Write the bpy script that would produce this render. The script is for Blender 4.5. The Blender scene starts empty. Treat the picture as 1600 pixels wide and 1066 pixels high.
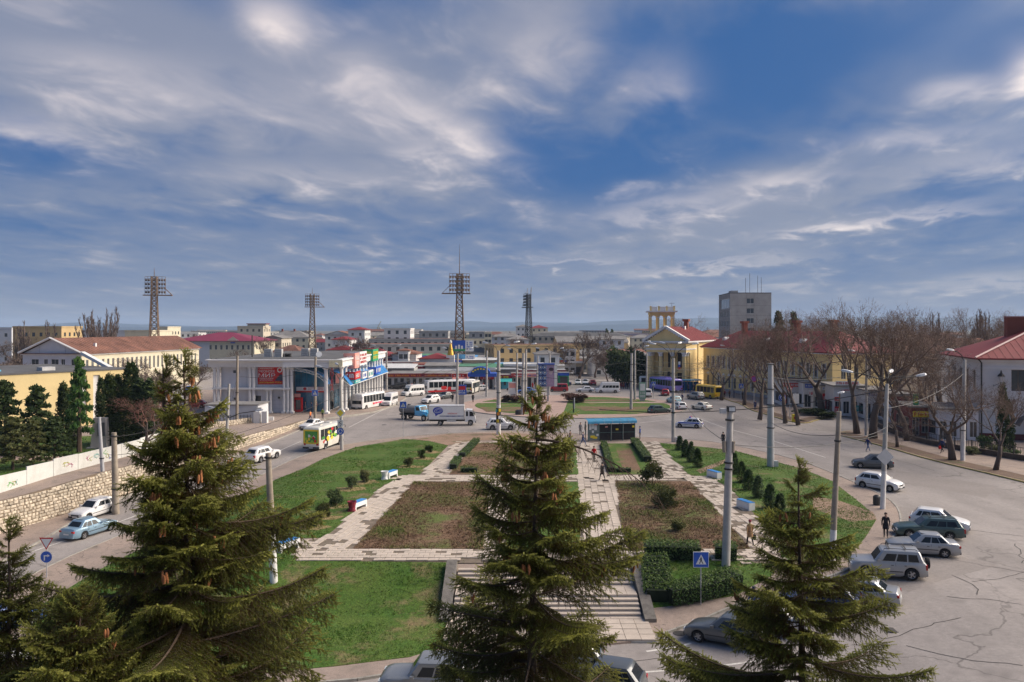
import bpy, bmesh, math, random
import numpy as np
from mathutils import Vector, Matrix, noise as mnoise
random.seed(7)
C = bpy.context.scene.collection
SC = bpy.context.scene
R = math.radians
F, U0, V0, HC = 1226.0, 800.0, 512.0, 15.0     # focal length in pixels of a 1600 px frame, principal column, horizon row, eye height

# ---------------------------------------------------------------- camera
cam_data = bpy.data.cameras.new('camera')
cam_data.sensor_width = 36.0
cam_data.lens = F / 1600.0 * 36.0
cam_data.shift_y = -(533.0 - V0) / 1600.0
cam_data.clip_start = 0.3
cam_data.clip_end = 40000
cam = bpy.data.objects.new('camera', cam_data)
cam.location = (0, 0, HC)
cam.rotation_euler = (R(90), 0, 0)
C.objects.link(cam)
SC.camera = cam

# ---------------------------------------------------------------- sky, sun, exposure
SUN_AZ, SUN_EL = 78.0, 36.0
world = bpy.data.worlds.new('World'); SC.world = world
world.use_nodes = True
def build_world():
	nt = world.node_tree; N = nt.nodes; L = nt.links
	N.clear()
	out = N.new('ShaderNodeOutputWorld')
	tc = N.new('ShaderNodeTexCoord')
	sep = N.new('ShaderNodeSeparateXYZ'); L.new(tc.outputs['Generated'], sep.inputs[0])
	def M(op, a, b=None, c=None, clamp=False):
		n = N.new('ShaderNodeMath'); n.operation = op; n.use_clamp = clamp
		for i, s in enumerate((a, b, c)):
			if s is None: continue
			if isinstance(s, (int, float)): n.inputs[i].default_value = s
			else: L.new(s, n.inputs[i])
		return n.outputs[0]
	def smooth(v, a, b):
		n = N.new('ShaderNodeMapRange'); n.interpolation_type = 'SMOOTHSTEP'; n.clamp = True
		L.new(v, n.inputs['Value']); n.inputs['From Min'].default_value = a; n.inputs['From Max'].default_value = b
		return n.outputs['Result']
	z = M('MAXIMUM', sep.outputs['Z'], 0.0)
	zz = M('ADD', z, 0.10)
	px = M('DIVIDE', sep.outputs['X'], zz)
	py = M('DIVIDE', sep.outputs['Y'], zz)
	def fbm(sx, sy, ox, oy, detail, rough, dist, rot=0.0):
		cmb = N.new('ShaderNodeCombineXYZ')
		c, s = math.cos(rot), math.sin(rot)
		rx = M('ADD', M('MULTIPLY', px, c), M('MULTIPLY', py, s))
		ry = M('SUBTRACT', M('MULTIPLY', py, c), M('MULTIPLY', px, s))
		L.new(M('MULTIPLY_ADD', rx, sx, ox), cmb.inputs[0]); L.new(M('MULTIPLY_ADD', ry, sy, oy), cmb.inputs[1])
		n = N.new('ShaderNodeTexNoise'); n.inputs['Scale'].default_value = 1.0
		n.inputs['Detail'].default_value = detail; n.inputs['Roughness'].default_value = rough; n.inputs['Distortion'].default_value = dist
		L.new(cmb.outputs[0], n.inputs['Vector']); return n.outputs['Fac']
	big = fbm(0.60, 0.34, 3.1, 1.7, 2.0, 0.45, 0.4, -0.15)
	mid = fbm(1.5, 1.0, 7.3, 4.2, 3.0, 0.5, 0.35, 0.1)
	fine = fbm(4.2, 2.6, 1.3, 9.2, 4.0, 0.58, 0.4, -0.3)
	# broad masses of the deck placed by direction: tangent coordinates of the sky ahead
	yy = M('MAXIMUM', sep.outputs['Y'], 0.05)
	tu = M('ADD', M('DIVIDE', sep.outputs['X'], yy), M('MULTIPLY_ADD', mid, 0.10, -0.05))
	tv = M('ADD', M('DIVIDE', sep.outputs['Z'], yy), M('MULTIPLY_ADD', fine, 0.07, -0.035))
	def blob(u, v, ru, rv, ang, amp):
		cu, cv = (u-U0)/F, (V0-v)/F; c, s = math.cos(R(ang)), math.sin(R(ang))
		du, dv = M('SUBTRACT', tu, cu), M('SUBTRACT', tv, cv)
		a = M('MULTIPLY', M('ADD', M('MULTIPLY', du, c), M('MULTIPLY', dv, s)), F/ru)
		b = M('MULTIPLY', M('SUBTRACT', M('MULTIPLY', dv, c), M('MULTIPLY', du, s)), F/rv)
		q = M('ADD', M('MULTIPLY', a, a), M('MULTIPLY', b, b))
		return M('MULTIPLY', M('EXPONENT', M('MULTIPLY', q, -1.0)), amp)
	def total(L_):
		r = None
		for x in L_: r = blob(*x) if r is None else M('ADD', r, blob(*x))
		return r
	cov = total([(330, 130, 380, 130, -12, .30), (650, 230, 170, 90, -25, .22), (60, 60, 260, 110, 0, .20), (110, 320, 260, 50, 0, .08), (850, 60, 110, 90, 20, .20), (1010, 120, 70, 60, 0, .14),
				 (1350, 290, 330, 70, 14, .16), (1130, 350, 260, 45, 10, .16), (1000, 430, 300, 30, 6, .12), (1540, 150, 110, 40, 8, .12), (450, 290, 260, 60, -5, .14), (560, 400, 400, 40, 3, .06), (960, 190, 60, 60, 0, .10),
				 (1120, 110, 230, 70, 10, -.17), (1450, 40, 240, 60, 5, -.15), (960, 70, 50, 60, 0, -.10), (790, 220, 70, 90, 60, -.14), (930, 260, 180, 60, 5, -.15), (150, 245, 230, 40, -3, -.16), (400, 330, 300, 28, 2, -.12), (540, 30, 70, 50, 0, -.10), (1400, 210, 200, 22, 8, -.10), (1500, 300, 160, 22, 10, -.13)])
	lit = total([(430, 35, 75, 38, -25, .75), (700, 205, 85, 34, -25, .62), (655, 248, 55, 18, -5, .62), (590, 130, 60, 50, -40, .30), (50, 205, 90, 28, -6, .34), (330, 150, 260, 50, -8, .26), (120, 95, 120, 24, -4, .22), (850, 80, 80, 60, 30, .30), (1015, 125, 55, 45, 0, .22),
				 (1600, 112, 40, 34, 20, 1.3), (1490, 142, 60, 18, 12, .62), (1290, 355, 70, 9, 9, .55), (1420, 338, 120, 10, 7, .40), (1060, 325, 120, 18, 8, .38), (1250, 285, 70, 12, 8, .35), (900, 407, 70, 6, 3, .36), (1110, 415, 130, 7, 5, .42), (1570, 440, 120, 14, 5, .40), (1450, 215, 120, 16, 4, .25), (470, 275, 160, 18, -3, .20), (1540, 250, 140, 20, 10, .25)])
	d = M('ADD', M('ADD', M('MULTIPLY', big, 0.30), M('ADD', M('MULTIPLY', mid, 0.50), M('MULTIPLY', fine, 0.36))), cov)
	cover = smooth(d, 0.40, 0.86)
	tex = M('MULTIPLY_ADD', fine, 2.6, M('MULTIPLY_ADD', mid, 0.9, -0.95))
	bright = M('MULTIPLY', M('ADD', lit, M('MULTIPLY', smooth(M('ADD', M('MULTIPLY', mid, .5), M('MULTIPLY', fine, .5)), .52, .70), .22)), tex, clamp=True)
	sky = N.new('ShaderNodeTexSky'); sky.sky_type = 'NISHITA'; sky.sun_disc = False
	sky.sun_elevation = R(SUN_EL); sky.sun_rotation = R(SUN_AZ); sky.altitude = 50; sky.dust_density = 0.6; sky.ozone_density = 2.5
	b1 = N.new('ShaderNodeBackground'); L.new(sky.outputs[0], b1.inputs['Color']); b1.inputs['Strength'].default_value = 0.05
	# cloud deck colour: blue thin gaps, lavender grey body, warm lit crests
	r = N.new('ShaderNodeMix'); r.data_type = 'RGBA'; L.new(cover, r.inputs[0])
	r.inputs[6].default_value = (0.030, 0.122, 0.350, 1); r.inputs[7].default_value = (0.265, 0.30, 0.415, 1)
	r2 = N.new('ShaderNodeMix'); r2.data_type = 'RGBA'; L.new(bright, r2.inputs[0]); L.new(r.outputs[2], r2.inputs[6])
	r2.inputs[7].default_value = (1.05, 0.92, 0.88, 1)
	# pale band low down over the horizon
	hz = M('SUBTRACT', 1.0, smooth(z, 0.0, 0.13))
	r3 = N.new('ShaderNodeMix'); r3.data_type = 'RGBA'; L.new(M('MULTIPLY', hz, 0.62), r3.inputs[0]); L.new(r2.outputs[2], r3.inputs[6])
	r3.inputs[7].default_value = (0.29, 0.34, 0.47, 1)
	# the veiled sun whitens the clouds round it
	sd = N.new('ShaderNodeCombineXYZ')
	a, e = R(38), R(17)
	for i, v in enumerate((math.sin(a)*math.cos(e), math.cos(a)*math.cos(e), math.sin(e))): sd.inputs[i].default_value = v
	dot = N.new('ShaderNodeVectorMath'); dot.operation = 'DOT_PRODUCT'; L.new(tc.outputs['Generated'], dot.inputs[0]); L.new(sd.outputs[0], dot.inputs[1])
	g = M('MULTIPLY', M('POWER', M('MAXIMUM', dot.outputs['Value'], 0.0), 60.0), M('MULTIPLY_ADD', mid, 1.6, -0.35, clamp=True))
	r4 = N.new('ShaderNodeMix'); r4.data_type = 'RGBA'; L.new(M('MULTIPLY', g, 0.35, clamp=True), r4.inputs[0]); L.new(r3.outputs[2], r4.inputs[6])
	r4.inputs[7].default_value = (1.0, 0.97, 0.95, 1)
	b2 = N.new('ShaderNodeBackground'); L.new(r4.outputs[2], b2.inputs['Color']); b2.inputs['Strength'].default_value = 0.44
	mx = N.new('ShaderNodeMixShader'); mx.inputs[0].default_value = 0.9
	L.new(b1.outputs[0], mx.inputs[1]); L.new(b2.outputs[0], mx.inputs[2]); L.new(mx.outputs[0], out.inputs['Surface'])
build_world()
sun_l = bpy.data.lights.new('sun', 'SUN'); sun_l.energy = 3.1; sun_l.angle = R(60); sun_l.specular_factor = 0.5; sun_l.color = (1.0, 0.88, 0.75)
sun = bpy.data.objects.new('sun', sun_l); C.objects.link(sun)
a_, e_ = R(SUN_AZ), R(SUN_EL)
sun.rotation_euler = Vector((math.sin(a_)*math.cos(e_), math.cos(a_)*math.cos(e_), math.sin(e_))).to_track_quat('Z', 'Y').to_euler()
sun.location = (60, 40, 60)
SC.view_settings.view_transform = 'Standard'; SC.view_settings.look = 'None'
SC.view_settings.gamma = 1.0; SC.view_settings.use_curve_mapping = False
SC.view_settings.exposure = 1.12
SC.render.engine = 'CYCLES'
SC.cycles.use_denoising = True
SC.cycles.max_bounces = 6; SC.cycles.transparent_max_bounces = 8; SC.cycles.volume_bounces = 0; SC.cycles.volume_step_rate = 10; SC.cycles.volume_max_steps = 16
SC.cycles.diffuse_bounces = 3; SC.cycles.glossy_bounces = 3; SC.cycles.transmission_bounces = 4
SC.cycles.use_adaptive_sampling = True; SC.cycles.adaptive_threshold = 0.015

# ---------------------------------------------------------------- terrain height
def sstep(a, b, x):
	t = min(1.0, max(0.0, (x - a) / (b - a))); return t*t*(3-2*t)
def lstep(a, b, x): return min(1.0, max(0.0, (x - a) / (b - a)))
def h(x, y):
	zleft = -1.65 * (1 - sstep(58, 104, y))
	zlow = zleft if x < -8 else (zleft + (-1.62 - zleft) * 0 if x < 8 else zleft * (1 - sstep(8, 27, x)) )
	zlow = min(zlow, 0.0)
	if y > 104: return 0.0
	px = sstep(-28.5, -19.5, x) if x < 60 else 1
	py = lstep(44.2, 50.6, y); py = 0.6*py + 0.4*py*py*(3-2*py)
	p = px * py
	if x > 8 and y < 52: pass
	return (1 - p) * zlow
def ray(u, v, z):
	y = F * (HC - z) / (v - V0); return ((u - U0) / F * y, y)
def P(u, v, dz=0.0):
	"""ground point seen at pixel (u, v) of the 1600 px photograph"""
	z = 0.0
	for _ in range(30):
		x, y = ray(u, v, z); z = 0.6*z + 0.4*(h(x, y) + dz)
	x, y = ray(u, v, z)
	return Vector((x, y, h(x, y) + dz))
def at(u, v, y):
	"""point seen at pixel (u, v) at distance y"""
	return Vector(((u-U0)/F*y, y, HC - (v-V0)/F*y))

# ---------------------------------------------------------------- materials
_mats = {}
def mk(name, rgb, rough=0.75, metal=0.0, var=0.18, scale=2.5, bump=0.0, bscale=30.0, dirt=0.0, dirtc=(0.12, 0.10, 0.08), emit=0.0, spec=0.35, coat=0.0, island=0.0, obj_rand=0.0, trans=0.0):
	if name in _mats: return _mats[name]
	m = bpy.data.materials.new(name); m.use_nodes = True; _mats[name] = m
	m.diffuse_color = (*rgb, 1)
	nt = m.node_tree; N = nt.nodes; L = nt.links
	b = N['Principled BSDF']
	b.inputs['Roughness'].default_value = rough; b.inputs['Metallic'].default_value = metal
	b.inputs['Specular IOR Level'].default_value = spec
	if coat: b.inputs['Coat Weight'].default_value = coat; b.inputs['Coat Roughness'].default_value = 0.08
	if emit: b.inputs['Emission Color'].default_value = (*rgb, 1); b.inputs['Emission Strength'].default_value = emit
	tc = N.new('ShaderNodeTexCoord')
	src = None
	col = N.new('ShaderNodeMix'); col.data_type = 'RGBA'
	n1 = N.new('ShaderNodeTexNoise'); n1.inputs['Scale'].default_value = scale; n1.inputs['Detail'].default_value = 6; n1.inputs['Roughness'].default_value = 0.65
	L.new(tc.outputs['Object'], n1.inputs['Vector'])
	mr = N.new('ShaderNodeMapRange'); mr.inputs['From Min'].default_value = 0.3; mr.inputs['From Max'].default_value = 0.7
	L.new(n1.outputs['Fac'], mr.inputs['Value']); L.new(mr.outputs['Result'], col.inputs[0])
	col.inputs[6].default_value = (*[min(1, c*(1+var)) for c in rgb], 1); col.inputs[7].default_value = (*[c*(1-var) for c in rgb], 1)
	last = col.outputs[2]
	if dirt:
		n2 = N.new('ShaderNodeTexNoise'); n2.inputs['Scale'].default_value = scale*0.45; n2.inputs['Detail'].default_value = 8; n2.inputs['Roughness'].default_value = 0.75
		L.new(tc.outputs['Object'], n2.inputs['Vector'])
		r2 = N.new('ShaderNodeMapRange'); r2.inputs['From Min'].default_value = 0.5; r2.inputs['From Max'].default_value = 0.72; r2.inputs['To Max'].default_value = dirt
		L.new(n2.outputs['Fac'], r2.inputs['Value'])
		d = N.new('ShaderNodeMix'); d.data_type = 'RGBA'; L.new(r2.outputs['Result'], d.inputs[0]); L.new(last, d.inputs[6]); d.inputs[7].default_value = (*dirtc, 1)
		last = d.outputs[2]
	if island or obj_rand:
		if island:
			g = N.new('ShaderNodeNewGeometry'); rnd = g.outputs['Random Per Island']; amt = island
		else:
			g = N.new('ShaderNodeObjectInfo'); rnd = g.outputs['Random']; amt = obj_rand
		r3 = N.new('ShaderNodeMapRange'); r3.inputs['To Min'].default_value = 1-amt; r3.inputs['To Max'].default_value = 1+amt
		L.new(rnd, r3.inputs['Value'])
		vm = N.new('ShaderNodeVectorMath'); vm.operation = 'SCALE'; L.new(last, vm.inputs[0]); L.new(r3.outputs['Result'], vm.inputs['Scale'])
		last = vm.outputs[0]
	L.new(last, b.inputs['Base Color'])
	if trans:
		b.inputs['Subsurface Weight'].default_value = 0
	if bump:
		n3 = N.new('ShaderNodeTexNoise'); n3.inputs['Scale'].default_value = bscale; n3.inputs['Detail'].default_value = 5
		L.new(tc.outputs['Object'], n3.inputs['Vector'])
		bp = N.new('ShaderNodeBump'); bp.inputs['Strength'].default_value = bump; bp.inputs['Distance'].default_value = 0.05
		L.new(n3.outputs['Fac'], bp.inputs['Height']); L.new(bp.outputs[0], b.inputs['Normal'])
	return m
def attr_mat(name, ramp, rough=0.8, spec=0.2, attr='tone', transl=0.0, nscale=0.0, namt=0.3):
	"""material coloured by a per-face tone attribute"""
	if name in _mats: return _mats[name]
	m = bpy.data.materials.new(name); m.use_nodes = True; _mats[name] = m
	N = m.node_tree.nodes; L = m.node_tree.links; b = N['Principled BSDF']
	b.inputs['Roughness'].default_value = rough; b.inputs['Specular IOR Level'].default_value = spec
	a = N.new('ShaderNodeAttribute'); a.attribute_name = attr
	rp = N.new('ShaderNodeValToRGB'); e = rp.color_ramp.elements
	while len(e) < len(ramp): e.new(0.5)
	for i, (p, c) in enumerate(ramp): e[i].position = p; e[i].color = (*c, 1)
	fac = a.outputs['Fac']
	if nscale:
		tc = N.new('ShaderNodeTexCoord'); n = N.new('ShaderNodeTexNoise'); n.inputs['Scale'].default_value = nscale; n.inputs['Detail'].default_value = 3
		L.new(tc.outputs['Object'], n.inputs['Vector'])
		ma = N.new('ShaderNodeMath'); ma.operation = 'MULTIPLY_ADD'; L.new(n.outputs['Fac'], ma.inputs[0]); ma.inputs[1].default_value = namt*2; ma.inputs[2].default_value = -namt
		mb = N.new('ShaderNodeMath'); mb.operation = 'ADD'; mb.use_clamp = True; L.new(ma.outputs[0], mb.inputs[0]); L.new(fac, mb.inputs[1]); fac = mb.outputs[0]
	L.new(fac, rp.inputs[0]); L.new(rp.outputs[0], b.inputs['Base Color'])
	if transl:
		t = N.new('ShaderNodeBsdfTranslucent'); L.new(rp.outputs[0], t.inputs['Color'])
		mx = N.new('ShaderNodeMixShader'); mx.inputs[0].default_value = transl
		L.new(b.outputs[0], mx.inputs[1]); L.new(t.outputs[0], mx.inputs[2]); L.new(mx.outputs[0], N['Material Output'].inputs['Surface'])
	return m

# ---------------------------------------------------------------- mesh building
class MB:
	def __init__(s): s.v = []; s.f = []; s.m = []; s.t = []; s.tone = 0.5; s.mi = 0
	def face(s, idx): s.f.append(tuple(idx)); s.m.append(s.mi); s.t.append(s.tone)
	def pts(s, ps):
		n = len(s.v); s.v.extend([tuple(p) for p in ps]); return list(range(n, n+len(ps)))
	def poly(s, ps): s.face(s.pts(ps))
	def box(s, x0, x1, y0, y1, z0, z1, rz=0.0, o=None):
		ps = [Vector((x, y, z)) for z in (z0, z1) for (x, y) in ((x0, y0), (x1, y0), (x1, y1), (x0, y1))]
		if rz or o is not None:
			c_, s_ = math.cos(rz), math.sin(rz); ox, oy, oz = o if o is not None else (0, 0, 0)
			ps = [Vector((p.x*c_-p.y*s_+ox, p.x*s_+p.y*c_+oy, p.z+oz)) for p in ps]
		i = s.pts(ps)
		for q in ((0, 3, 2, 1), (4, 5, 6, 7), (0, 1, 5, 4), (1, 2, 6, 5), (2, 3, 7, 6), (3, 0, 4, 7)): s.face([i[k] for k in q])
	def cbox(s, c, sx, sy, sz, rz=0.0): s.box(-sx/2, sx/2, -sy/2, sy/2, -sz/2, sz/2, rz, c)
	def tube(s, pts, rad, n=6, cap=True):
		pts = [Vector(p) for p in pts]
		if isinstance(rad, (int, float)): rad = [rad]*len(pts)
		rings = []
		up = Vector((0, 0, 1))
		for k, p in enumerate(pts):
			d = (pts[min(k+1, len(pts)-1)] - pts[max(k-1, 0)])
			if d.length < 1e-9: d = Vector((0, 0, 1))
			d.normalize()
			a = d.cross(up if abs(d.z) < 0.95 else Vector((1, 0, 0))).normalized(); b = d.cross(a)
			rings.append(s.pts([p + (a*math.cos(2*math.pi*j/n) + b*math.sin(2*math.pi*j/n))*rad[k] for j in range(n)]))
		for k in range(len(rings)-1):
			for j in range(n):
				s.face((rings[k][j], rings[k][(j+1) % n], rings[k+1][(j+1) % n], rings[k+1][j]))
		if cap:
			s.face(rings[0][::-1]); s.face(rings[-1])
	def bar(s, a, b, w, t=None):
		"""square bar between two points"""
		s.tube([a, b], w*0.7071, 4)
	def lathe(s, prof, n=12, o=(0, 0, 0)):
		rings = []
		for r, z in prof: rings.append(s.pts([(o[0]+r*math.cos(2*math.pi*j/n), o[1]+r*math.sin(2*math.pi*j/n), o[2]+z) for j in range(n)]))
		for k in range(len(rings)-1):
			for j in range(n): s.face((rings[k][j], rings[k][(j+1) % n], rings[k+1][(j+1) % n], rings[k+1][j]))
		s.face(rings[0][::-1]); s.face(rings[-1])
	def prism(s, poly, z0, z1):
		a = s.pts([(p[0], p[1], z0) for p in poly]); b = s.pts([(p[0], p[1], z1) for p in poly]); n = len(poly)
		s.face(a[::-1]); s.face(b)
		for j in range(n): s.face((a[j], a[(j+1) % n], b[(j+1) % n], b[j]))
	def mesh(s, name, smooth=False, tone=False):
		me = bpy.data.meshes.new(name); me.from_pydata(s.v, [], s.f)
		if s.m and max(s.m) > 0: me.polygons.foreach_set('material_index', s.m)
		if smooth: me.polygons.foreach_set('use_smooth', [True]*len(s.f))
		if tone:
			a = me.attributes.new('tone', 'FLOAT', 'FACE'); a.data.foreach_set('value', s.t)
		me.update(); return me
	def build(s, name, mats, parent=None, smooth=False, tone=False, kind=None):
		return link(name, s.mesh(name, smooth, tone), mats, parent, kind)
def link(name, me, mats, parent=None, kind=None, loc=None, rot=None, scale=None):
	if not isinstance(mats, (list, tuple)): mats = [mats]
	if not me.materials:
		for m in mats: me.materials.append(m)
	o = bpy.data.objects.new(name, me); C.objects.link(o)
	for i, m in enumerate(mats):
		if i < len(o.material_slots) and me.materials[i] != m:
			o.material_slots[i].link = 'OBJECT'; o.material_slots[i].material = m
	if parent is not None: o.parent = parent
	if kind: o['kind'] = kind
	if loc is not None: o.location = loc
	if rot is not None: o.rotation_euler = rot
	if scale is not None: o.scale = scale if not isinstance(scale, (int, float)) else (scale,)*3
	return o
def thing(name, label, cat, loc=(0, 0, 0), rotz=0.0, group=None):
	o = bpy.data.objects.new(name, None); C.objects.link(o)
	o.empty_display_size = 0.3
	o.location = loc; o.rotation_euler = (0, 0, rotz); o['label'] = label; o['category'] = cat
	if group: o['group'] = group
	return o
def tag(o, label, cat, group=None):
	o['label'] = label; o['category'] = cat
	if group: o['group'] = group
	return o
def copy_tree(o, label=None):
	c = o.copy(); C.objects.link(c)
	for ch in list(o.children):
		d = ch.copy(); C.objects.link(d); d.parent = c
		for g in list(ch.children):
			e = g.copy(); C.objects.link(e); e.parent = d
	if label: c['label'] = label
	return c
_font = {}
def text_obj(name, txt, size, mat, parent, loc, rot, align='CENTER', depth=0.01, width=None):
	"""raised lettering turned into a mesh"""
	cu = bpy.data.curves.new(name, 'FONT'); cu.body = txt; cu.size = size; cu.align_x = align; cu.align_y = 'CENTER'
	cu.extrude = depth; cu.resolution_u = 2
	t = bpy.data.objects.new('tmp_text', cu); C.objects.link(t)
	dg = bpy.context.evaluated_depsgraph_get()
	me = bpy.data.meshes.new_from_object(t.evaluated_get(dg))
	bpy.data.objects.remove(t); bpy.data.curves.remove(cu)
	me.materials.clear()
	if width and len(me.vertices):
		xs = [v.co.x for v in me.vertices]; w = max(xs)-min(xs); k = width/w if w > 0 else 1
		for v in me.vertices: v.co.x *= k
	return link(name, me, mat, parent, loc=loc, rot=rot)
# ---------------------------------------------------------------- ground materials
def ground_mat(name, c1, c2, c3=None, s1=0.35, s2=4.0, crack=0.0, crack_scale=0.12, bump=0.15, c3lo=0.55, c3hi=0.68, s3=0.5, rough=0.9, fine=40.0, stretch=None, finec=0.25):
	m = bpy.data.materials.new(name); m.use_nodes = True
	N = m.node_tree.nodes; L = m.node_tree.links; b = N['Principled BSDF']; b.inputs['Roughness'].default_value = rough; b.inputs['Specular IOR Level'].default_value = 0.25
	tc = N.new('ShaderNodeTexCoord'); V = tc.outputs['Object']
	def nz(scale, det=6, ro=0.6, v=V):
		n = N.new('ShaderNodeTexNoise'); n.inputs['Scale'].default_value = scale; n.inputs['Detail'].default_value = det; n.inputs['Roughness'].default_value = ro
		L.new(v, n.inputs['Vector']); return n.outputs['Fac']
	def rng(v, a, b_, t0=0., t1=1.):
		n = N.new('ShaderNodeMapRange'); L.new(v, n.inputs['Value']); n.inputs['From Min'].default_value = a; n.inputs['From Max'].default_value = b_
		n.inputs['To Min'].default_value = t0; n.inputs['To Max'].default_value = t1; return n.outputs['Result']
	def mix(f, a, b_):
		n = N.new('ShaderNodeMix'); n.data_type = 'RGBA'; L.new(f, n.inputs[0])
		for i, c in ((6, a), (7, b_)):
			if isinstance(c, tuple): n.inputs[i].default_value = (*c, 1)
			else: L.new(c, n.inputs[i])
		return n.outputs[2]
	def scl(v, s):
		n = N.new('ShaderNodeVectorMath'); n.operation = 'SCALE'; L.new(v, n.inputs[0]); L.new(s, n.inputs['Scale']); return n.outputs[0]
	col = mix(rng(nz(s1), 0.35, 0.65), c1, c2)
	if c3: col = mix(rng(nz(s3, 8, 0.7), c3lo, c3hi), col, c3)
	col = scl(col, rng(nz(s2, 6, 0.7), 0.25, 0.75, 0.82, 1.18))
	col = scl(col, rng(nz(fine, 3, 0.7), 0.3, 0.7, 1-finec, 1+finec))
	if stretch:
		mp = N.new('ShaderNodeMapping'); mp.inputs['Scale'].default_value = stretch; mp.inputs['Rotation'].default_value = (0, 0, R(12)); L.new(V, mp.inputs['Vector'])
		col = scl(col, rng(nz(1.0, 5, 0.6, mp.outputs[0]), 0.35, 0.65, 0.86, 1.12))
	if crack:
		w = N.new('ShaderNodeTexNoise'); w.inputs['Scale'].default_value = 0.35; w.inputs['Detail'].default_value = 5; L.new(V, w.inputs['Vector'])
		ad = N.new('ShaderNodeVectorMath'); ad.operation = 'MULTIPLY_ADD'; L.new(w.outputs['Color'], ad.inputs[0]); ad.inputs[1].default_value = (5, 5, 5); L.new(V, ad.inputs[2])
		vo = N.new('ShaderNodeTexVoronoi'); vo.feature = 'DISTANCE_TO_EDGE'; vo.inputs['Scale'].default_value = crack_scale; L.new(ad.outputs[0], vo.inputs['Vector'])
		f = rng(vo.outputs['Distance'], 0.0, 0.009, crack, 0.0)
		gate = rng(nz(0.06, 3), 0.42, 0.55)
		mu = N.new('ShaderNodeMath'); mu.operation = 'MULTIPLY'; L.new(f, mu.inputs[0]); L.new(gate, mu.inputs[1])
		col = mix(mu.outputs[0], col, (0.045, 0.04, 0.035))
	L.new(col, b.inputs['Base Color'])
	if bump:
		bp = N.new('ShaderNodeBump'); bp.inputs['Strength'].default_value = bump; bp.inputs['Distance'].default_value = 0.05
		L.new(nz(fine, 4, 0.7), bp.inputs['Height']); L.new(bp.outputs[0], b.inputs['Normal'])
	return m
M_ASPH = ground_mat('asphalt', (0.305, 0.273, 0.250), (0.262, 0.236, 0.217), (0.215, 0.194, 0.178), s1=0.12, crack=0.55, crack_scale=0.07, stretch=(0.25, 0.03, 1), finec=0.18)
M_WALK = ground_mat('pavement_asphalt', (0.34, 0.265, 0.215), (0.27, 0.215, 0.18), (0.19, 0.16, 0.13), s1=0.3, crack=0.9, crack_scale=0.45, fine=25)
M_PINK = ground_mat('pink_paving', (0.40, 0.285, 0.235), (0.34, 0.245, 0.205), None, s1=0.3)
M_GRASS = ground_mat('grass_soil', (0.052, 0.115, 0.014), (0.085, 0.130, 0.022), (0.19, 0.145, 0.07), s1=0.5, s3=0.28, c3lo=0.53, c3hi=0.66, fine=9.0, bump=0.8, finec=0.5)
M_DIRT = ground_mat('worn_dirt', (0.31, 0.21, 0.145), (0.24, 0.165, 0.11), (0.10, 0.11, 0.035), s1=0.5, fine=12, bump=0.5)
M_BED = ground_mat('bed_soil', (0.15, 0.088, 0.052), (0.20, 0.125, 0.075), (0.10, 0.125, 0.03), s1=0.6, s3=0.2, c3lo=0.47, c3hi=0.60, fine=6, bump=1.0, finec=0.55)
M_FAR = ground_mat('town_soil', (0.16, 0.14, 0.11), (0.11, 0.105, 0.08), (0.08, 0.085, 0.05), s1=0.01, s3=0.02, s2=0.05, fine=0.3)
M_KERB = mk('kerb_stone', (0.33, 0.31, 0.27), 0.9, var=0.2, scale=3, dirt=0.6, bump=0.3, bscale=12)
M_KERBY = mk('yellow_kerb', (0.36, 0.29, 0.10), 0.9, var=0.25, scale=2, dirt=0.7, dirtc=(0.2, 0.17, 0.12))
M_SLAB = mk('paving_slab', (0.50, 0.425, 0.35), 0.9, var=0.10, scale=1.5, dirt=0.35, dirtc=(0.24, 0.20, 0.15), bump=0.2, bscale=20, obj_rand=0.07)
M_SLABI = mk('paving_slab_far', (0.48, 0.41, 0.335), 0.9, var=0.10, scale=1.5, dirt=0.35, dirtc=(0.24, 0.20, 0.15), island=0.09)
M_CONC = mk('concrete', (0.36, 0.35, 0.33), 0.9, var=0.14, scale=1.2, dirt=0.5, dirtc=(0.18, 0.165, 0.15), bump=0.25, bscale=14)
M_LINE = mk('road_paint', (0.62, 0.59, 0.53), 0.8, var=0.25, scale=4, dirt=0.7, dirtc=(0.28, 0.25, 0.22))

def structure(o): o['kind'] = 'structure'; return o
# terrain sheet under everything: roads and the square
def terrain():
	mb = MB(); x0, x1, y0, y1, st = -150, 171, 2, 263, 1.5
	nx, ny = int((x1-x0)/st)+1, int((y1-y0)/st)+1
	for j in range(ny):
		for i in range(nx):
			x, y = x0+i*st, y0+j*st; mb.v.append((x, y, h(x, y)))
	for j in range(ny-1):
		for i in range(nx-1):
			a = j*nx+i; mb.face((a, a+1, a+nx+1, a+nx))
	o = mb.build('road', M_ASPH, smooth=True); structure(o)
	mb = MB()   # the town ground beyond, out to the horizon, in one sheet with a hole for the square
	X = [-9000, -3000, -1000, -400, -150, 171, 400, 1000, 3000, 9000]; Y = [-800, 2, 263, 600, 1200, 2500, 5000, 9500]
	for j in range(len(Y)-1):
		for i in range(len(X)-1):
			if X[i] >= -150 and X[i+1] <= 171 and Y[j] == 2: continue
			mb.poly([(X[i], Y[j], -0.03), (X[i+1], Y[j], -0.03), (X[i+1], Y[j+1], -0.03), (X[i], Y[j+1], -0.03)])
	structure(mb.build('town_ground', M_FAR))
terrain()

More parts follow.
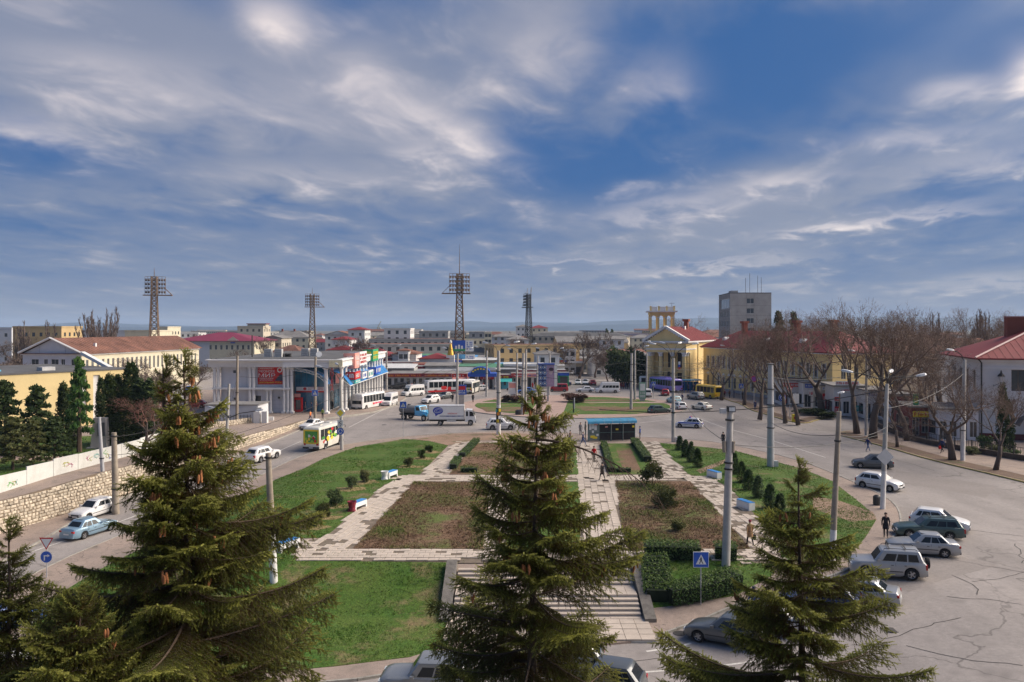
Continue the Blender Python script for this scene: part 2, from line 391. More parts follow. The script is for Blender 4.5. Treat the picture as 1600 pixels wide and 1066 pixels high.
def patch(name, poly, dz, mat, step=1.5, kind='structure', skirt=0.35, hf=None):
	"""a sheet laid over the terrain inside a polygon (x, y), with a skirt down its rim"""
	hf = hf or h
	bm = bmesh.new()
	vs = [bm.verts.new((p[0], p[1], 0)) for p in poly]
	f = bm.faces.new(vs); f.normal_update()
	if f.normal.z < 0: f.normal_flip()
	xs = [p[0] for p in poly]; ys = [p[1] for p in poly]
	def cuts(lo, hi, nrm, ax):
		k = math.ceil(lo/step)
		while k*step < hi:
			co = Vector((0, 0, 0)); co[ax] = k*step
			bmesh.ops.bisect_plane(bm, geom=bm.verts[:]+bm.edges[:]+bm.faces[:], plane_co=co, plane_no=nrm, dist=1e-5); k += 1
	if step < 50:
		cuts(min(xs), max(xs), Vector((1, 0, 0)), 0); cuts(min(ys), max(ys), Vector((0, 1, 0)), 1)
	for v in bm.verts: v.co.z = hf(v.co.x, v.co.y) + dz
	if skirt:
		be = [e for e in bm.edges if len(e.link_faces) == 1]
		r = bmesh.ops.extrude_edge_only(bm, edges=be)
		for v in [g for g in r['geom'] if isinstance(g, bmesh.types.BMVert)]: v.co.z -= skirt
	bmesh.ops.recalc_face_normals(bm, faces=bm.faces[:])
	bmesh.ops.triangulate(bm, faces=[f for f in bm.faces if len(f.verts) > 4])
	me = bpy.data.meshes.new(name); bm.to_mesh(me); bm.free()
	o = link(name, me, mat)
	if kind: o['kind'] = kind
	return o
def pxpoly(L, dz=0.1): return [tuple(P(u, v, dz)[:2]) for u, v in L]
def refine(pts, step=1.5):
	out = []
	for i in range(len(pts)-1):
		a, b = Vector(pts[i][:2]), Vector(pts[i+1][:2]); n = max(1, int((b-a).length/step))
		for k in range(n): out.append(a.lerp(b, k/n))
	out.append(Vector(pts[-1][:2])); return out
def smoothline(pts, it=2):
	pts = [Vector(p[:2]) for p in pts]
	for _ in range(it):
		q = [pts[0]]
		for a, b in zip(pts[:-1], pts[1:]): q += [a.lerp(b, .25), a.lerp(b, .75)]
		q.append(pts[-1]); pts = q
	return pts
def kerb(name, line, dz=0.13, w=0.16, mat=None, hf=None, seglen=None, side=1):
	"""kerb run: bevelled stones along a line following the ground"""
	hf = hf or h; mb = MB(); pts = refine(line, 1.4)
	for k in range(len(pts)-1):
		a, b = pts[k], pts[k+1]; d = (b-a)
		if d.length < 0.05: continue
		n = Vector((-d.y, d.x)).normalized()*w*0.5; g = d.normalized()*0.012
		a2, b2 = a+g, b-g
		j = random.uniform(-.008, .008)
		za, zb = hf(a.x, a.y), hf(b.x, b.y)
		i = mb.pts([(a2.x-n.x, a2.y-n.y, za-.3), (b2.x-n.x, b2.y-n.y, zb-.3), (b2.x+n.x, b2.y+n.y, zb-.3), (a2.x+n.x, a2.y+n.y, za-.3),
					(a2.x-n.x*.8, a2.y-n.y*.8, za+dz+j), (b2.x-n.x*.8, b2.y-n.y*.8, zb+dz+j), (b2.x+n.x*.8, b2.y+n.y*.8, zb+dz+j), (a2.x+n.x*.8, a2.y+n.y*.8, za+dz+j)])
		for q in ((0, 3, 2, 1), (4, 5, 6, 7), (0, 1, 5, 4), (1, 2, 6, 5), (2, 3, 7, 6), (3, 0, 4, 7)): mb.face([i[t] for t in q])
	o = mb.build(name, mat or M_KERB); o['kind'] = 'structure'; return o

# ---- the park island
K_TOP = [(0, 926), (60, 895), (130, 861), (250, 812), (380, 760), (430, 732), (475, 712), (540, 695), (630, 683), (705, 678), (790, 674), (870, 676), (935, 682), (1004, 684), (1090, 689), (1132, 694), (1240, 717), (1310, 744), (1370, 771), (1392, 783), (1406, 800), (1408, 822), (1396, 842), (1375, 862), (1330, 893), (1250, 918), (1170, 938), (1090, 972), (1000, 1004)]
K_BOT = [(930, 1010), (760, 1022), (600, 1060), (430, 1075), (250, 1085), (100, 1060), (-60, 1010), (0, 926)]
k_top = smoothline(pxpoly(K_TOP, 0.0), 2)
k_bot = smoothline(pxpoly(K_BOT, 0.0), 1)
island_poly = [tuple(p) for p in k_top] + [tuple(p) for p in k_bot[:-1]]
patch('park_pavement', island_poly, 0.10, M_WALK)
kerb('kerb', k_top); kerb('kerb', k_bot)
L_UP = [(700, 696), (655, 742), (622, 743), (618, 752), (600, 757), (545, 806), (520, 829), (505, 840), (462, 841), (462, 876), (715, 879), (706, 912), (702, 960), (700, 1008), (640, 1026), (527, 1040), (400, 1052), (250, 1058), (80, 1020), (40, 960), (150, 893), (175, 880), (300, 815), (380, 775), (430, 750), (475, 732), (505, 717), (555, 699), (630, 686), (670, 688)]
patch('lawn', pxpoly(L_UP, .13), 0.13, M_GRASS)
L_RT = [(1030, 692), (1085, 697), (1147, 704), (1255, 733), (1301, 752), (1347, 788), (1367, 806), (1369, 812), (1355, 835), (1341, 853), (1312, 873), (1285, 878), (1222, 876), (1217, 842), (1197, 824), (1160, 781), (1130, 756), (1105, 746), (1077, 742), (1053, 720)]
patch('lawn', pxpoly(L_RT, .13), 0.13, M_GRASS)
D1 = [(1270, 775), (1310, 782), (1364, 800), (1370, 812), (1330, 815), (1270, 795)]
patch('worn_path', pxpoly(D1, .136), 0.136, M_DIRT, skirt=0)
D2 = [(640, 687), (700, 678), (800, 676), (850, 680), (845, 688), (740, 688), (700, 696), (670, 689)]
patch('worn_path', pxpoly(D2, .136), 0.136, M_DIRT, skirt=0)
D3 = [(1088, 735), (1140, 715), (1142, 711), (1150, 712), (1140, 720), (1095, 740)]
patch('worn_path', pxpoly(D3, .136), 0.136, M_DIRT, skirt=0)
patch('flower_bed', pxpoly([(647, 753), (764, 753), (755, 857), (552, 857)], .15), 0.15, M_BED)
patch('flower_bed', pxpoly([(962, 752), (1078, 752), (1128, 806), (1172, 857), (985, 860), (972, 820)], .15), 0.15, M_BED)
patch('lawn', pxpoly([(800, 753), (904, 753), (908, 800), (905, 858), (790, 858)], .15), 0.15, M_GRASS)
patch('flower_bed', pxpoly([(744, 692), (838, 692), (820, 741), (702, 741)], .15), 0.15, M_BED)
patch('lawn', pxpoly([(862, 697), (900, 697), (904, 741), (840, 741)], .15), 0.15, M_GRASS)
patch('lawn', pxpoly([(938, 693), (992, 693), (1014, 722), (1018, 741), (952, 741)], .15), 0.15, M_GRASS)
patch('worn_path', pxpoly([(962, 700), (985, 700), (1003, 738), (975, 738)], .158), 0.158, M_BED, skirt=0)
patch('lawn', pxpoly([(1005, 868), (1150, 868), (1180, 880), (1215, 882), (1205, 900), (1150, 930), (1020, 950)], .13), 0.13, M_GRASS)

# ---- the roundabout
RC, RR = Vector((11.5, 151.0)), 21.7
circ = lambda r, n=48: [(RC.x + r*math.cos(2*math.pi*k/n), RC.y + r*math.sin(2*math.pi*k/n)) for k in range(n)]
patch('roundabout_pavement', circ(RR), 0.12, M_PINK)
kerb('kerb', circ(RR+.1)+[circ(RR+.1)[0]], mat=M_KERB)
ax = lambda y: 5.2 + (y-130)*0.11
def half(side, ya, yb, r=18.6):
	out = []
	pts = [(RC.x + r*math.cos(t), RC.y + r*math.sin(t)) for t in [2*math.pi*k/72 for k in range(72)]]
	sel = [p for p in pts if ya <= p[1] <= yb and ((p[0] - ax(p[1]))*side > 3.0)]
	sel.sort(key=lambda p: p[1])
	return [(ax(ya)+side*3.0, ya)] + sel + [(ax(yb)+side*3.0, yb)]
for sd_ in (-1, 1):
	patch('lawn', half(sd_, 134.5, 155.6), 0.15, M_GRASS, step=3)
	patch('lawn', half(sd_, 156.6, 168), 0.15, M_GRASS, step=3)
# brown clipped ground cover strips on the roundabout
for (x0, x1, y0, y1) in ((-6, 2.5, 138.5, 147), (11.5, 27, 140, 147.5), (-4, 2, 158.5, 163), (11, 26, 158, 162)):
	patch('flower_bed', [(x0+1.5, y0), (x1-1, y0+.6), (x1, y1), (x0, y1-.5)], 0.158, M_BED, skirt=0)

# ---- right-hand pavements
KR_A = [(1090, 603), (1120, 618), (1140, 627), (1157, 631), (1172, 641), (1197, 648), (1240, 661), (1262, 662), (1275, 657), (1330, 646), (1420, 640)]
KR_B = [(1440, 665), (1345, 672), (1312, 676), (1305, 679), (1341, 688), (1384, 699), (1456, 720), (1571, 747), (1700, 780)]
kra = smoothline(pxpoly(KR_A, 0), 1); krb = smoothline(pxpoly(KR_B, 0), 1)
patch('pavement', [tuple(p) for p in kra] + [(120, 200), (60, 230)], 0.12, M_WALK, step=6)
patch('pavement', [tuple(p) for p in krb] + [(150, 60), (150, 117)], 0.12, M_WALK, step=6)
kerb('kerb', kra[:-2], mat=M_KERBY); kerb('kerb', krb[2:], mat=M_KERBY)
# bare earth strip between kerb and footway, planted with the street trees
def offset_strip(line, a, b):
	L1, L2 = [], []
	for i in range(len(line)):
		d = (line[min(i+1, len(line)-1)] - line[max(i-1, 0)]).normalized(); n = Vector((d.y, -d.x))*-1
		L1.append(line[i] + n*a); L2.append(line[i] + n*b)
	return [tuple(p) for p in L1] + [tuple(p) for p in L2[::-1]]
M_EARTH = ground_mat('bare_earth', (0.13, 0.085, 0.06), (0.17, 0.115, 0.08), (0.07, 0.08, 0.03), s1=0.5, fine=8, bump=0.6)
patch('verge', offset_strip(krb[4:], 0.25, 2.6), 0.126, M_EARTH, step=6, skirt=0)
patch('verge', offset_strip(kra[5:-4], 0.25, 2.4), 0.126, M_EARTH, step=6, skirt=0)

# ---- left-hand terrace behind the rubble wall
WALL = [(-44.5, 54), (-41.0, 62.6), (-37.6, 74), (-35.3, 84), (-33.4, 97), (-32.4, 110), (-31.4, 126)]
wall_line = smoothline(WALL, 2)
def zt(x, y):
	pts = [(50, .75), (63, .95), (75, 1.45), (86, 1.45), (98, 1.25), (115, .8), (128, .35), (140, .2), (300, .2)]
	for (a, za), (b, zb) in zip(pts[:-1], pts[1:]):
		if y <= b: return za + (zb-za)*sstep(a, b, y)
	return .2
terr = [tuple(p) for p in wall_line] + [(-29.5, 129), (-27, 133), (-24.5, 138), (-22.6, 150), (-22.5, 165), (-25, 183), (-60, 186), (-148, 186), (-148, 54)]
patch('terrace', terr, 0.0, M_WALK, step=3, hf=zt, skirt=0.5)
kerb('kerb', [(-31.2, 126.2), (-29.4, 128.6), (-26.9, 132.6), (-24.4, 138), (-22.5, 150), (-22.4, 165), (-24.9, 182.5)], hf=zt, dz=0.02)
# footway at the foot of the wall
fw = []
side_kerb = smoothline(pxpoly([(-60, 905), (0, 882), (115, 815), (160, 790), (300, 737), (400, 702), (480, 668), (520, 652)], 0), 1)
patch('pavement', [tuple(p) for p in wall_line][1:] + [(-29.8, 128)] + [tuple(p) for p in side_kerb[::-1]], 0.10, M_WALK)
kerb('kerb', side_kerb)
# grass behind the concrete fence
patch('lawn', [(-43.6, 66), (-41.6, 77), (-40.2, 85), (-38.5, 95), (-52, 100), (-75, 92), (-80, 70), (-60, 60)], 0.03, M_GRASS, hf=zt, skirt=0, step=3)
patch('garden_path', [(-46, 79.5), (-41, 89), (-41.5, 91), (-47, 82.5), (-62, 84), (-62, 81)], 0.036, M_PINK, hf=zt, skirt=0, step=3)

# ---- road markings
def stripe(pts, w, mat=M_LINE, name='road_marking', dz=0.006, dash=None):
	pts = refine(pts, 0.9); mb = MB(); acc = 0
	for a, b in zip(pts[:-1], pts[1:]):
		d = b-a; acc += d.length
		if dash and (acc % (dash*2)) > dash: continue
		if d.length < 1e-4: continue
		n = Vector((-d.y, d.x)).normalized()*w/2
		mb.poly([(q.x+s*n.x, q.y+s*n.y, h(q.x, q.y)+dz) for q, s in ((a, -1), (b, -1), (b, 1), (a, 1))])
	o = mb.build(name, mat); o['kind'] = 'structure'; return o
stripe(pxpoly([(50, 862), (110, 842), (250, 792), (440, 703), (470, 690)], 0), 0.14)
stripe(pxpoly([(545, 668), (600, 640), (640, 632)], 0), 0.12)
stripe(pxpoly([(1095, 655), (1130, 668), (1205, 688), (1290, 715)], 0), 0.14)
stripe(pxpoly([(1000, 661), (1052, 655)], 0), 0.12)
stripe(pxpoly([(985, 1052), (1080, 1045), (1200, 1030)], 0), 0.14)
stripe(pxpoly([(1010, 1018), (1060, 1011), (1080, 1005)], 0), 0.16)
M_TAR = mk('tar_seam', (0.055, 0.05, 0.045), 0.95, var=0.3)
def seam(L, w=0.05):
	pts = refine(pxpoly(L, 0), 0.5); out = []
	for p in pts: out.append((p.x + mnoise.noise(Vector((p.x*.9, p.y*.9, 3)))*.35, p.y + mnoise.noise(Vector((p.x*.9, p.y*.9, 8)))*.35))
	stripe(out, w, M_TAR, 'road_crack', 0.008)
for L_ in ([(1140, 660), (1240, 682), (1330, 706)], [(1150, 650), (1220, 668), (1300, 684)], [(1385, 714), (1460, 736)], [(1145, 695), (1300, 742)],
		   [(1330, 1010), (1430, 985), (1500, 965)], [(1460, 868), (1540, 885), (1600, 893)], [(1490, 900), (1520, 912), (1532, 930)], [(1520, 908), (1560, 905), (1600, 893)],
		   [(1480, 932), (1560, 938), (1600, 945)], [(1420, 1010), (1500, 1030), (1600, 1040)], [(1517, 828), (1560, 834), (1600, 838)], [(960, 1040), (1030, 1030)], [(1060, 1000), (1100, 1040)], [(1590, 850), (1598, 880)]):
	seam(L_)
# darker patched tarmac
M_PATCH = ground_mat('patched_tarmac', (0.265, 0.235, 0.215), (0.235, 0.21, 0.19), s1=0.4, finec=0.15)
for L_ in ([(1320, 905), (1500, 870), (1560, 884), (1420, 925)], [(1400, 735), (1560, 760), (1540, 778), (1395, 752)], [(590, 655), (640, 650), (660, 655), (610, 662)], [(1370, 787), (1430, 795), (1470, 812), (1408, 812)]):
	patch('road_patch', pxpoly(L_, 0), 0.005, M_PATCH, skirt=0)
# manhole covers
MH = ['iron manhole cover in the cracked footway by the zebra sign', 'iron manhole cover on the road near the grey box truck', 'iron manhole cover on the road below the lower lawn', 'iron manhole cover in the tarmac in front of the parked saloon']
for (u, v) in ((1062, 990), (600, 664), (668, 1048), (1395, 985)):
	p = P(u, v); mb = MB(); mb.lathe([(0.36, 0.0), (0.36, 0.015), (0.30, 0.018), (0.28, 0.012), (0.05, 0.014)], 16)
	o = mb.build('manhole_cover', mk('cast_iron', (0.07, 0.065, 0.06), 0.6, 0.5)); o.location = p + Vector((0, 0, .004)); tag(o, MH.pop(0), 'manhole cover', 'manhole covers')

# ---- hills and sea haze
def hills():
	def ridge(name, y, base, amp, col, seed, x0=-6500, x1=6500):
		mb = MB(); n = 160; top = []; bot = []; back = []
		for i in range(n+1):
			x = x0 + (x1-x0)*i/n
			z = base(x) + amp*mnoise.fractal(Vector((x*0.0011+seed, 0, 0)), 1.0, 2.0, 5)
			top.append((x, y, max(z, 0.5))); bot.append((x, y-700, -0.1)); back.append((x, y+900, -0.1))
		for A, B in ((bot, top), (top, back)):
			i0 = mb.pts(A); i1 = mb.pts(B)
			for k in range(n): mb.face((i0[k], i0[k+1], i1[k+1], i1[k]))
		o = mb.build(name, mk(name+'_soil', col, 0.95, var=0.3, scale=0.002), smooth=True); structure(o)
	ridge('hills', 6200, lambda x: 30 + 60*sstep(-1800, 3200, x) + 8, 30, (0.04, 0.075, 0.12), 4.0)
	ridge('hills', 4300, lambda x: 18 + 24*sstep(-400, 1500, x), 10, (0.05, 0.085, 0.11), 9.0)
hills()
# ---------------------------------------------------------------- spruces close to the eye
M_BARK = mk('bark', (0.105, 0.072, 0.05), 0.95, var=0.35, scale=6, bump=0.7, bscale=25)
M_BARKG = mk('grey_bark', (0.12, 0.10, 0.085), 0.95, var=0.3, scale=5, bump=0.6, bscale=20)
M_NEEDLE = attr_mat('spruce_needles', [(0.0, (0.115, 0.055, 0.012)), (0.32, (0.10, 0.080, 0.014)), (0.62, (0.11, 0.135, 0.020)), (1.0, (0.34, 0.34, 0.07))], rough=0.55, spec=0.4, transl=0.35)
M_CONE = mk('spruce_cone', (0.36, 0.145, 0.055), 0.8, var=0.3, scale=20, obj_rand=0.25)
rnd = random.Random(11)
def shoot(mb, p, d, L, tone, nn, nl=0.026, fat=1.0):
	"""a needle-clad shoot: thin needles all round a stem"""
	d = d.normalized(); a = d.orthogonal().normalized(); b = d.cross(a)
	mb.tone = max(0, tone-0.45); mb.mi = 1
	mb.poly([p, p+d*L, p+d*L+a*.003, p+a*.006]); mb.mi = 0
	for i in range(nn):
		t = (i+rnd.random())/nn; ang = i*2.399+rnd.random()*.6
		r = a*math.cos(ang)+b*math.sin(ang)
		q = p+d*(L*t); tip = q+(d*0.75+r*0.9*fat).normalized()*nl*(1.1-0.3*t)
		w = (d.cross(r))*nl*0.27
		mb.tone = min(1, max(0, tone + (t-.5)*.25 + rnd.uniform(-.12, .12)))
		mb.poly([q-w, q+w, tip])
def spruce_branch(seed, L, droop=0.35, sparse=1.0, dead=0.0, density=1.0):
	global rnd
	rnd = random.Random(seed); mb = MB()
	# main axis out along +x, sagging then lifting at the tip
	ax_, n = [], 12; yv = rnd.uniform(-.1, .1)
	for i in range(n+1):
		t = i/n; ax_.append(Vector((L*t, yv*L*math.sin(t*3)*.5, -droop*L*math.sin(t*1.9)*0.45 + 0.16*L*t*t)))
	mb.mi = 1; mb.tone = .1
	mb.tube(ax_, [0.022*L/2.2*(1-.85*i/n)+.003 for i in range(n+1)], 5)
	def along(t):
		k = min(n-1, int(t*n)); return ax_[k].lerp(ax_[k+1], t*n-k), (ax_[k+1]-ax_[k]).normalized()
	nt = int(27*L*sparse)
	for i in range(nt):
		t = 0.10 + 0.90*(i+rnd.random()*.7)/nt
		p, d = along(min(t, .999))
		side = 1 if i % 2 else -1
		lat = Vector((-d.y, d.x, 0)).normalized()*side
		tl = L*0.42*(1-t)**0.7*(0.25+0.75*math.sin(min(1, t*2.2)*1.57)) + 0.09
		tl *= rnd.uniform(.5, 1.35)
		td = (d*0.75 + lat*0.9 + Vector((0, 0, rnd.uniform(-.12, .05)))).normalized()
		m = max(2, int(tl/0.085)); q = p.copy(); pts = [q.copy()]
		for k in range(m):
			td = (td + Vector((0, 0, -0.07-0.03*k/m))).normalized(); q = q + td*(tl/m); pts.append(q.copy())
		mb.mi = 1; mb.tube(pts, [0.006*(1-.6*k/m) for k in range(m+1)], 3, cap=False)
		mb.mi = 0
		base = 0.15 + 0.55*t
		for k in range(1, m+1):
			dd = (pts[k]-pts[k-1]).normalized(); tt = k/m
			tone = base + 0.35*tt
			# hanging and side shoots
			for s2 in (-1, 1):
				if rnd.random() > .9*density: continue
				l2 = Vector((-dd.y, dd.x, 0)).normalized()*s2
				sd = (dd*.8 + l2*.8 + Vector((0, 0, rnd.uniform(-.75, .1)))).normalized()
				shoot(mb, pts[k-1].lerp(pts[k], rnd.random()), sd, rnd.uniform(.06, .12)*(1.15-.3*tt), tone+rnd.uniform(-.15, .15), 15)
			for _q in range(2):
				if rnd.random() > .85*density: continue
				hd = Vector((dd.x*.3+rnd.gauss(0, .28), dd.y*.3+rnd.gauss(0, .28), -1)).normalized()
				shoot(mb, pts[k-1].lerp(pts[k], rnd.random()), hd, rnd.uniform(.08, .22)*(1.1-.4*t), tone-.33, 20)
			shoot(mb, pts[k-1], dd, (pts[k]-pts[k-1]).length*1.25, tone+.05, 15)
		shoot(mb, pts[-1], td+Vector((0, 0, .2)), 0.10, base+.45, 16)
	for i in range(n):
		d = (ax_[i+1]-ax_[i]);
		if i >= 2: shoot(mb, ax_[i], d, d.length*1.1, .2+.5*i/n, 16, fat=1.2)
	shoot(mb, ax_[-1], ax_[-1]-ax_[-2], .14, 1.0, 20)
	return mb.mesh('branch', tone=True)
BR = {}
for L_ in (0.55, 1.0, 1.6, 2.3):
	BR[L_] = [spruce_branch(100+int(L_*10)*7+k, L_, droop=(.2, .42, .3, .1, .5)[k % 5]) for k in range(5)]
def cone_mesh():
	mb = MB(); n = 9; Lc = .125
	prof = [(0.003, 0)]
	for i in range(n):
		z = -Lc*(i+.2)/n; r = .019*math.sin(min(1, (i+1.2)/n*1.15)*2.6)+.004
		prof += [(r*.78, z), (r, z-Lc*.6/n)]
	prof.append((0.003, -Lc)); mb.lathe([(max(.002, r), z) for r, z in prof], 7); return mb.mesh('cone')
CONE = cone_mesh()
def spruce(name, label, base, top, wid, seed, spacing=.30, lean=(0, 0), cones=60, twin=None, profile=None, skirt_z=2.0, dead=None, topdense=1.0):
	rs = random.Random(seed); Hh = top - base.z
	t = thing(name, label, 'tree', base, 0)
	tr = []
	for i in range(15):
		k = i/14; tr.append(Vector((lean[0]*k+.05*math.sin(k*9+seed), lean[1]*k+.05*math.cos(k*7+seed), Hh*k)))
	mb = MB(); mb.tube(tr, [max(.012, .21*(1-i/14)**.85*Hh/15) for i in range(15)], 9); mb.build('trunk', M_BARK, t, smooth=True)
	def tp(z):
		k = max(0, min(.999, z/Hh))*14; i = int(k); return tr[i].lerp(tr[i+1], k-i)
	spots = []
	def place(origin, az, L, pitch, roll=0):
		key = min(BR, key=lambda q: abs(math.log(q/max(L, .05)))); me = rs.choice(BR[key]); s = L/key
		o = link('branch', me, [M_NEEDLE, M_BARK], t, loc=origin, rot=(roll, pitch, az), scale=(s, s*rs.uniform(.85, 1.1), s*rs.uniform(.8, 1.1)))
		spots.append((origin, az, L, pitch, key))
	def column(tpf, z0, z1, wf, topz, sp):
		z = z1
		while z > z0:
			dz = topz - z
			n = 5 if dz < 1.0 else (6 if seed == 13 else 5)
			a0 = rs.uniform(0, 6.28)
			for k in range(n):
				az = a0 + 2*math.pi*k/n + rs.uniform(-.4, .4)
				L = wf(dz, az)*rs.choice((1.15, 1, .78, .45))*rs.uniform(.75, 1.2)
				if L < .12: continue
				pitch = -0.75 if dz < .35 else (-.32+min(.62, dz*.085)) + rs.uniform(-.12, .12)
				place(tpf(z+rs.uniform(-.1, .1)), az, L, pitch, rs.uniform(-.2, .2))
			z -= sp*(0.62 + min(.62, dz*.13))*rs.uniform(.8, 1.25)
	column(tp, skirt_z, Hh-.12, wid, Hh, spacing)
	# leader
	rnd_ = MB()
	link('leader_shoot', BR[.55][0], [M_NEEDLE, M_BARK], t, loc=tp(Hh-.25), rot=(0, -1.5, 0), scale=.75)
	if twin:
		(dx, dy, zr, ztop, wf2) = twin
		p0 = tp(zr); p1 = Vector((p0.x+dx, p0.y+dy, ztop))
		mid_ = Vector((p1.x-.05*dx, p1.y, zr+(ztop-zr)*.35))
		mb = MB(); mb.tube([p0, mid_, p1], [.045, .03, .01], 6); mb.build('second_leader', M_BARK, t)
		def tp2(z):
			k = (z-zr)/(ztop-zr); return p0.lerp(mid_, k/.35) if k < .35 else mid_.lerp(p1, min(1, (k-.35)/.65))
		column(tp2, zr+.4, ztop-.1, wf2, ztop, spacing)
		link('leader_shoot', BR[.55][1], [M_NEEDLE, M_BARK], t, loc=tp2(ztop-.25), rot=(0, -1.5, 0), scale=.7)
	# cones hang from the branch ends, mostly high in the crown
	cand = [s for s in spots if s[2] > .2]
	cand.sort(key=lambda s: -s[0].z)
	nplace = 0
	k = 0
	while nplace < cones and k < 4000:
		k += 1
		s = cand[min(len(cand)-1, int(abs(rs.gauss(0, .26))*len(cand)*.75))]
		o_, az, L, pitch, key = s
		f = rs.uniform(.6, 1.0); cl = rs.randint(1, 4)
		hz = math.cos(pitch)*L*f;
		p = Vector((o_.x+math.cos(az)*hz, o_.y+math.sin(az)*hz, o_.z-math.sin(pitch)*L*f*.9-.12*L*f-.03))
		for q in range(cl):
			c = link('cone', CONE, M_CONE, t, loc=p+Vector((rs.uniform(-.07, .07), rs.uniform(-.07, .07), rs.uniform(-.05, .03))), rot=(rs.uniform(-.22, .22), rs.uniform(-.22, .22), rs.uniform(0, 6)), scale=rs.uniform(.85, 1.25))
			nplace += 1
	return t, tp, place
def wid_c(dz, az):   # central tree
	return (.12+.53*dz if dz < 3.2 else min(3.2, 1.82+.28*(dz-3.2)))*(1+.18*math.sin(az*2+dz*2.3))
def wid_r(dz, az):
	return (.12+.38*dz if dz < 1.25 else min(2.9, .60+.58*(dz-1.25)))*(1+.2*math.sin(az*2+dz*2.9))
def wid_l(dz, az):
	return (.12+.50*dz if dz < 4.5 else min(3.1, 2.37+.2*(dz-4.5)))*(1+.18*math.sin(az*2+dz*2.1+1))*(.74 if math.cos(az) < -.2 and dz < 3.4 else 1)
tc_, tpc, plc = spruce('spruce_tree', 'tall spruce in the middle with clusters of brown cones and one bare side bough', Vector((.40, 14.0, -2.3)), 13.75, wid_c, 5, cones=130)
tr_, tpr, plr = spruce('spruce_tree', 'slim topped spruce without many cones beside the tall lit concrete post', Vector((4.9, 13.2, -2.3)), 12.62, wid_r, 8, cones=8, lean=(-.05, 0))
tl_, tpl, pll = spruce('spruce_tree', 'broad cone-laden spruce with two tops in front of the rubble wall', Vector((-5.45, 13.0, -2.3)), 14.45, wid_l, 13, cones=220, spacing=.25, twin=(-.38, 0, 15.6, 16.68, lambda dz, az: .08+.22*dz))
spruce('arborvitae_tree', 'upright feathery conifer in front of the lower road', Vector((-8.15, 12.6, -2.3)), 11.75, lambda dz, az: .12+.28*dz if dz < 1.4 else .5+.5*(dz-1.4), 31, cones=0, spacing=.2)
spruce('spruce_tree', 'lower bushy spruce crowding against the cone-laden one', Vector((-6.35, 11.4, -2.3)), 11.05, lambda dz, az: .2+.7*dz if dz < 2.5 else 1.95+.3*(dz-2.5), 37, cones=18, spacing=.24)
# long side boughs that reach out of the crowns
BR[3.2] = [spruce_branch(777+k, 3.2, droop=.25, sparse=.9) for k in range(2)]
# the half dead bare bough of the central tree
def bare_bough():
	rs = random.Random(4); mb = MB(); p = Vector((0, 0, 0)); d = Vector((1, 0, .12)).normalized(); pts = [p.copy()]
	for i in range(14):
		d = (d+Vector((0, rs.uniform(-.05, .05), -.055))).normalized(); p = p+d*.17; pts.append(p.copy())
	mb.tube(pts, [.022*(1-i/15)+.003 for i in range(15)], 5)
	for i in range(2, 15):
		for s in (-1, 1):
			q = pts[i].copy(); e = Vector((.55, s*.5, -.7)).normalized(); L = rs.uniform(.2, .62)*(1-.3*i/15); qq = [q.copy()]
			for k in range(4): e = (e+Vector((.08, 0, -.22*rs.random()))).normalized(); q = q+e*L/4; qq.append(q.copy())
			mb.tube(qq, [.006, .005, .004, .003, .002], 3)
			for k in (1, 2, 3):
				f = qq[k]+Vector((rs.uniform(-.05, .12), rs.uniform(-.08, .08), -rs.uniform(.06, .16))); mb.tube([qq[k], f], [.003, .0015], 3)
	return mb.mesh('bare_bough')
link('bare_bough', bare_bough(), M_BARK, tc_, loc=tpc(15.3), rot=(0, .10, -.25))
for (tp_, tt_, z, az, L, pi) in ((tpr, tt_, z, az, L, pi) for (tt_, z, az, L, pi) in ((tr_, 11.55, 3.3, 2.1, -.02), (tr_, 10.9, -.15, 2.9, -.05), (tr_, 11.2, 3.0, 2.3, .1), (tr_, 12.3, .3, 1.5, -.15))):
	k = 3.2 if L > 2.6 else 2.3
	link('branch', BR[k][0], [M_NEEDLE, M_BARK], tt_, loc=tp_(z), rot=(0, pi, az), scale=L/k)

# ---------------------------------------------------------------- leafy crowns
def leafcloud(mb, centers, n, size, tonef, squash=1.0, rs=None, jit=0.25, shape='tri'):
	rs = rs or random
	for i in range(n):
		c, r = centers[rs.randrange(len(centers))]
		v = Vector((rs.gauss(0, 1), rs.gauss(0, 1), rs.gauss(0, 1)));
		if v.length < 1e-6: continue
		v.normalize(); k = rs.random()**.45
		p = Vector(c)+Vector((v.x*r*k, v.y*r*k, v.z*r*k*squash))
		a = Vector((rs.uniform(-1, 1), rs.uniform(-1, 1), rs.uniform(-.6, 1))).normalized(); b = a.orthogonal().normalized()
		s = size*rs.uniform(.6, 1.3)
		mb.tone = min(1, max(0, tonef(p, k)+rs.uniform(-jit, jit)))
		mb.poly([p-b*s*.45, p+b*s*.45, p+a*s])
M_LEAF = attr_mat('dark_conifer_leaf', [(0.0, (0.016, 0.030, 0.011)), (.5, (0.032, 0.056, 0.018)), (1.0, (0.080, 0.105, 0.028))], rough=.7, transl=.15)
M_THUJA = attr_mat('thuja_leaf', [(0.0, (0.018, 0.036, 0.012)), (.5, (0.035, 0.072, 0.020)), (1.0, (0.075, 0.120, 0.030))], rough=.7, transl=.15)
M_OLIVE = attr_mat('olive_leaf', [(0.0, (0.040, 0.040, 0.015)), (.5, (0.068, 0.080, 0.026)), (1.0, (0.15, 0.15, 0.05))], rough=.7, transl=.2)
M_CEDAR = attr_mat('cedar_leaf', [(0.0, (0.018, 0.042, 0.012)), (.5, (0.04, 0.10, 0.022)), (1.0, (0.11, 0.19, 0.04))], rough=.7, transl=.2)
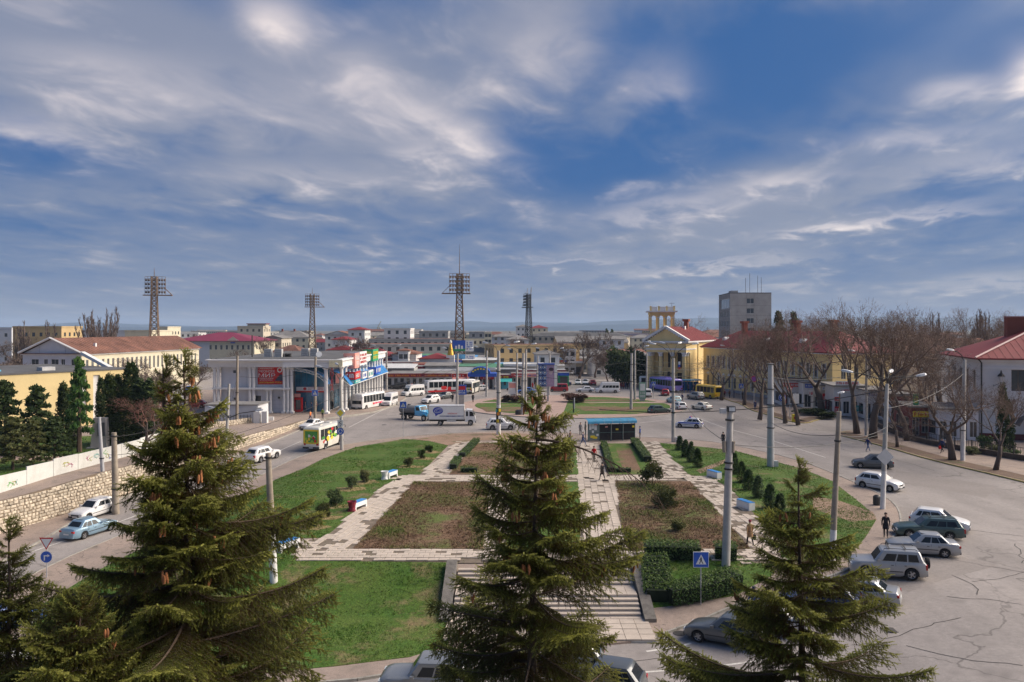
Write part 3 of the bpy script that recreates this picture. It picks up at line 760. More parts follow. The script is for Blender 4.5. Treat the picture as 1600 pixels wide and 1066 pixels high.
M_RUSTBUSH = attr_mat('rust_leaf', [(0.0, (0.055, 0.022, 0.018)), (.5, (0.085, 0.038, 0.03)), (1.0, (0.14, 0.075, 0.05))], rough=.8)
_proto = {}
def cyp_mesh(seed, n=4200):
	k = ('cyp', seed)
	if k not in _proto:
		rs = random.Random(seed); mb = MB(); ct = []
		for i in range(130):
			z = rs.random()**.9; r = .15*math.sin(min(1, z*3.5+.25)*1.57)*(1-z)**.42; a = rs.uniform(0, 6.28)
			ct.append(((math.cos(a)*r*.75, math.sin(a)*r*.75, .04+z*.93), .068*(1.1-z*.6)))
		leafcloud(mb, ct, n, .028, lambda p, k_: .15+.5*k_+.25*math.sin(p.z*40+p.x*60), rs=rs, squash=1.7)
		_proto[k] = mb.mesh('crown', tone=True)
	return _proto[k]
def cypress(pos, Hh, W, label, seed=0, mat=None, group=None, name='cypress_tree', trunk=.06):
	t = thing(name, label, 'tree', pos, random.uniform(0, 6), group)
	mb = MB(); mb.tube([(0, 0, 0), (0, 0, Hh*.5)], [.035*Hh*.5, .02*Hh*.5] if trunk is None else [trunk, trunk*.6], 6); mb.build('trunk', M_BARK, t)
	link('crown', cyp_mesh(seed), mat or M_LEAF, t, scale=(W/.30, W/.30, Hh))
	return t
def bush_mesh(seed, n=1500, r=.5):
	k = ('bush', seed)
	if k not in _proto:
		rs = random.Random(seed); mb = MB(); ct = [((rs.uniform(-.26, .26), rs.uniform(-.26, .26), rs.uniform(.2, .75)), rs.uniform(.14, .26)) for _ in range(12)]
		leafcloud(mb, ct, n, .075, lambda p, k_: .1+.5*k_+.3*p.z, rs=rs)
		_proto[k] = mb.mesh('foliage', tone=True)
	return _proto[k]
def bush(pos, w, hgt, label, mat, seed=0, group=None, name='bush', stem=True):
	t = thing(name, label, 'bush', pos, random.uniform(0, 6), group)
	mb = MB()
	for k in range(4): mb.tube([(0, 0, 0), (math.cos(k*1.7)*w*.22, math.sin(k*1.7)*w*.22, hgt*.6)], [.03, .012], 4)
	mb.build('stem', M_BARK, t)
	link('foliage', bush_mesh(seed), mat, t, scale=(w, w, hgt))
	return t
# ---------------------------------------------------------------- bare winter trees
M_TWIG = mk('twigs', (0.19, 0.135, 0.10), 0.95, var=0.25, scale=1.5)
M_TWIGR = mk('far_twigs', (0.15, 0.11, 0.09), 0.95, var=0.25, scale=.5)
M_TRUNKD = mk('dark_trunk', (0.105, 0.08, 0.066), 0.95, var=0.35, scale=4, bump=0.6)
def bare_mesh(seed, depth=6, spread=.55, up=.12, first=.24, ratio=.76, thin=.62, lean=0.0, twigw=.010, kids=(2, 3), rootr=.017, trunk_up=.0, ribbon=5):
	"""unit-high bare tree: (trunk mesh, crown mesh)"""
	rs = random.Random(seed); T, Cw = MB(), MB()
	segs = []
	def grow(p, d, L, r, lev):
		n = 3 if lev < 3 else 2; pts = [p.copy()]
		for k in range(n):
			d = (d + Vector((rs.gauss(0, .13), rs.gauss(0, .13), rs.gauss(0, .08)+up*.35))).normalized(); p = p+d*L/n; pts.append(p.copy())
		segs.append((pts, r, lev))
		if lev >= depth: return
		kn = rs.choice(kids) if lev > 0 else 3
		for q in range(kn):
			ang = rs.uniform(.5, 1.1)*spread if q else rs.uniform(.1, .5)*spread
			axis = d.orthogonal().normalized(); axis.rotate(Matrix.Rotation(rs.uniform(0, 6.28), 3, d))
			nd = d.copy(); nd.rotate(Matrix.Rotation(ang*1.35, 3, axis)); nd.z += up*.8; nd.normalize()
			grow(pts[-1].copy(), nd, L*ratio*rs.uniform(.75, 1.2), r*(thin*1.12 if q == 0 else thin*.9), lev+1)
		if lev >= 2 and lev < depth:
			for q in range(2):
				axis = d.orthogonal().normalized(); axis.rotate(Matrix.Rotation(rs.uniform(0, 6.28), 3, d)); nd = d.copy(); nd.rotate(Matrix.Rotation(rs.uniform(.6, 1.1), 3, axis))
				grow(pts[1].copy(), nd, L*ratio*.65, r*.4, max(lev+2, depth-1))
	grow(Vector((0, 0, 0)), Vector((lean, 0, 1)).normalized(), first, rootr, 0)
	zmax = max(p.z for s in segs for p in s[0])
	for pts, r, lev in segs:
		pts = [p/zmax for p in pts]; r = r/zmax
		if lev == 0: T.tube(pts, [r*1.35, r*1.1, r, r*.9], 8)
		elif lev < 3: T.tube(pts, [r*1.0, r*.9, r*.8, r*.65][:len(pts)], 5, cap=False)
		elif lev < ribbon: Cw.tube(pts, [r, r*.85, r*.7][:len(pts)] + [r*.6]*(len(pts)-3), 3, cap=False)
		else:
			r = max(r, twigw*.055)
			for a, b in zip(pts[:-1], pts[1:]):
				d = (b-a); w = d.orthogonal().normalized(); w.rotate(Matrix.Rotation(rs.uniform(0, 6), 3, d.normalized())); w *= r
				Cw.poly([a-w, a+w, b+w*.5, b-w*.5])
	return T.mesh('trunk', smooth=True), Cw.mesh('crown')
def poplar_mesh(seed, stems=9, spread=.16, depthn=10):
	rs = random.Random(seed); T, Cw = MB(), MB()
	T.tube([(0, 0, 0), (0, 0, .14)], [.028, .024], 8)
	for s in range(stems):
		a = s*2.4; off = spread*(.25+.75*rs.random()); p = Vector((0, 0, .08)); top = rs.uniform(.72, 1.0)*(1-.25*off/spread)
		pts = [p.copy()]
		for k in range(1, 6):
			t = k/5; pts.append(Vector((math.cos(a)*off*(t**.6), math.sin(a)*off*(t**.6), .08+(top-.08)*t)))
		T.tube(pts, [.012*(1-i/6)+.001 for i in range(6)], 4, cap=False)
		for q in range(depthn*5):
			t = rs.uniform(.12, .98); k = min(4, int(t*5)); b = pts[k].lerp(pts[k+1], t*5-k)
			az = rs.uniform(0, 6.28); L = .17*(1-t*.65)*rs.uniform(.5, 1.1); d = Vector((math.cos(az)*.32, math.sin(az)*.32, .95)); e = b+d*L
			w = Vector((-math.sin(az), math.cos(az), 0))*.0034
			Cw.poly([b-w, b+w, e+w*.3, e-w*.3])
			for j in range(4):
				tt = rs.uniform(.2, 1); c = b.lerp(e, tt); az2 = rs.uniform(0, 6.28); f = c+Vector((math.cos(az2)*.3, math.sin(az2)*.3, .9))*L*.4
				w2 = Vector((-math.sin(az2), math.cos(az2), 0))*.0026; Cw.poly([c-w2, c+w2, f])
	return T.mesh('trunk'), Cw.mesh('crown')
BARE = [bare_mesh(21, 8, twigw=.013), bare_mesh(22, 8, spread=.7, twigw=.013), bare_mesh(29, 8, spread=.55, up=.2, twigw=.013), bare_mesh(31, 8, spread=.8, first=.18, twigw=.013)]
BFAR = [bare_mesh(41, 6, spread=.6, twigw=.055, ribbon=3, rootr=.012, first=.16, kids=(3, 3)), bare_mesh(42, 6, spread=.7, twigw=.055, ribbon=3, rootr=.012, first=.14, kids=(3, 3)), bare_mesh(43, 6, spread=.5, up=.2, twigw=.055, ribbon=3, rootr=.012, first=.16, kids=(3, 3))]
POP = [poplar_mesh(51, 26, .34), poplar_mesh(52, 7, .10), poplar_mesh(53, 5, .07)]
def bare_tree(pos, Hh, label, k=0, src=None, W=1.0, group=None, name='bare_tree', mats=None, rz=None):
	t = thing(name, label, 'tree', pos, random.uniform(0, 6.28) if rz is None else rz, group)
	a, b = (src or BARE)[k % len(src or BARE)]
	m1, m2 = mats or (M_TRUNKD, M_TWIG)
	link('trunk', a, m1, t, scale=(Hh*W, Hh*W, Hh)); link('crown', b, m2, t, scale=(Hh*W, Hh*W, Hh))
	return t
# ---------------------------------------------------------------- vehicles
M_GLASS = mk('car_glass', (0.014, 0.019, 0.023), 0.10, var=0.05, spec=0.35)
M_TYRE = mk('tyre_rubber', (0.022, 0.021, 0.020), 0.9, var=0.2)
M_RIM = mk('wheel_rim', (0.42, 0.42, 0.43), 0.35, 0.7, var=0.1)
M_TRIM = mk('black_trim', (0.035, 0.035, 0.037), 0.6, var=0.1)
M_HEAD = mk('headlight_glass', (0.62, 0.64, 0.64), 0.12, var=0.05, spec=0.9)
M_TAIL = mk('tail_light_glass', (0.42, 0.012, 0.012), 0.2, var=0.05, spec=0.8)
M_PLATE = mk('number_plate', (0.68, 0.68, 0.66), 0.5, var=0.05)
M_CHROME = mk('chrome', (0.6, 0.6, 0.6), 0.2, 0.9, var=0.05)
def paint(name, rgb, metal=0.0, rough=0.32): return mk(name, rgb, rough, metal, var=0.05, scale=1.2, dirt=0.22, dirtc=(0.25, 0.22, 0.19), spec=0.5, coat=0.5)
PW = paint('white_paint', (0.74, 0.73, 0.71)); PS = paint('silver_paint', (0.36, 0.365, 0.365), .4); PG = paint('grey_silver_paint', (0.26, 0.27, 0.27), .4)
PDG = paint('dark_green_paint', (0.045, 0.085, 0.08), .2); PGR = paint('graphite_paint', (0.10, 0.11, 0.115), .3); PBK = paint('black_paint', (0.02, 0.02, 0.024), .1)
PBL = paint('blue_silver_paint', (0.22, 0.34, 0.44), .3); PRED = paint('red_paint', (0.36, 0.015, 0.02)); PBLUE = paint('bright_blue_paint', (0.03, 0.12, 0.42)); PNAVY = paint('navy_paint', (0.03, 0.045, 0.10), .2)
PCY = paint('pale_cyan_paint', (0.38, 0.60, 0.62)); PYEL = paint('bus_yellow_paint', (0.80, 0.50, 0.02)); PLIL = paint('lilac_paint', (0.26, 0.21, 0.60)); PTRK = paint('truck_blue_paint', (0.06, 0.42, 0.72)); POLV = paint('olive_grey_paint', (0.09, 0.11, 0.10), .2)
PCREAM = paint('cream_paint', (0.72, 0.69, 0.60)); PDGRN = paint('deep_green_paint', (0.04, 0.075, 0.065), .2)
def sharp(me, ang=32):
	me.polygons.foreach_set('use_smooth', [True]*len(me.polygons))
	try: me.set_sharp_from_angle(angle=R(ang))
	except Exception: pass
	return me
def wheel_meshes(r, w=.2):
	k = ('wheel', round(r, 3), w)
	if k in _proto: return _proto[k]
	t = MB(); n = 18
	prof = [(r*.62, -w/2), (r*.93, -w/2), (r, -w/2+.03), (r, w/2-.03), (r*.93, w/2), (r*.62, w/2), (r*.62, -w/2)]
	for j in range(n):
		for (ra, ya), (rb, yb) in zip(prof[:-1], prof[1:]):
			a0, a1 = 2*math.pi*j/n, 2*math.pi*(j+1)/n
			t.poly([(ra*math.cos(a0), ya, ra*math.sin(a0)), (rb*math.cos(a0), yb, rb*math.sin(a0)), (rb*math.cos(a1), yb, rb*math.sin(a1)), (ra*math.cos(a1), ya, ra*math.sin(a1))])
	m = MB()
	for s in (-1, 1):
		yo = s*w*.36
		ring = [(r*.64*math.cos(2*math.pi*j/n), yo+s*.02, r*.64*math.sin(2*math.pi*j/n)) for j in range(n)]
		ring2 = [(r*.56*math.cos(2*math.pi*j/n), yo-s*.01, r*.56*math.sin(2*math.pi*j/n)) for j in range(n)]
		a, b = m.pts(ring), m.pts(ring2)
		for j in range(n): m.face((a[j], a[(j+1) % n], b[(j+1) % n], b[j]))
		for q in range(5):
			an = q*2*math.pi/5; c_, s_ = math.cos(an), math.sin(an); px, pz = -s_*r*.10, c_*r*.10
			m.poly([(px*.7, yo+s*.012, pz*.7), (c_*r*.58+px, yo+s*.012, s_*r*.58+pz), (c_*r*.58-px, yo+s*.012, s_*r*.58-pz), (-px*.7, yo+s*.012, -pz*.7)])
		m.lathe([(.001, 0), (.001, .001)], 3)
	_proto[k] = (t.mesh('tyre'), m.mesh('rim')); return _proto[k]
def add_wheels(t, xs, r, hw, w=.2, rimm=None, dual=False):
	ty, ri = wheel_meshes(r, w)
	for x in xs:
		for s in (-1, 1):
			e = link('wheel', ty, M_TYRE, t, loc=(x, s*(hw-w/2-.015), r))
			link('rim', ri, rimm or M_RIM, e)
def quad_on(c, s0, s1, t0, t1, off=0.006, sub=1):
	"""a quad lifted off the bilinear face c = (bottom a, bottom b, top b, top a)"""
	a, b, d, e = [Vector(p) for p in c]
	n = (b-a).cross(e-a).normalized()*off
	f = lambda s, t: a.lerp(b, s).lerp(e.lerp(d, s), t)+n
	return [f(s0, t0), f(s1, t0), f(s1, t1), f(s0, t1)]
def slab(mb, q, th=0.012):
	q = [Vector(p) for p in q]; n = (q[1]-q[0]).cross(q[3]-q[0]).normalized()*th
	i = mb.pts([p-n for p in q]+q);
	for f in ((4, 5, 6, 7), (0, 1, 5, 4), (1, 2, 6, 5), (2, 3, 7, 6), (3, 0, 4, 7)): mb.face([i[k] for k in f])
SPEC = {
 # L, W, H, wheelbase shift, wheel r, belt z, hood z, cowl x, roof front x, roof rear x, rear glass base x, deck z, windows (s0, s1) per side, t range
 'sedan': dict(L=4.30, W=1.70, H=1.42, wb=2.50, wx=0.08, r=.30, belt=.90, hood=.74, cowl=.72, rf=.10, rb=-1.02, rg=-1.58, deck=.96, win=[(.16, .44), (.475, .72), (.745, .95)], tr=(.10, .84)),
 'hatch': dict(L=4.00, W=1.70, H=1.46, wb=2.48, wx=0.05, r=.30, belt=.92, hood=.76, cowl=.80, rf=.15, rb=-1.38, rg=-1.86, deck=.95, win=[(.16, .46), (.495, .76), (.785, .92)], tr=(.10, .84)),
 'city':  dict(L=3.95, W=1.70, H=1.50, wb=2.48, wx=0.02, r=.31, belt=.98, hood=.84, cowl=.98, rf=.25, rb=-1.30, rg=-1.84, deck=1.04, win=[(.18, .50), (.53, .80), (.82, .93)], tr=(.12, .82)),
 'wagon': dict(L=4.50, W=1.72, H=1.46, wb=2.60, wx=0.10, r=.31, belt=.92, hood=.76, cowl=.85, rf=.22, rb=-1.80, rg=-2.12, deck=.98, win=[(.14, .38), (.405, .62), (.645, .90)], tr=(.10, .84)),
 'suv':   dict(L=4.25, W=1.78, H=1.70, wb=2.50, wx=0.02, r=.36, belt=1.06, hood=.98, cowl=.82, rf=.34, rb=-1.74, rg=-1.96, deck=1.08, win=[(.13, .40), (.43, .66), (.69, .92)], tr=(.10, .84)),
 'crossover': dict(L=4.45, W=1.80, H=1.66, wb=2.65, wx=0.05, r=.35, belt=1.04, hood=.92, cowl=.98, rf=.35, rb=-1.55, rg=-2.08, deck=1.10, win=[(.16, .44), (.47, .72), (.75, .90)], tr=(.12, .82)),
 'van':   dict(L=5.60, W=1.95, H=2.50, wb=3.30, wx=-.05, r=.34, belt=1.12, hood=1.02, cowl=2.02, rf=1.30, rb=-2.66, rg=-2.74, deck=1.16, win=[(.13, .25), (.275, .44), (.46, .62), (.64, .80), (.82, .97)], tr=(.10, .56)),
 'minivan': dict(L=4.75, W=1.84, H=1.92, wb=2.90, wx=0.0, r=.33, belt=1.05, hood=.96, cowl=1.62, rf=.88, rb=-2.15, rg=-2.30, deck=1.08, win=[(.15, .34), (.365, .60), (.625, .92)], tr=(.10, .80)),
 'smallvan': dict(L=4.20, W=1.72, H=1.80, wb=2.70, wx=0.0, r=.30, belt=1.00, hood=.90, cowl=1.05, rf=.50, rb=-1.98, rg=-2.05, deck=1.02, win=[(.14, .36)], tr=(.10, .74)),
}
def car_meshes(kind):
	k = ('car', kind)
	if k in _proto: return _proto[k]
	S = SPEC[kind]; L, W, H = S['L'], S['W'], S['H']; hw = W/2; fx, rx = S['wx']+S['wb']/2, S['wx']-S['wb']/2; r = S['r']; ra = r*1.17; cl = .19
	out = {}
	xs = set()
	for xw in (fx, rx):
		for q in range(0, 9): xs.add(round(xw-ra*math.cos(math.pi*q/8), 4))
	for x in (-L/2, -L/2+.05, -L/2+.14, -L/2+.3, S['rg'], 0, -.6, .6, S['cowl'], S['cowl']+.02, L/2-.5, L/2-.3, L/2-.14, L/2-.05, L/2): xs.add(round(x, 4))
	xs = sorted(xs)
	def zs(x):
		P_ = [(-L/2, S['deck']-.34), (-L/2+.05, S['deck']-.14), (-L/2+.14, S['deck']-.03), (S['rg'], S['deck']), (-.4, S['belt']+.02), (S['cowl'], S['belt']), (S['cowl']+.3, S['belt']-.03), (L/2-.35, S['hood']+.02), (L/2-.14, S['hood']-.06), (L/2-.05, S['hood']-.14), (L/2, S['hood']-.26)]
		P_.sort()
		for (a, za), (b, zb) in zip(P_[:-1], P_[1:]):
			if x <= b+1e-6: return za+(zb-za)*((x-a)/(b-a) if b > a else 0)
		return P_[-1][1]
	def zb(x):
		z = cl + (.06 if abs(x) > L/2-.2 else 0)
		for xw in (fx, rx):
			d = abs(x-xw)
			if d < ra-1e-4: z = max(z, r+math.sqrt(max(0, ra*ra-d*d)))
			elif d < ra+1e-3: z = max(z, r*.75)
		return z
	def wd(x):
		e = max(0, (abs(x)-(L/2-.75))/.75); return hw*(1-.17*e**2.6)
	mb = MB(); rings = []
	for x in xs:
		w, b, s_ = wd(x), zb(x), zs(x); b = min(b, s_-.10); hgt = s_-b
		prof = [(w*.90 if b < .5 else w*.95, b), (w*.985, b+hgt*.12), (w, b+hgt*.42), (w*.985, b+hgt*.78), (w*.95, b+hgt*.95), (w*.86, s_+.012), (w*.45, s_+.03), (0, s_+.036)]
		rings.append(mb.pts([(x, -p, z) for p, z in prof]+[(x, p, z) for p, z in prof[::-1][1:]]))
	for A, B in zip(rings[:-1], rings[1:]):
		for j in range(len(A)-1): mb.face((A[j], A[j+1], B[j+1], B[j])[::-1])
	mb.face(rings[0]); mb.face(rings[-1][::-1])
	out['body'] = sharp(mb.mesh('body'), 38)
	u = MB(); u.box(-L/2+.12, L/2-.12, -hw+.24, hw-.24, .20, .62); u.box(-L/2+.9, L/2-.9, -hw+.10, hw-.10, .22, .5); out['underbody'] = u.mesh('underbody')
	# cabin shell
	c = MB(); zb0, zr = S['belt']-.02, H; wb_, wr = hw*.90, hw*(.90 if kind == 'van' else .84 if kind in ('suv', 'minivan', 'smallvan') else .74)
	cx, rf, rb, rg = S['cowl'], S['rf'], S['rb'], S['rg']
	lev = [(0, 0), (.86, .07), (.965, .035), (1.0, -.02)]
	def ring(t, ins):
		x1 = cx+(rf-cx)*min(1, t/.965); x0 = rg+(rb-rg)*min(1, t/.965); w = wb_+(wr-wb_)*min(1, t/.965); z = zb0+(zr-zb0)*t
		if t > .9: x1 -= .03; x0 += .03; w -= .02
		if t >= 1: x1 -= .16; x0 += .14; w -= .13
		return [(x1, -w*.86, z), (x1-.10, -w, z), (x0+.08, -w, z), (x0, -w*.86, z), (x0, w*.86, z), (x0+.08, w, z), (x1-.10, w, z), (x1, w*.86, z)]
	R_ = [c.pts(ring(t, i)) for t, i in lev]
	for A, B in zip(R_[:-1], R_[1:]):
		for j in range(8): c.face((A[j], A[(j+1) % 8], B[(j+1) % 8], B[j])[::-1])
	crown = c.pts([((cx+rb)/2-.2+dx, y, H+.025) for dx, y in ((.5, -wr*.45), (-.6, -wr*.45), (-.6, wr*.45), (.5, wr*.45))]); T = R_[-1]
	c.face((T[0], crown[0], crown[3], T[7])[::-1]); c.face((T[0], T[1], crown[0])[::-1]); c.face((T[1], T[2], crown[1], crown[0])[::-1]); c.face((T[2], T[3], crown[1])[::-1])
	c.face((T[3], T[4], crown[2], crown[1])[::-1]); c.face((T[4], T[5], crown[2])[::-1]); c.face((T[5], T[6], crown[3], crown[2])[::-1]); c.face((T[6], T[7], crown[3])[::-1]); c.face(crown[::-1])
	out['cabin'] = sharp(c.mesh('cabin'), 30)
	b0, t1 = ring(0, 0), ring(.86, 0)
	t0_, t1_ = S['tr']
	side = {-1: (b0[2], b0[1], t1[1], t1[2]), 1: (b0[6], b0[5], t1[5], t1[6])}
	def one(q, nm):
		m = MB(); slab(m, q); return m.mesh(nm)
	wt = (.06, .97) if kind != 'van' else (.04, .62)
	out['windscreen'] = one(quad_on((b0[0], b0[7], t1[7], t1[0]), .03, .97, wt[0], wt[1]), 'windscreen')
	if kind == 'smallvan': out['rear_window'] = one(quad_on((b0[4], b0[3], t1[3], t1[4]), .08, .92, .25, .8), 'rear_window')
	else: out['rear_window'] = one(quad_on((b0[4], b0[3], t1[3], t1[4]), .06, .94, .12, .90 if kind != 'van' else .55), 'rear_window')
	sw = []
	for s in (-1, 1):
		c4 = side[s]
		for (a, b) in S['win']:
			# s runs from the rear on one side, from the front on the other
			a2, b2 = (1-b, 1-a) if s == -1 else (a, b)
			q = quad_on(c4, a2, b2, t0_, t1_)
			sw.append(one(q, 'side_window'))
	out['sides'] = sw
	# lamps, bumpers, plates
	hz = S['hood']-.14; lz = S['deck']-.17
	m = MB(); m.box(L/2-.10, L/2+.005, -wd(L/2-.05)*.98, wd(L/2-.05)*.98, .27, .44); m.box(-L/2-.005, -L/2+.10, -wd(L/2-.05)*.98, wd(L/2-.05)*.98, .27, .44); out['bumper'] = m.mesh('bumper')
	m = MB(); m.box(L/2-.06, L/2-.005+.012, -.42, .42, hz-.16, hz-.03); out['grille'] = m.mesh('grille')
	hl = []
	for s in (-1, 1):
		m = MB(); y0, y1 = sorted((s*hw*.50, s*hw*.86)); m.box(L/2-.16, L/2-.022, y0, y1, hz-.11, hz+.03); hl.append(m.mesh('headlight'))
	tl = []
	for s in (-1, 1):
		m = MB(); y0, y1 = sorted((s*hw*.60, s*hw*.885))
		tall = kind in ('van', 'minivan', 'smallvan', 'suv', 'city', 'crossover', 'wagon')
		m.box(-L/2+.008, -L/2+.16, y0, y1, lz-(.26 if tall else .12), lz+.02); tl.append(m.mesh('tail_light'))
	out['hl'], out['tl'] = hl, tl
	m = MB(); m.box(L/2, L/2+.016, -.26, .26, .36, .47); out['pf'] = m.mesh('number_plate')
	m = MB(); m.box(-L/2-.016, -L/2, -.26, .26, .48 if kind != 'sedan' else .50, .60); out['pr'] = m.mesh('number_plate')
	m = []
	for s in (-1, 1):
		q = MB(); q.box(cx-.36, cx-.20, s*hw+(-.02 if s > 0 else -.14), s*hw+(.14 if s > 0 else .02), S['belt']+.0, S['belt']+.12); m.append(q.mesh('wing_mirror'))
	out['mir'] = m
	dm = []
	for s in (-1, 1):
		q = MB()
		for (a, b) in S['win'][:2]:
			xx = cx-.08+(rg-cx)*b; q.box(xx, xx+.012, s*hw*.975-.008+(-.0), s*hw*.975+.012, .30, S['belt']-.04)
			q.box(xx+.12, xx+.26, s*hw-.015, s*hw+.012, S['belt']-.20, S['belt']-.17)
		q.box(rx+ra+.04, fx-ra-.04, s*hw-.012, s*hw+.010, .48, .53); dm.append(q.mesh('door_trim'))
	out['door'] = dm
	_proto[k] = out; return out
def car(kind, pos, ang, pm, label, cat='car', group=None, name='parked_car', rack=False, spare=False, low=None, rimm=None, sunroof=False, roofm=None, tilt=True):
	o = car_meshes(kind); S = SPEC[kind]
	t = thing(name, label, cat, pos, R(ang), group)
	# sit on the slope of the road
	if tilt:
		d = Vector((math.cos(R(ang)), math.sin(R(ang))))
		f, b = h(pos[0]+d.x*1.2, pos[1]+d.y*1.2), h(pos[0]-d.x*1.2, pos[1]-d.y*1.2)
		t.rotation_euler = (0, -math.atan2(f-b, 2.4), R(ang))
	link('body', o['body'], pm, t); link('cabin', o['cabin'], roofm or pm, t); link('underbody', o['underbody'], M_TRIM, t)
	link('windscreen', o['windscreen'], M_GLASS, t); link('rear_window', o['rear_window'], M_GLASS, t)
	for m in o['sides']: link('side_window', m, M_GLASS, t)
	link('bumper', o['bumper'], low or M_TRIM, t); link('grille', o['grille'], M_TRIM, t)
	for m in o['hl']: link('headlight', m, M_HEAD, t)
	for m in o['tl']: link('tail_light', m, M_TAIL, t)
	link('number_plate', o['pf'], M_PLATE, t); link('number_plate', o['pr'], M_PLATE, t)
	for m in o['mir']: link('wing_mirror', m, pm, t)
	for m in o['door']: link('door_trim', m, M_TRIM, t)
	add_wheels(t, (S['wx']+S['wb']/2, S['wx']-S['wb']/2), S['r'], S['W']/2, rimm=rimm)
	if rack:
		for s in (-1, 1):
			m = MB(); y = s*S['W']*.33; m.tube([(S['rf']-.1, y, S['H']+.02), (S['rf']-.2, y, S['H']+.09), (S['rb']+.25, y, S['H']+.09), (S['rb']+.15, y, S['H']+.02)], .02, 5); m.build('roof_rail', M_TRIM, t)
		for x in (-.1, -1.0):
			m = MB(); m.box(x, x+.05, -S['W']*.33, S['W']*.33, S['H']+.085, S['H']+.115); m.build('roof_bar', M_TRIM, t)
	if spare:
		ty, ri = wheel_meshes(.33, .2)
		e = link('spare_wheel', ty, M_TYRE, t, loc=(-S['L']/2-.09, .12, .92), rot=(0, 0, R(90))); link('rim', ri, M_RIM, e)
	if sunroof:
		m = MB(); m.box(-.75, -.1, -.36, .36, S['H']+.02, S['H']+.036); m.build('sunroof', M_GLASS, t)
	return t
def bus(pos, ang, L, W, H, pm, label, name='bus', decal=None, r=.42, face_glass=True, dome=False, lowm=None, door_side=-1, front_h=.62, group=None, upper=None):
	"""box bodied bus: rounded shell, ribbon windows, doors, wheels"""
	t = thing(name, label, 'bus', pos, R(ang), group); hw = W/2
	fx, rx = L/2-L*.17, -L/2+L*.24; ra = r*1.15
	mb = MB(); xs = sorted(set([-L/2, -L/2+.06, -L/2+.2, 0, L/2-.2, L/2-.06, L/2]+[round(xw-ra*math.cos(math.pi*q/6), 4) for xw in (fx, rx) for q in range(7)])); rings = []
	for x in xs:
		e = max(0, (abs(x)-(L/2-.2))/.2); w = hw*(1-.06*e**2); top = H-.16*e**2*(1 if x < 0 else 1.6); b = .32
		for xw in (fx, rx):
			d = abs(x-xw)
			if d < ra: b = max(b, r+math.sqrt(max(0, ra*ra-d*d)))
		prof = [(w*.97, b), (w, max(b+.02, .9)), (w, H*.48), (w*.965, top-.22), (w*.90, top-.07), (w*.72, top), (0, top+.03)]
		rings.append(mb.pts([(x, -p, z) for p, z in prof]+[(x, p, z) for p, z in prof[::-1][1:]]))
	for A, B in zip(rings[:-1], rings[1:]):
		for j in range(len(A)-1): mb.face((A[j], A[j+1], B[j+1], B[j])[::-1])
	mb.face(rings[0]); mb.face(rings[-1][::-1])
	link('body', sharp(mb.mesh('body'), 40), pm, t)
	m = MB(); m.box(-L/2+.2, L/2-.2, -hw+.3, hw-.3, .28, .8); m.build('underbody', M_TRIM, t)
	z0, z1 = H*.46, H-.36; n = max(4, int(L/1.15))
	for s in (-1, 1):
		for k in range(n):
			a = -L/2+.35+(L-.75)*k/n; b = a+(L-.75)/n-.10
			if s == door_side and k in (n-1, 1):
				m = MB(); m.box(a, b, s*(hw-.02)-.005, s*(hw+.008)+.005, .42, z1); m.build('door', M_GLASS, t); continue
			m = MB(); yb, yt = s*hw, s*hw*.966
			q = [(a, yb+s*.005, z0), (b, yb+s*.005, z0), (b, yt+s*.008, z1), (a, yt+s*.008, z1)]
			if s > 0: q = q[::-1]
			slab(m, q); m.build('side_window', M_GLASS, t)
	m = MB(); q = [(L/2+.008, -hw*.80, H*front_h*.62), (L/2+.008, hw*.80, H*front_h*.62), (L/2-.01, hw*.78, H-.42), (L/2-.01, -hw*.78, H-.42)]; slab(m, q); m.build('windscreen', M_GLASS, t)
	m = MB(); q = [(-L/2-.008, hw*.78, H*.52), (-L/2-.008, -hw*.78, H*.52), (-L/2-.002, -hw*.76, H-.42), (-L/2-.002, hw*.76, H-.42)]; slab(m, q); m.build('rear_window', M_GLASS, t)
	for s in (-1, 1):
		m = MB(); y0, y1 = sorted((s*hw*.6, s*hw*.86)); m.box(L/2-.05, L/2+.015, y0, y1, .62, .80); m.build('headlight', M_HEAD, t)
		m = MB(); m.box(-L/2-.015, -L/2+.05, y0+.02*s, y1, .75, 1.0); m.build('tail_light', M_TAIL, t)
		m = MB(); m.tube([(L/2-.05, s*hw*.95, H-.5), (L/2+.22, s*hw*1.08, H-.55), (L/2+.24, s*hw*1.08, H-.85)], .04, 5); m.build('wing_mirror', M_TRIM, t)
	m = MB(); m.box(L/2-.02, L/2+.06, -hw*.95, hw*.95, .34, .56); m.box(-L/2-.06, -L/2+.02, -hw*.95, hw*.95, .34, .56); m.build('bumper', lowm or M_TRIM, t)
	m = MB(); m.box(L/2+.06, L/2+.075, -.26, .26, .40, .51); m.box(-L/2-.075, -L/2-.06, -.26, .26, .40, .51); m.build('number_plate', M_PLATE, t)
	for x in (L*.18, -L*.2):
		m = MB(); m.box(x-.35, x+.35, -.35, .35, H, H+.10); m.build('roof_hatch', pm, t)
	add_wheels(t, (fx, rx), r, hw, .26)
	if decal: decal(t, L, hw, H)
	return t
def cpos(u, v, fwd=0.0):
	return P(u, v)
G_ROW = 'cars parked nose-in along the kerb'
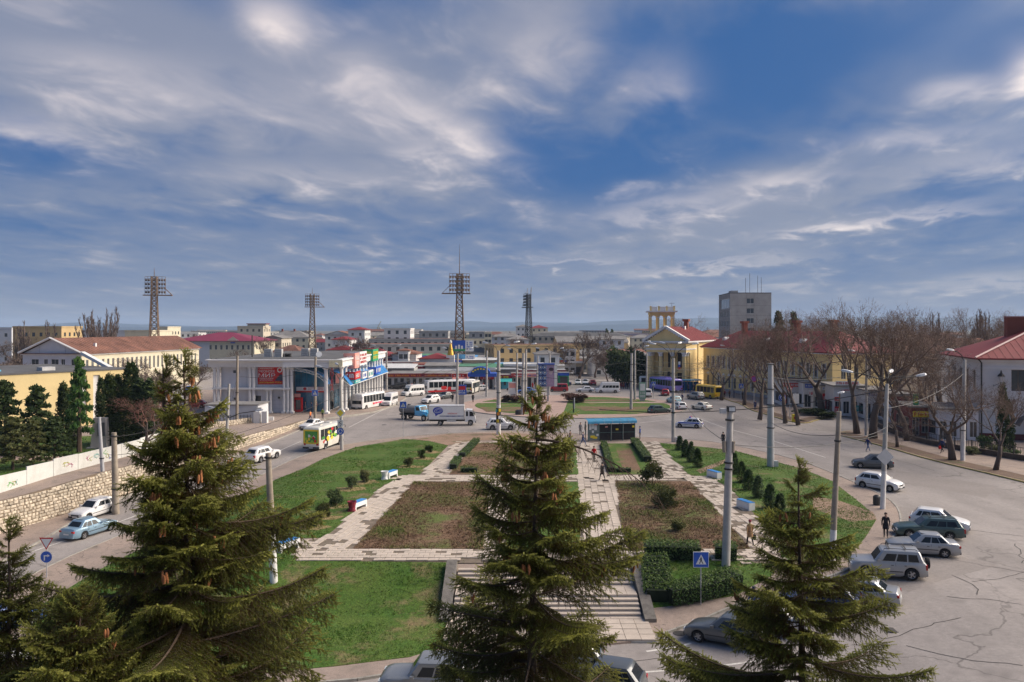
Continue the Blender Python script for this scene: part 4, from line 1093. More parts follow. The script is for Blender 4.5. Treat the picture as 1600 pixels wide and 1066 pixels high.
# nose-in row by the park kerb
car('hatch', cpos(1468, 826), 328, PW, 'white three-door car parked beyond the dark green estate')
car('wagon', cpos(1450, 839), 166, PDG, 'dark green estate car with roof bars parked nose-in at the kerb', rack=True)
car('sedan', cpos(1441, 865), 164, PS, 'silver saloon parked between the green estate and the silver off-roader', low=None)
car('suv', cpos(1386, 899), 163, PS, 'silver off-roader with a spare wheel on its tailgate', rack=True, spare=True, low=PG)
car('sedan', cpos(1343, 943), 150, PS, 'silver saloon with a dark sunroof parked nose-in', low=PS, sunroof=True)
car('crossover', cpos(1280, 958), 152, PNAVY, 'dark navy car mostly hidden behind the slim spruce')
car('wagon', cpos(1140, 1003), 146, PGR, 'graphite estate car with its nose at the zebra sign')
car('sedan', cpos(1200, 985), 150, PS, 'silver car behind the slim spruce next to the graphite estate')
car('suv', cpos(668, 1084), 176, PG, 'silver off-roader parked along the lower lawn kerb', low=PG)
car('hatch', cpos(940, 1080), 160, PGR, 'dark hatchback with a full-width red lamp strip below the tall spruce')
car('hatch', cpos(880, 1045), 172, PG, 'grey car hidden under the middle spruce boughs')
car('sedan', cpos(2, 985), 60, PBLUE, 'bright blue car glimpsed through the conifer twigs')
car('sedan', cpos(-30, 1060), 60, PW, 'white car glimpsed behind the conifer by the lower road')
# avenue on the right
car('hatch', cpos(1363, 731), 163, PGR, 'dark grey hatchback driving past the striped-base pole', name='car')
car('city', cpos(1374, 764), 312, PW, 'small white hatchback with black grille driving towards the parked row', name='car')
car('crossover', cpos(1603, 686), 170, PNAVY, 'dark blue car standing behind the fence by the white house')
# left road
car('hatch', cpos(147, 806), 252, PW, 'white hatchback coming down below the rubble wall', name='car')
car('sedan', cpos(140, 835), 70, PBL, 'blue-silver saloon driving up beside the white hatchback', name='car', low=PBL)
car('crossover', cpos(411, 719), 66, PW, 'white crossover driving up towards the painted bus', name='car')
car('sedan', cpos(487, 670), 247, PW, 'white saloon coming round in front of the painted bus', name='car')
# round the circus
car('crossover', cpos(783, 671), 2, PW, 'white crossover passing behind the poster-wrapped pole', name='car')
car('hatch', cpos(1030, 646), 22, PDGRN, 'dark green liftback leaving the roundabout', name='car')
pc = car('hatch', cpos(1077, 668), 158, PW, 'white police car with blue stripe and red-blue light bar', name='police_car', low=PW)
M_PB = mk('police_blue', (0.03, 0.10, 0.50), .4); M_PR = mk('police_red', (0.55, 0.02, 0.02), .3)
for s in (-1, 1):
	m = MB(); y = s*.853; m.box(-1.6, 1.5, y-.006, y+.006, .68, .86); m.build('blue_stripe', M_PB, pc)
m = MB(); m.box(-.30, -.06, 0.02, .52, 1.50, 1.64); m.build('light_bar', M_PB, pc)
m = MB(); m.box(-.30, -.06, -.52, -.02, 1.50, 1.64); m.build('light_bar', M_PR, pc)
m = MB(); m.box(-2.012, -2.0, -.5, .5, .62, .76); m.build('blue_stripe', M_PB, pc)
car('hatch', cpos(1061, 640), 100, PW, 'white hatchback seen from behind next to the twin-lamp pole', name='car')
car('hatch', cpos(1053, 630), 105, PCY, 'pale cyan car half hidden by the twin-lamp pole', name='car')
car('sedan', cpos(1096, 640), 118, PCREAM, 'old cream saloon with dark bumper driving away past the police car', name='car')
car('crossover', cpos(1087, 624), 112, PG, 'grey crossover stopped behind the yellow bus', name='car')
car('hatch', cpos(1039, 618), 84, PRED, 'red hatchback behind the lilac trolleybus', name='car')
car('smallvan', cpos(1010, 620), 92, PW, 'small white delivery van between island and trolleybus', 'van', name='delivery_van')
car('van', cpos(949, 614), 180, PW, 'white long-window minibus crossing behind the island shrubs', 'minibus', name='minibus')
car('sedan', cpos(914, 613), 180, PW, 'white saloon following the white minibus', name='car')
car('minivan', cpos(872, 612), 178, PRED, 'dark red minivan passing behind the fashion billboard', 'van', name='minivan')
car('sedan', cpos(822, 615), 184, PBLUE, 'bright blue saloon behind the island bushes', name='car')
car('sedan', cpos(806, 611), 176, PBK, 'black car by the market kiosks', name='car')
car('hatch', cpos(749, 611), 200, PW, 'white hatchback beside the flower-painted minibus', name='car')
car('smallvan', cpos(852, 607), 180, PW, 'white van behind the fashion billboard', 'van', name='delivery_van')
for i, (u, v, pm, a, lab) in enumerate(((903, 601, PW, 265, 'white car coming down the far street first in line'), (915, 601, PW, 262, 'white car second in line on the far street'), (926, 602, PRED, 90, 'dark red car on the far street beside the white pair'), (893, 586, PW, 250, 'white van parked high on the far street'), (880, 603, PNAVY, 175, 'dark blue car at the mouth of the far street'))):
	car('sedan', cpos(u, v), a, pm, lab, name='car')
car('sedan', cpos(695, 623), 232, PGR, 'dark grey saloon in front of the red and white bus', name='car')
car('crossover', cpos(673, 630), 238, PW, 'white crossover approaching beside the dark saloon', name='car', rack=True)
car('van', cpos(645, 619), 228, PW, 'white minibus turning behind the white crossover', 'minibus', name='minibus')
car('van', cpos(609, 634), 262, PW, 'white minibus waiting behind the bus by the shop colonnade', 'minibus', name='minibus')
car('crossover', cpos(622, 608), 180, PBK, 'black off-roader parked by the market wall', name='parked_car')
car('crossover', cpos(640, 604), 200, PBK, 'black car parked nearest the maroon-topped market hall', name='parked_car')
# yard behind the left spruce
zy = lambda u, v: Vector((*ray(u, v, .35), zt(*ray(u, v, .35))))
for (u, v, k, a, pm, lab) in ((268, 628, 'van', 250, PW, 'white van parked in the shop yard'), (276, 637, 'sedan', 260, PW, 'white saloon parked in front of the yard van'), (282, 645, 'crossover', 260, PG, 'grey car parked closest in the shop yard'), (305, 636, 'city', 190, PRED, 'red hatchback behind the white yard wall'), (255, 622, 'sedan', 255, PS, 'silver car at the back of the shop yard'), (240, 617, 'hatch', 255, PNAVY, 'navy car by the cypress group'), (293, 612, 'sedan', 200, PBLUE, 'blue car at the far end of the yard')):
	car(k, zy(u, v), a, pm, lab, name='parked_car', cat='van' if k == 'van' else 'car', tilt=False)

# ---- buses and lorries
def col(name, c): return mk(name, c, .45, var=.12)
D_Y, D_GN, D_R, D_W, D_P, D_NAVY, D_LT = col('decal_yellow', (.80, .58, .04)), col('decal_green', (.07, .30, .05)), col('decal_red', (.60, .03, .03)), col('decal_white', (.75, .74, .70)), col('decal_pink', (.72, .16, .28)), col('decal_navy', (.03, .06, .35)), col('decal_lime', (.35, .55, .05))
def fruit_wrap(t, L, hw, H):
	rs = random.Random(3)
	m = MB(); m.box(-L/2-.012, -L/2-.004, -hw*.9, hw*.9, .9, H-.3); m.build('rear_poster', D_Y, t)
	m = MB(); m.box(-L/2-.02, -L/2-.012, -hw*.74, hw*.70, 1.1, H-.5); m.build('rear_poster', D_GN, t)
	for k in range(9):
		m = MB(); y, z = rs.uniform(-hw*.6, hw*.6), rs.uniform(1.15, H-.7)
		pts = [(-L/2-.024-.002*k, y+.16*math.cos(a*.785)*rs.uniform(.7, 1.3), z+.2*math.sin(a*.785)*rs.uniform(.7, 1.2)) for a in range(8)]; m.poly(pts[::-1]); m.build('fruit_print', rs.choice((D_Y, D_R, D_LT, D_Y, D_W)), t)
	for s in (-1, 1):
		for k in range(16):
			m = MB(); x = -L/2+.5+rs.random()*(L*.62); z = rs.uniform(.75, H*.5+.25) if k < 11 else rs.uniform(H*.5, H-.5)
			pts = [(x+.42*math.cos(a*.785)*rs.uniform(.6, 1.2), s*(hw+.016+.001*k), z+.22*math.sin(a*.785)*rs.uniform(.6, 1.2)) for a in range(8)]
			if s < 0: pts = pts
			m.poly(pts if s < 0 else pts[::-1]); m.build('fruit_print', (D_Y, D_LT, D_GN, D_W, D_Y, D_R)[k % 6], t)
bus(cpos(506, 699), 78, 7.0, 2.25, 2.95, PCREAM, 'small bus wrapped in yellow and green fruit pictures', decal=fruit_wrap, r=.38)
def pink_side(t, L, hw, H):
	for s in (-1, 1):
		rs = random.Random(6)
		for k in range(7):
			m = MB(); x = -L/2+.8+k*.62; pts = [(x+.4*math.cos(a*1.047)*rs.uniform(.6, 1.2), s*(hw+.012+.001*k), 1.0+.22*math.sin(a*1.047)*rs.uniform(.5, 1.2)) for a in range(6)]; m.poly(pts if s < 0 else pts[::-1]); m.build('pink_print', D_P if k % 2 else D_R, t)
bus(cpos(576, 638), 250, 8.4, 2.4, 2.95, PW, 'white bus with pink side lettering waiting at the shop colonnade', decal=pink_side, r=.42)
def red_white(t, L, hw, H):
	for s in (-1, 1):
		m = MB(); m.box(-L/2+.3, L/2-.2, s*(hw+.004)-.004, s*(hw+.004)+.004, .40, .78); m.build('red_band', D_R, t)
		for (a, b, zc) in ((L*.16, .9, 1.3), (L*.05, .6, 1.1), (-L*.28, .7, 1.2)):
			m = MB(); pts = [(a+b*math.cos(q*.785)*(1.1 if q % 2 else .7), s*(hw+.014), zc+.45*math.sin(q*.785)) for q in range(8)]; m.poly(pts if s < 0 else pts[::-1]); m.build('red_print', D_R, t)
bus(cpos(703, 614), 205, 11.8, 2.5, 3.05, PW, 'long white city bus with red skirt and red blotches', decal=red_white, r=.46)
def flowers(t, L, hw, H):
	rs = random.Random(9)
	for k in range(12):
		m = MB(); y, z = rs.uniform(-hw*.7, hw*.7), rs.uniform(.85, 1.5); pts = [(-L/2-.014-.002*k, y+.2*math.cos(a*.785), z+.16*math.sin(a*.785)*rs.uniform(.6, 1.2)) for a in range(8)]; m.poly(pts[::-1]); m.build('flower_print', (D_Y, D_R, D_Y, D_GN)[k % 4], t)
bus(cpos(737, 614), 78, 7.0, 2.25, 2.8, PCREAM, 'small bus with yellow flower picture on its tail', decal=flowers, r=.38)
bus(cpos(1108, 622), 114, 6.6, 2.25, 2.8, PYEL, 'bright yellow bus leaving the shelter', r=.40)
bus(cpos(1028, 607), 168, 9.0, 2.5, 3.0, PCREAM, 'cream trolleybus in front of the columned building', r=.46)
tb = bus(cpos(1040, 611), 112, 10.5, 2.5, 3.1, PLIL, 'lilac trolleybus with two poles up on the roof', name='trolleybus', r=.46)
for s in (-1, 1):
	m = MB(); m.tube([(.5, s*.3, 3.2), (-5.3, s*.35, 5.4)], .04, 4); m.build('trolley_pole', M_TRIM, tb)
m = MB(); m.box(-1.2, 1.6, -.7, .7, 3.1, 3.35); m.build('roof_box', PLIL, tb)

def box_truck():
	t = thing('box_truck', 'white refrigerated lorry with a blue oval badge on its box', 'truck', cpos(708, 664), R(1))
	m = MB(); m.box(-3.65, 1.75, -1.12, 1.12, .98, 3.05); b = m.build('cargo_box', PW, t)
	m = MB()
	for x in (-3.65, 1.75-.06):
		m.box(x-.01, x+.07, -1.135, -1.12, .98, 3.05)
	m.box(-3.65, 1.75, -1.135, -1.12, .94, 1.06); m.box(-3.65, 1.75, -1.135, -1.12, 2.98, 3.07); m.build('edge_rail', mk('aluminium', (.55, .55, .54), .4, .6), t)
	m = MB(); m.box(-3.6, 3.1, -.5, .5, .62, .86); m.build('chassis', M_TRIM, t)
	# cab
	c = MB(); prof = [(1.86, .55), (1.86, 2.35), (2.1, 2.46), (2.95, 2.38), (3.35, 1.55), (3.46, 1.0), (3.46, .5), (3.15, .5), (3.02, .82), (2.7, .92), (2.38, .82), (2.25, .55)]
	A = c.pts([(x, -1.0, z) for x, z in prof]); B = c.pts([(x, 1.0, z) for x, z in prof]); c.face(A); c.face(B[::-1])
	for j in range(len(prof)): k = (j+1) % len(prof); c.face((A[k], A[j], B[j], B[k]))
	link('cab', sharp(c.mesh('cab'), 25), PW, t)
	for s in (-1, 1):
		for q in ([(2.55, 1.45), (3.26, 1.45), (3.0, 2.12), (2.55, 2.18)], [(2.02, 1.45), (2.34, 1.45), (2.34, 2.18), (2.02, 2.2)]):
			m = MB(); p = [(x, s*1.008, z) for x, z in q]; m.poly(p if s < 0 else p[::-1]); m.build('side_window', M_GLASS, t)
		m = MB(); m.box(3.40, 3.48, *sorted((s*.62, s*.92)), .82, 1.02); m.build('headlight', M_HEAD, t)
		m = MB(); m.box(3.05, 3.2, *sorted((s*1.05, s*1.22)), 1.5, 2.0); m.build('wing_mirror', M_TRIM, t)
	m = MB(); m.poly([(3.372, -.9, 1.56), (3.372, .9, 1.56), (3.0, .86, 2.33), (3.0, -.86, 2.33)]); m.build('windscreen', M_GLASS, t)
	m = MB(); m.box(3.44, 3.53, -1.0, 1.0, .42, .66); m.build('bumper', M_TRIM, t)
	m = MB(); m.box(-.9, .5, -1.10, -.95, .62, .90); m.build('side_locker', mk('grey_locker', (.45, .45, .44), .5), t)
	# tail gate frame standing open
	m = MB(); m.bar((-3.9, -1.1, .8), (-3.9, -1.1, 3.0), .05); m.bar((-3.9, 1.1, .8), (-3.9, 1.1, 3.0), .05); m.bar((-3.9, -1.1, 3.0), (-3.9, 1.1, 3.0), .05)
	m.bar((-3.9, -1.1, 3.0), (-3.65, -1.1, 3.0), .05); m.bar((-3.9, -1.1, .8), (-3.65, -1.1, .8), .05); m.box(-4.0, -3.66, -1.1, 1.1, .78, .84); m.build('tail_lift', M_TRIM, t)
	add_wheels(t, (2.7, ), .40, 1.0, .24); add_wheels(t, (-1.9, ), .40, 1.1, .4)
	# badge: blue oval with white ring swirl and a tail, red and blue lines of text
	m = MB(); ps = [(-2.25+.78*math.cos(a*math.pi/14), -1.128, 2.30+.56*math.sin(a*math.pi/14)) for a in range(28)]; m.poly(ps); m.poly([(-2.75, -1.129, 1.95), (-2.1, -1.129, 1.80), (-2.6, -1.129, 1.45)]); m.build('oval_badge', D_NAVY, t)
	for (rx_, rz_, th) in ((.56, .30, .05), (.34, .16, .035)):
		m = MB()
		for a in range(28):
			a0, a1 = a*math.pi/14, (a+1)*math.pi/14
			f = lambda a_, k: (-2.25+(rx_+k*th)*math.cos(a_)+.05, -1.134, 2.32+(rz_+k*th)*math.sin(a_)+.12*math.cos(a_))
			m.poly([f(a0, 0), f(a0, 1), f(a1, 1), f(a1, 0)])
		m.build('badge_ring', D_W, t)
	m = MB(); m.box(-2.0, 1.68, -1.131, -1.122, 1.38, 1.56); m.build('grey_stripe', mk('stripe_grey', (.30, .32, .36), .5), t)
	text_obj('lettering', 'МОРОЖЕНОЕ', .22, D_R, t, (-.05, -1.136, 1.86), (R(90), 0, 0), width=1.45)
	text_obj('lettering', '45 - 45 - 45', .22, D_NAVY, t, (.1, -1.140, 1.47), (R(90), 0, 0), width=2.2)
box_truck()
def tanker():
	t = thing('tank_truck', 'old blue-cabbed lorry with a grey tank behind', 'truck', cpos(651, 656), R(-32))
	m = MB(); prof = [(.0, 0), (.62, 0), (.86, .1), (.9, .35), (.9, 3.0), (.86, 3.25), (.0, 3.3)]
	n = 18; rr = []
	for r_, x in prof: rr.append(m.pts([(-3.1+x, 1.05*r_*math.cos(2*math.pi*j/n), 1.62+.78*r_*math.sin(2*math.pi*j/n)) for j in range(n)]))
	for a, b in zip(rr[:-1], rr[1:]):
		for j in range(n): m.face((a[j], a[(j+1) % n], b[(j+1) % n], b[j]))
	link('tank', sharp(m.mesh('tank')), mk('tank_grey', (.17, .17, .17), .6, dirt=.5), t)
	m = MB(); m.lathe([(.3, 0), (.3, .22), (.05, .25)], 12, (-1.5, 0, 2.28)); m.build('tank_hatch', mk('tank_grey', (.17, .17, .17)), t)
	m = MB(); m.box(-3.2, 2.9, -.42, .42, .66, .92); m.box(-2.9, -.2, -1.05, 1.05, .82, .90); m.build('chassis', M_TRIM, t)
	c = MB(); prof = [(.35, .85), (.35, 2.25), (.55, 2.38), (1.25, 2.34), (1.52, 1.62), (2.75, 1.42), (2.9, 1.30), (2.9, .80), (1.3, .80)]
	A = c.pts([(x, -.95 if x < 1.6 else -.78, z) for x, z in prof]); B = c.pts([(x, .95 if x < 1.6 else .78, z) for x, z in prof]); c.face(A); c.face(B[::-1])
	for j in range(len(prof)): k = (j+1) % len(prof); c.face((A[k], A[j], B[j], B[k]))
	link('cab', sharp(c.mesh('cab'), 25), PTRK, t)
	m = MB(); m.poly([(1.54, -.82, 1.66), (1.54, .82, 1.66), (1.30, .80, 2.24), (1.30, -.80, 2.24)]); m.build('windscreen', M_GLASS, t)
	m = MB(); m.box(2.88, 2.95, -.62, .62, .86, 1.26); m.build('grille', mk('grille_white', (.6, .6, .58), .5), t)
	for s in (-1, 1):
		m = MB(); p = [(x, s*.958, z) for x, z in ((.6, 1.62), (1.4, 1.62), (1.2, 2.16), (.6, 2.18))]; m.poly(p if s < 0 else p[::-1]); m.build('side_window', M_GLASS, t)
		m = MB(); m.tube([(1.62, s*.93, .75), (1.78, s*.95, 1.08), (2.15, s*.95, 1.2), (2.6, s*.95, 1.10), (2.85, s*.93, .85)], .1, 6); m.build('mudguard', PTRK, t)
		m = MB(); m.lathe([(.11, 0), (.11, .06)], 10); o = m.build('headlight', M_HEAD, t); o.location = (2.9, s*.72, 1.0); o.rotation_euler = (0, R(90), 0)
	m = MB(); m.box(2.98, 3.08, -1.0, 1.0, .60, .76); m.build('bumper', mk('grille_white', (.6, .6, .58)), t)
	add_wheels(t, (2.15,), .47, 1.0, .25); add_wheels(t, (-1.9,), .47, 1.1, .42)
tanker()
# ---------------------------------------------------------------- buildings
def wmat(name, c, dirt=.35, var=.07): return mk(name, c, .9, var=var, scale=.35, dirt=dirt, dirtc=tuple(x*.6 for x in c), bump=.15, bscale=6)
W_WHITE = wmat('white_render', (.66, .65, .63)); W_LAV = wmat('pale_shade_tint', (.58, .585, .61), .2); W_YEL = wmat('yellow_render', (.76, .59, .28), .4); W_CREAM = wmat('cream_render', (.63, .57, .42), .45)  # lavender tint puts front-wall shade into the colour; also used on pale walls
W_GREY = wmat('grey_panel', (.34, .335, .325), .75, .14); W_BEIGE = wmat('beige_render', (.52, .46, .36)); W_BRICK = wmat('brick_red', (.26, .08, .05)); W_PYEL = wmat('pale_yellow_wall', (.64, .51, .26), .5)
W_TRIM = wmat('white_trim', (.70, .69, .67), .25); W_DARK = mk('dark_opening', (.02, .022, .026), .4, var=.2, spec=.5)
R_RED = mk('red_metal_roof', (.20, .022, .024), .7, 0, var=.15, scale=.3, dirt=.5, dirtc=(.12, .025, .025)); R_MAG = mk('magenta_roof', (.20, .025, .055), .6, var=.1, scale=.3); R_RUST = mk('rusty_roof', (.18, .085, .058), .85, var=.45, scale=.35, dirt=.7, dirtc=(.12, .055, .04))
R_GREY = mk('grey_slate_roof', (.20, .19, .18), .9, var=.25, scale=.4, dirt=.5); R_TAR = mk('tar_roof', (.10, .10, .10), .9, var=.3, scale=.3, dirt=.5, dirtc=(.2, .19, .18)); R_BROWN = mk('brown_tile_roof', (.20, .09, .06), .85, var=.3, scale=.5)
M_WIN = mk('window_glass', (.035, .045, .055), .1, var=.3, scale=.4, spec=.8); M_FRAME = mk('white_window_frame', (.62, .62, .60), .6); M_BLUEG = mk('blue_glass', (.02, .15, .26), .12, var=.35, scale=.5, spec=.8)
M_BLUEP = mk('blue_awning', (.035, .20, .48), .35, var=.12, scale=.6, dirt=.3, dirtc=(.05, .14, .28)); M_IRON = mk('dark_iron', (.05, .048, .045), .6, .4); M_RUSTI = mk('rusty_iron', (.19, .13, .09), .8, .2, var=.4, scale=2, dirt=.5, dirtc=(.16, .12, .09))
def facade(t, A, B, z0, z1, rects, wm, name='wall', depth=.16, frames=True, wname='window', glass=None, fm=None, bars=1, stuff=False):
	"""wall from A to B (outside on its right-hand side) with real openings; each opening gets a recessed window"""
	A, B = Vector(A), Vector(B); d = (B-A); Lw = d.length; d.normalize(); n = Vector((d.y, -d.x))
	q = lambda s, z, k=0.0: (A.x+d.x*s-n.x*k, A.y+d.y*s-n.y*k, z)
	S = sorted(set([0, Lw]+[r[0] for r in rects]+[r[1] for r in rects])); Z = sorted(set([z0, z1]+[r[2] for r in rects]+[r[3] for r in rects]))
	mb = MB()
	for i in range(len(S)-1):
		j = 0
		while j < len(Z)-1:
			cs = (S[i]+S[i+1])/2
			hole = lambda jj: any(r[0] < cs < r[1] and r[2] < (Z[jj]+Z[jj+1])/2 < r[3] for r in rects)
			if hole(j): j += 1; continue
			k = j
			while k+1 < len(Z)-1 and not hole(k+1): k += 1
			mb.poly([q(S[i], Z[j]), q(S[i+1], Z[j]), q(S[i+1], Z[k+1]), q(S[i], Z[k+1])]); j = k+1
	W_ = MB()
	for r in rects:
		a, b, c, e = r[:4]
		for P4 in ([q(a, c), q(a, c, depth), q(a, e, depth), q(a, e)], [q(b, c, depth), q(b, c), q(b, e), q(b, e, depth)], [q(a, c), q(b, c), q(b, c, depth), q(a, c, depth)], [q(a, e, depth), q(b, e, depth), q(b, e), q(a, e)]): mb.poly(P4)
		w = W_ if stuff else MB(); w.mi = 0; dg = depth-.01; fr = .07
		w.poly([q(a, c, dg), q(b, c, dg), q(b, e, dg), q(a, e, dg)])
		if frames:
			w.mi = 1; df = depth-.06
			def strip(a0, b0, c0, e0): w.poly([q(a0, c0, df), q(b0, c0, df), q(b0, e0, df), q(a0, e0, df)])
			strip(a, a+fr, c, e); strip(b-fr, b, c, e); strip(a+fr, b-fr, c, c+fr); strip(a+fr, b-fr, e-fr, e)
			for k in range(bars):
				m_ = a+(b-a)*(k+1)/(bars+1); strip(m_-.03, m_+.03, c+fr, e-fr)
		if not stuff: w.build(wname, [glass or M_WIN, fm or M_FRAME], t)
	if stuff and W_.f: W_.build('windows', [glass or M_WIN, fm or M_FRAME], t, kind='stuff')
	return mb.build(name, wm, t)
def grid_rects(Lw, n, w, zs, margin=1.0, off=0.0):
	out = []; st = (Lw-2*margin)/n
	for (a, b) in zs:
		for k in range(n): c = margin+st*(k+.5)+off; out.append((c-w/2, c+w/2, a, b))
	return out
def boxw(t, name, m, *a): b = MB(); b.box(*a); return b.build(name, m, t)
def hip(t, x0, x1, y0, y1, z, rh, m, over=.5, ridge_in=None, name='roof', seams=None, gable=False, gm=None):
	if gable and gm:
		q = MB(); a, c2, e2, f2 = x0, x1, y0, y1
		if x1-x0 >= y1-y0: q.poly([(a-.01, f2, z), (a-.01, e2, z), (a-.01, (e2+f2)/2, z+rh*.93)]); q.poly([(c2+.01, e2, z), (c2+.01, f2, z), (c2+.01, (e2+f2)/2, z+rh*.93)])
		else: q.poly([(a, e2-.01, z), (c2, e2-.01, z), ((a+c2)/2, e2-.01, z+rh*.93)]); q.poly([(c2, f2+.01, z), (a, f2+.01, z), ((a+c2)/2, f2+.01, z+rh*.93)])
		q.build('gable', gm, t)
	x0 -= over; x1 += over; y0 -= over; y1 += over; w, d = x1-x0, y1-y0; b = MB()
	ins = 0 if gable else (ridge_in if ridge_in is not None else min(w, d)/2)
	if w >= d: r = [(x0+ins, (y0+y1)/2, z+rh), (x1-ins, (y0+y1)/2, z+rh)]
	else: r = [((x0+x1)/2, y0+ins, z+rh), ((x0+x1)/2, y1-ins, z+rh)]
	c = b.pts([(x0, y0, z), (x1, y0, z), (x1, y1, z), (x0, y1, z)]); e = b.pts([(x0, y0, z-.18), (x1, y0, z-.18), (x1, y1, z-.18), (x0, y1, z-.18)]); R2 = b.pts(r)
	for k in range(4): b.face((e[k], e[(k+1) % 4], c[(k+1) % 4], c[k]))
	b.face(e[::-1])
	if w >= d: b.face((c[0], c[1], R2[1], R2[0])); b.face((c[2], c[3], R2[0], R2[1]))
	if w >= d and not gable: b.face((c[1], c[2], R2[1])); b.face((c[3], c[0], R2[0]))
	if w < d:
		b.face((c[1], c[2], R2[1], R2[0])); b.face((c[3], c[0], R2[0], R2[1]))
		if not gable: b.face((c[0], c[1], R2[0])); b.face((c[2], c[3], R2[1]))
	o = b.build(name, m, t)
	if seams:
		s = MB()
		if w >= d:
			n = int(w/seams)
			for k in range(n+1):
				x = x0+w*k/n
				zz = lambda x_: 1 if ins == 0 else min(1, (x_-x0)/ins, (x1-x_)/ins)
				f = zz(x)
				if f > .05:
					for ya, yc in ((y0, 1), (y1, -1)): s.tube([(x, ya, z+.01), (x, ya+yc*f*d/2, z+rh*f+.01)], .035, 3, cap=False)
		else:
			n = int(d/seams)
			for k in range(n+1):
				y = y0+d*k/n; f = 1 if ins == 0 else min(1, (y-y0)/ins, (y1-y)/ins)
				if f > .05:
					for xa, xc in ((x0, 1), (x1, -1)): s.tube([(xa, y, z+.01), (xa+xc*f*w/2, y, z+rh*f+.01)], .035, 3, cap=False)
		so = s.build('roof_seams', m, o)
	return o
def scribble(t, name, mat, A, ux, w, hgt, rows=1, seed=0, n=None, normal=(0, -1, 0)):
	"""rows of small unreadable letter-like strokes on a sign face: A lower left corner, ux unit direction along the sign"""
	rs = random.Random(seed); b = MB(); A = Vector(A); ux = Vector(ux).normalized(); nn = Vector(normal).normalized()*.012
	rh = hgt/rows
	for r_ in range(rows):
		x = 0; n_ = n or max(3, int(w/(rh*.62)))
		cw = w/n_
		for k in range(n_):
			if rs.random() < .12: continue
			z0 = rh*(rows-1-r_)+rh*.15; z1 = z0+rh*.68
			pts = lambda a, c, e, f: b.poly([A+ux*a+Vector((0, 0, e))+nn, A+ux*c+Vector((0, 0, e))+nn, A+ux*c+Vector((0, 0, f))+nn, A+ux*a+Vector((0, 0, f))+nn])
			a = cw*k+cw*.1; c = cw*(k+1)-cw*.12; th = cw*.24
			pts(a, a+th, z0, z1)
			if rs.random() < .75: pts(c-th, c, z0, z1)
			if rs.random() < .6: pts(a+th, c-(th if rs.random() < .5 else 0), z1-rh*.14, z1)
			if rs.random() < .6: pts(a+th, c-th*.5, (z0+z1)/2-rh*.06, (z0+z1)/2+rh*.06)
			if rs.random() < .4: pts(a+th, c-th*.5, z0, z0+rh*.14)
	return b.build(name, mat, t)
S_RED, S_WHITE, S_BLUE, S_YEL, S_PINK, S_GRN, S_TEAL, S_ORG, S_PUR = [mk('sign_'+n, c, .5, var=.06) for n, c in (('red', (.52, .02, .02)), ('white', (.72, .72, .70)), ('blue', (.03, .10, .45)), ('yellow', (.78, .60, .04)), ('pink', (.75, .33, .27)), ('green', (.03, .32, .14)), ('teal', (.05, .42, .38)), ('orange', (.75, .28, .03)), ('purple', (.22, .06, .30)))]

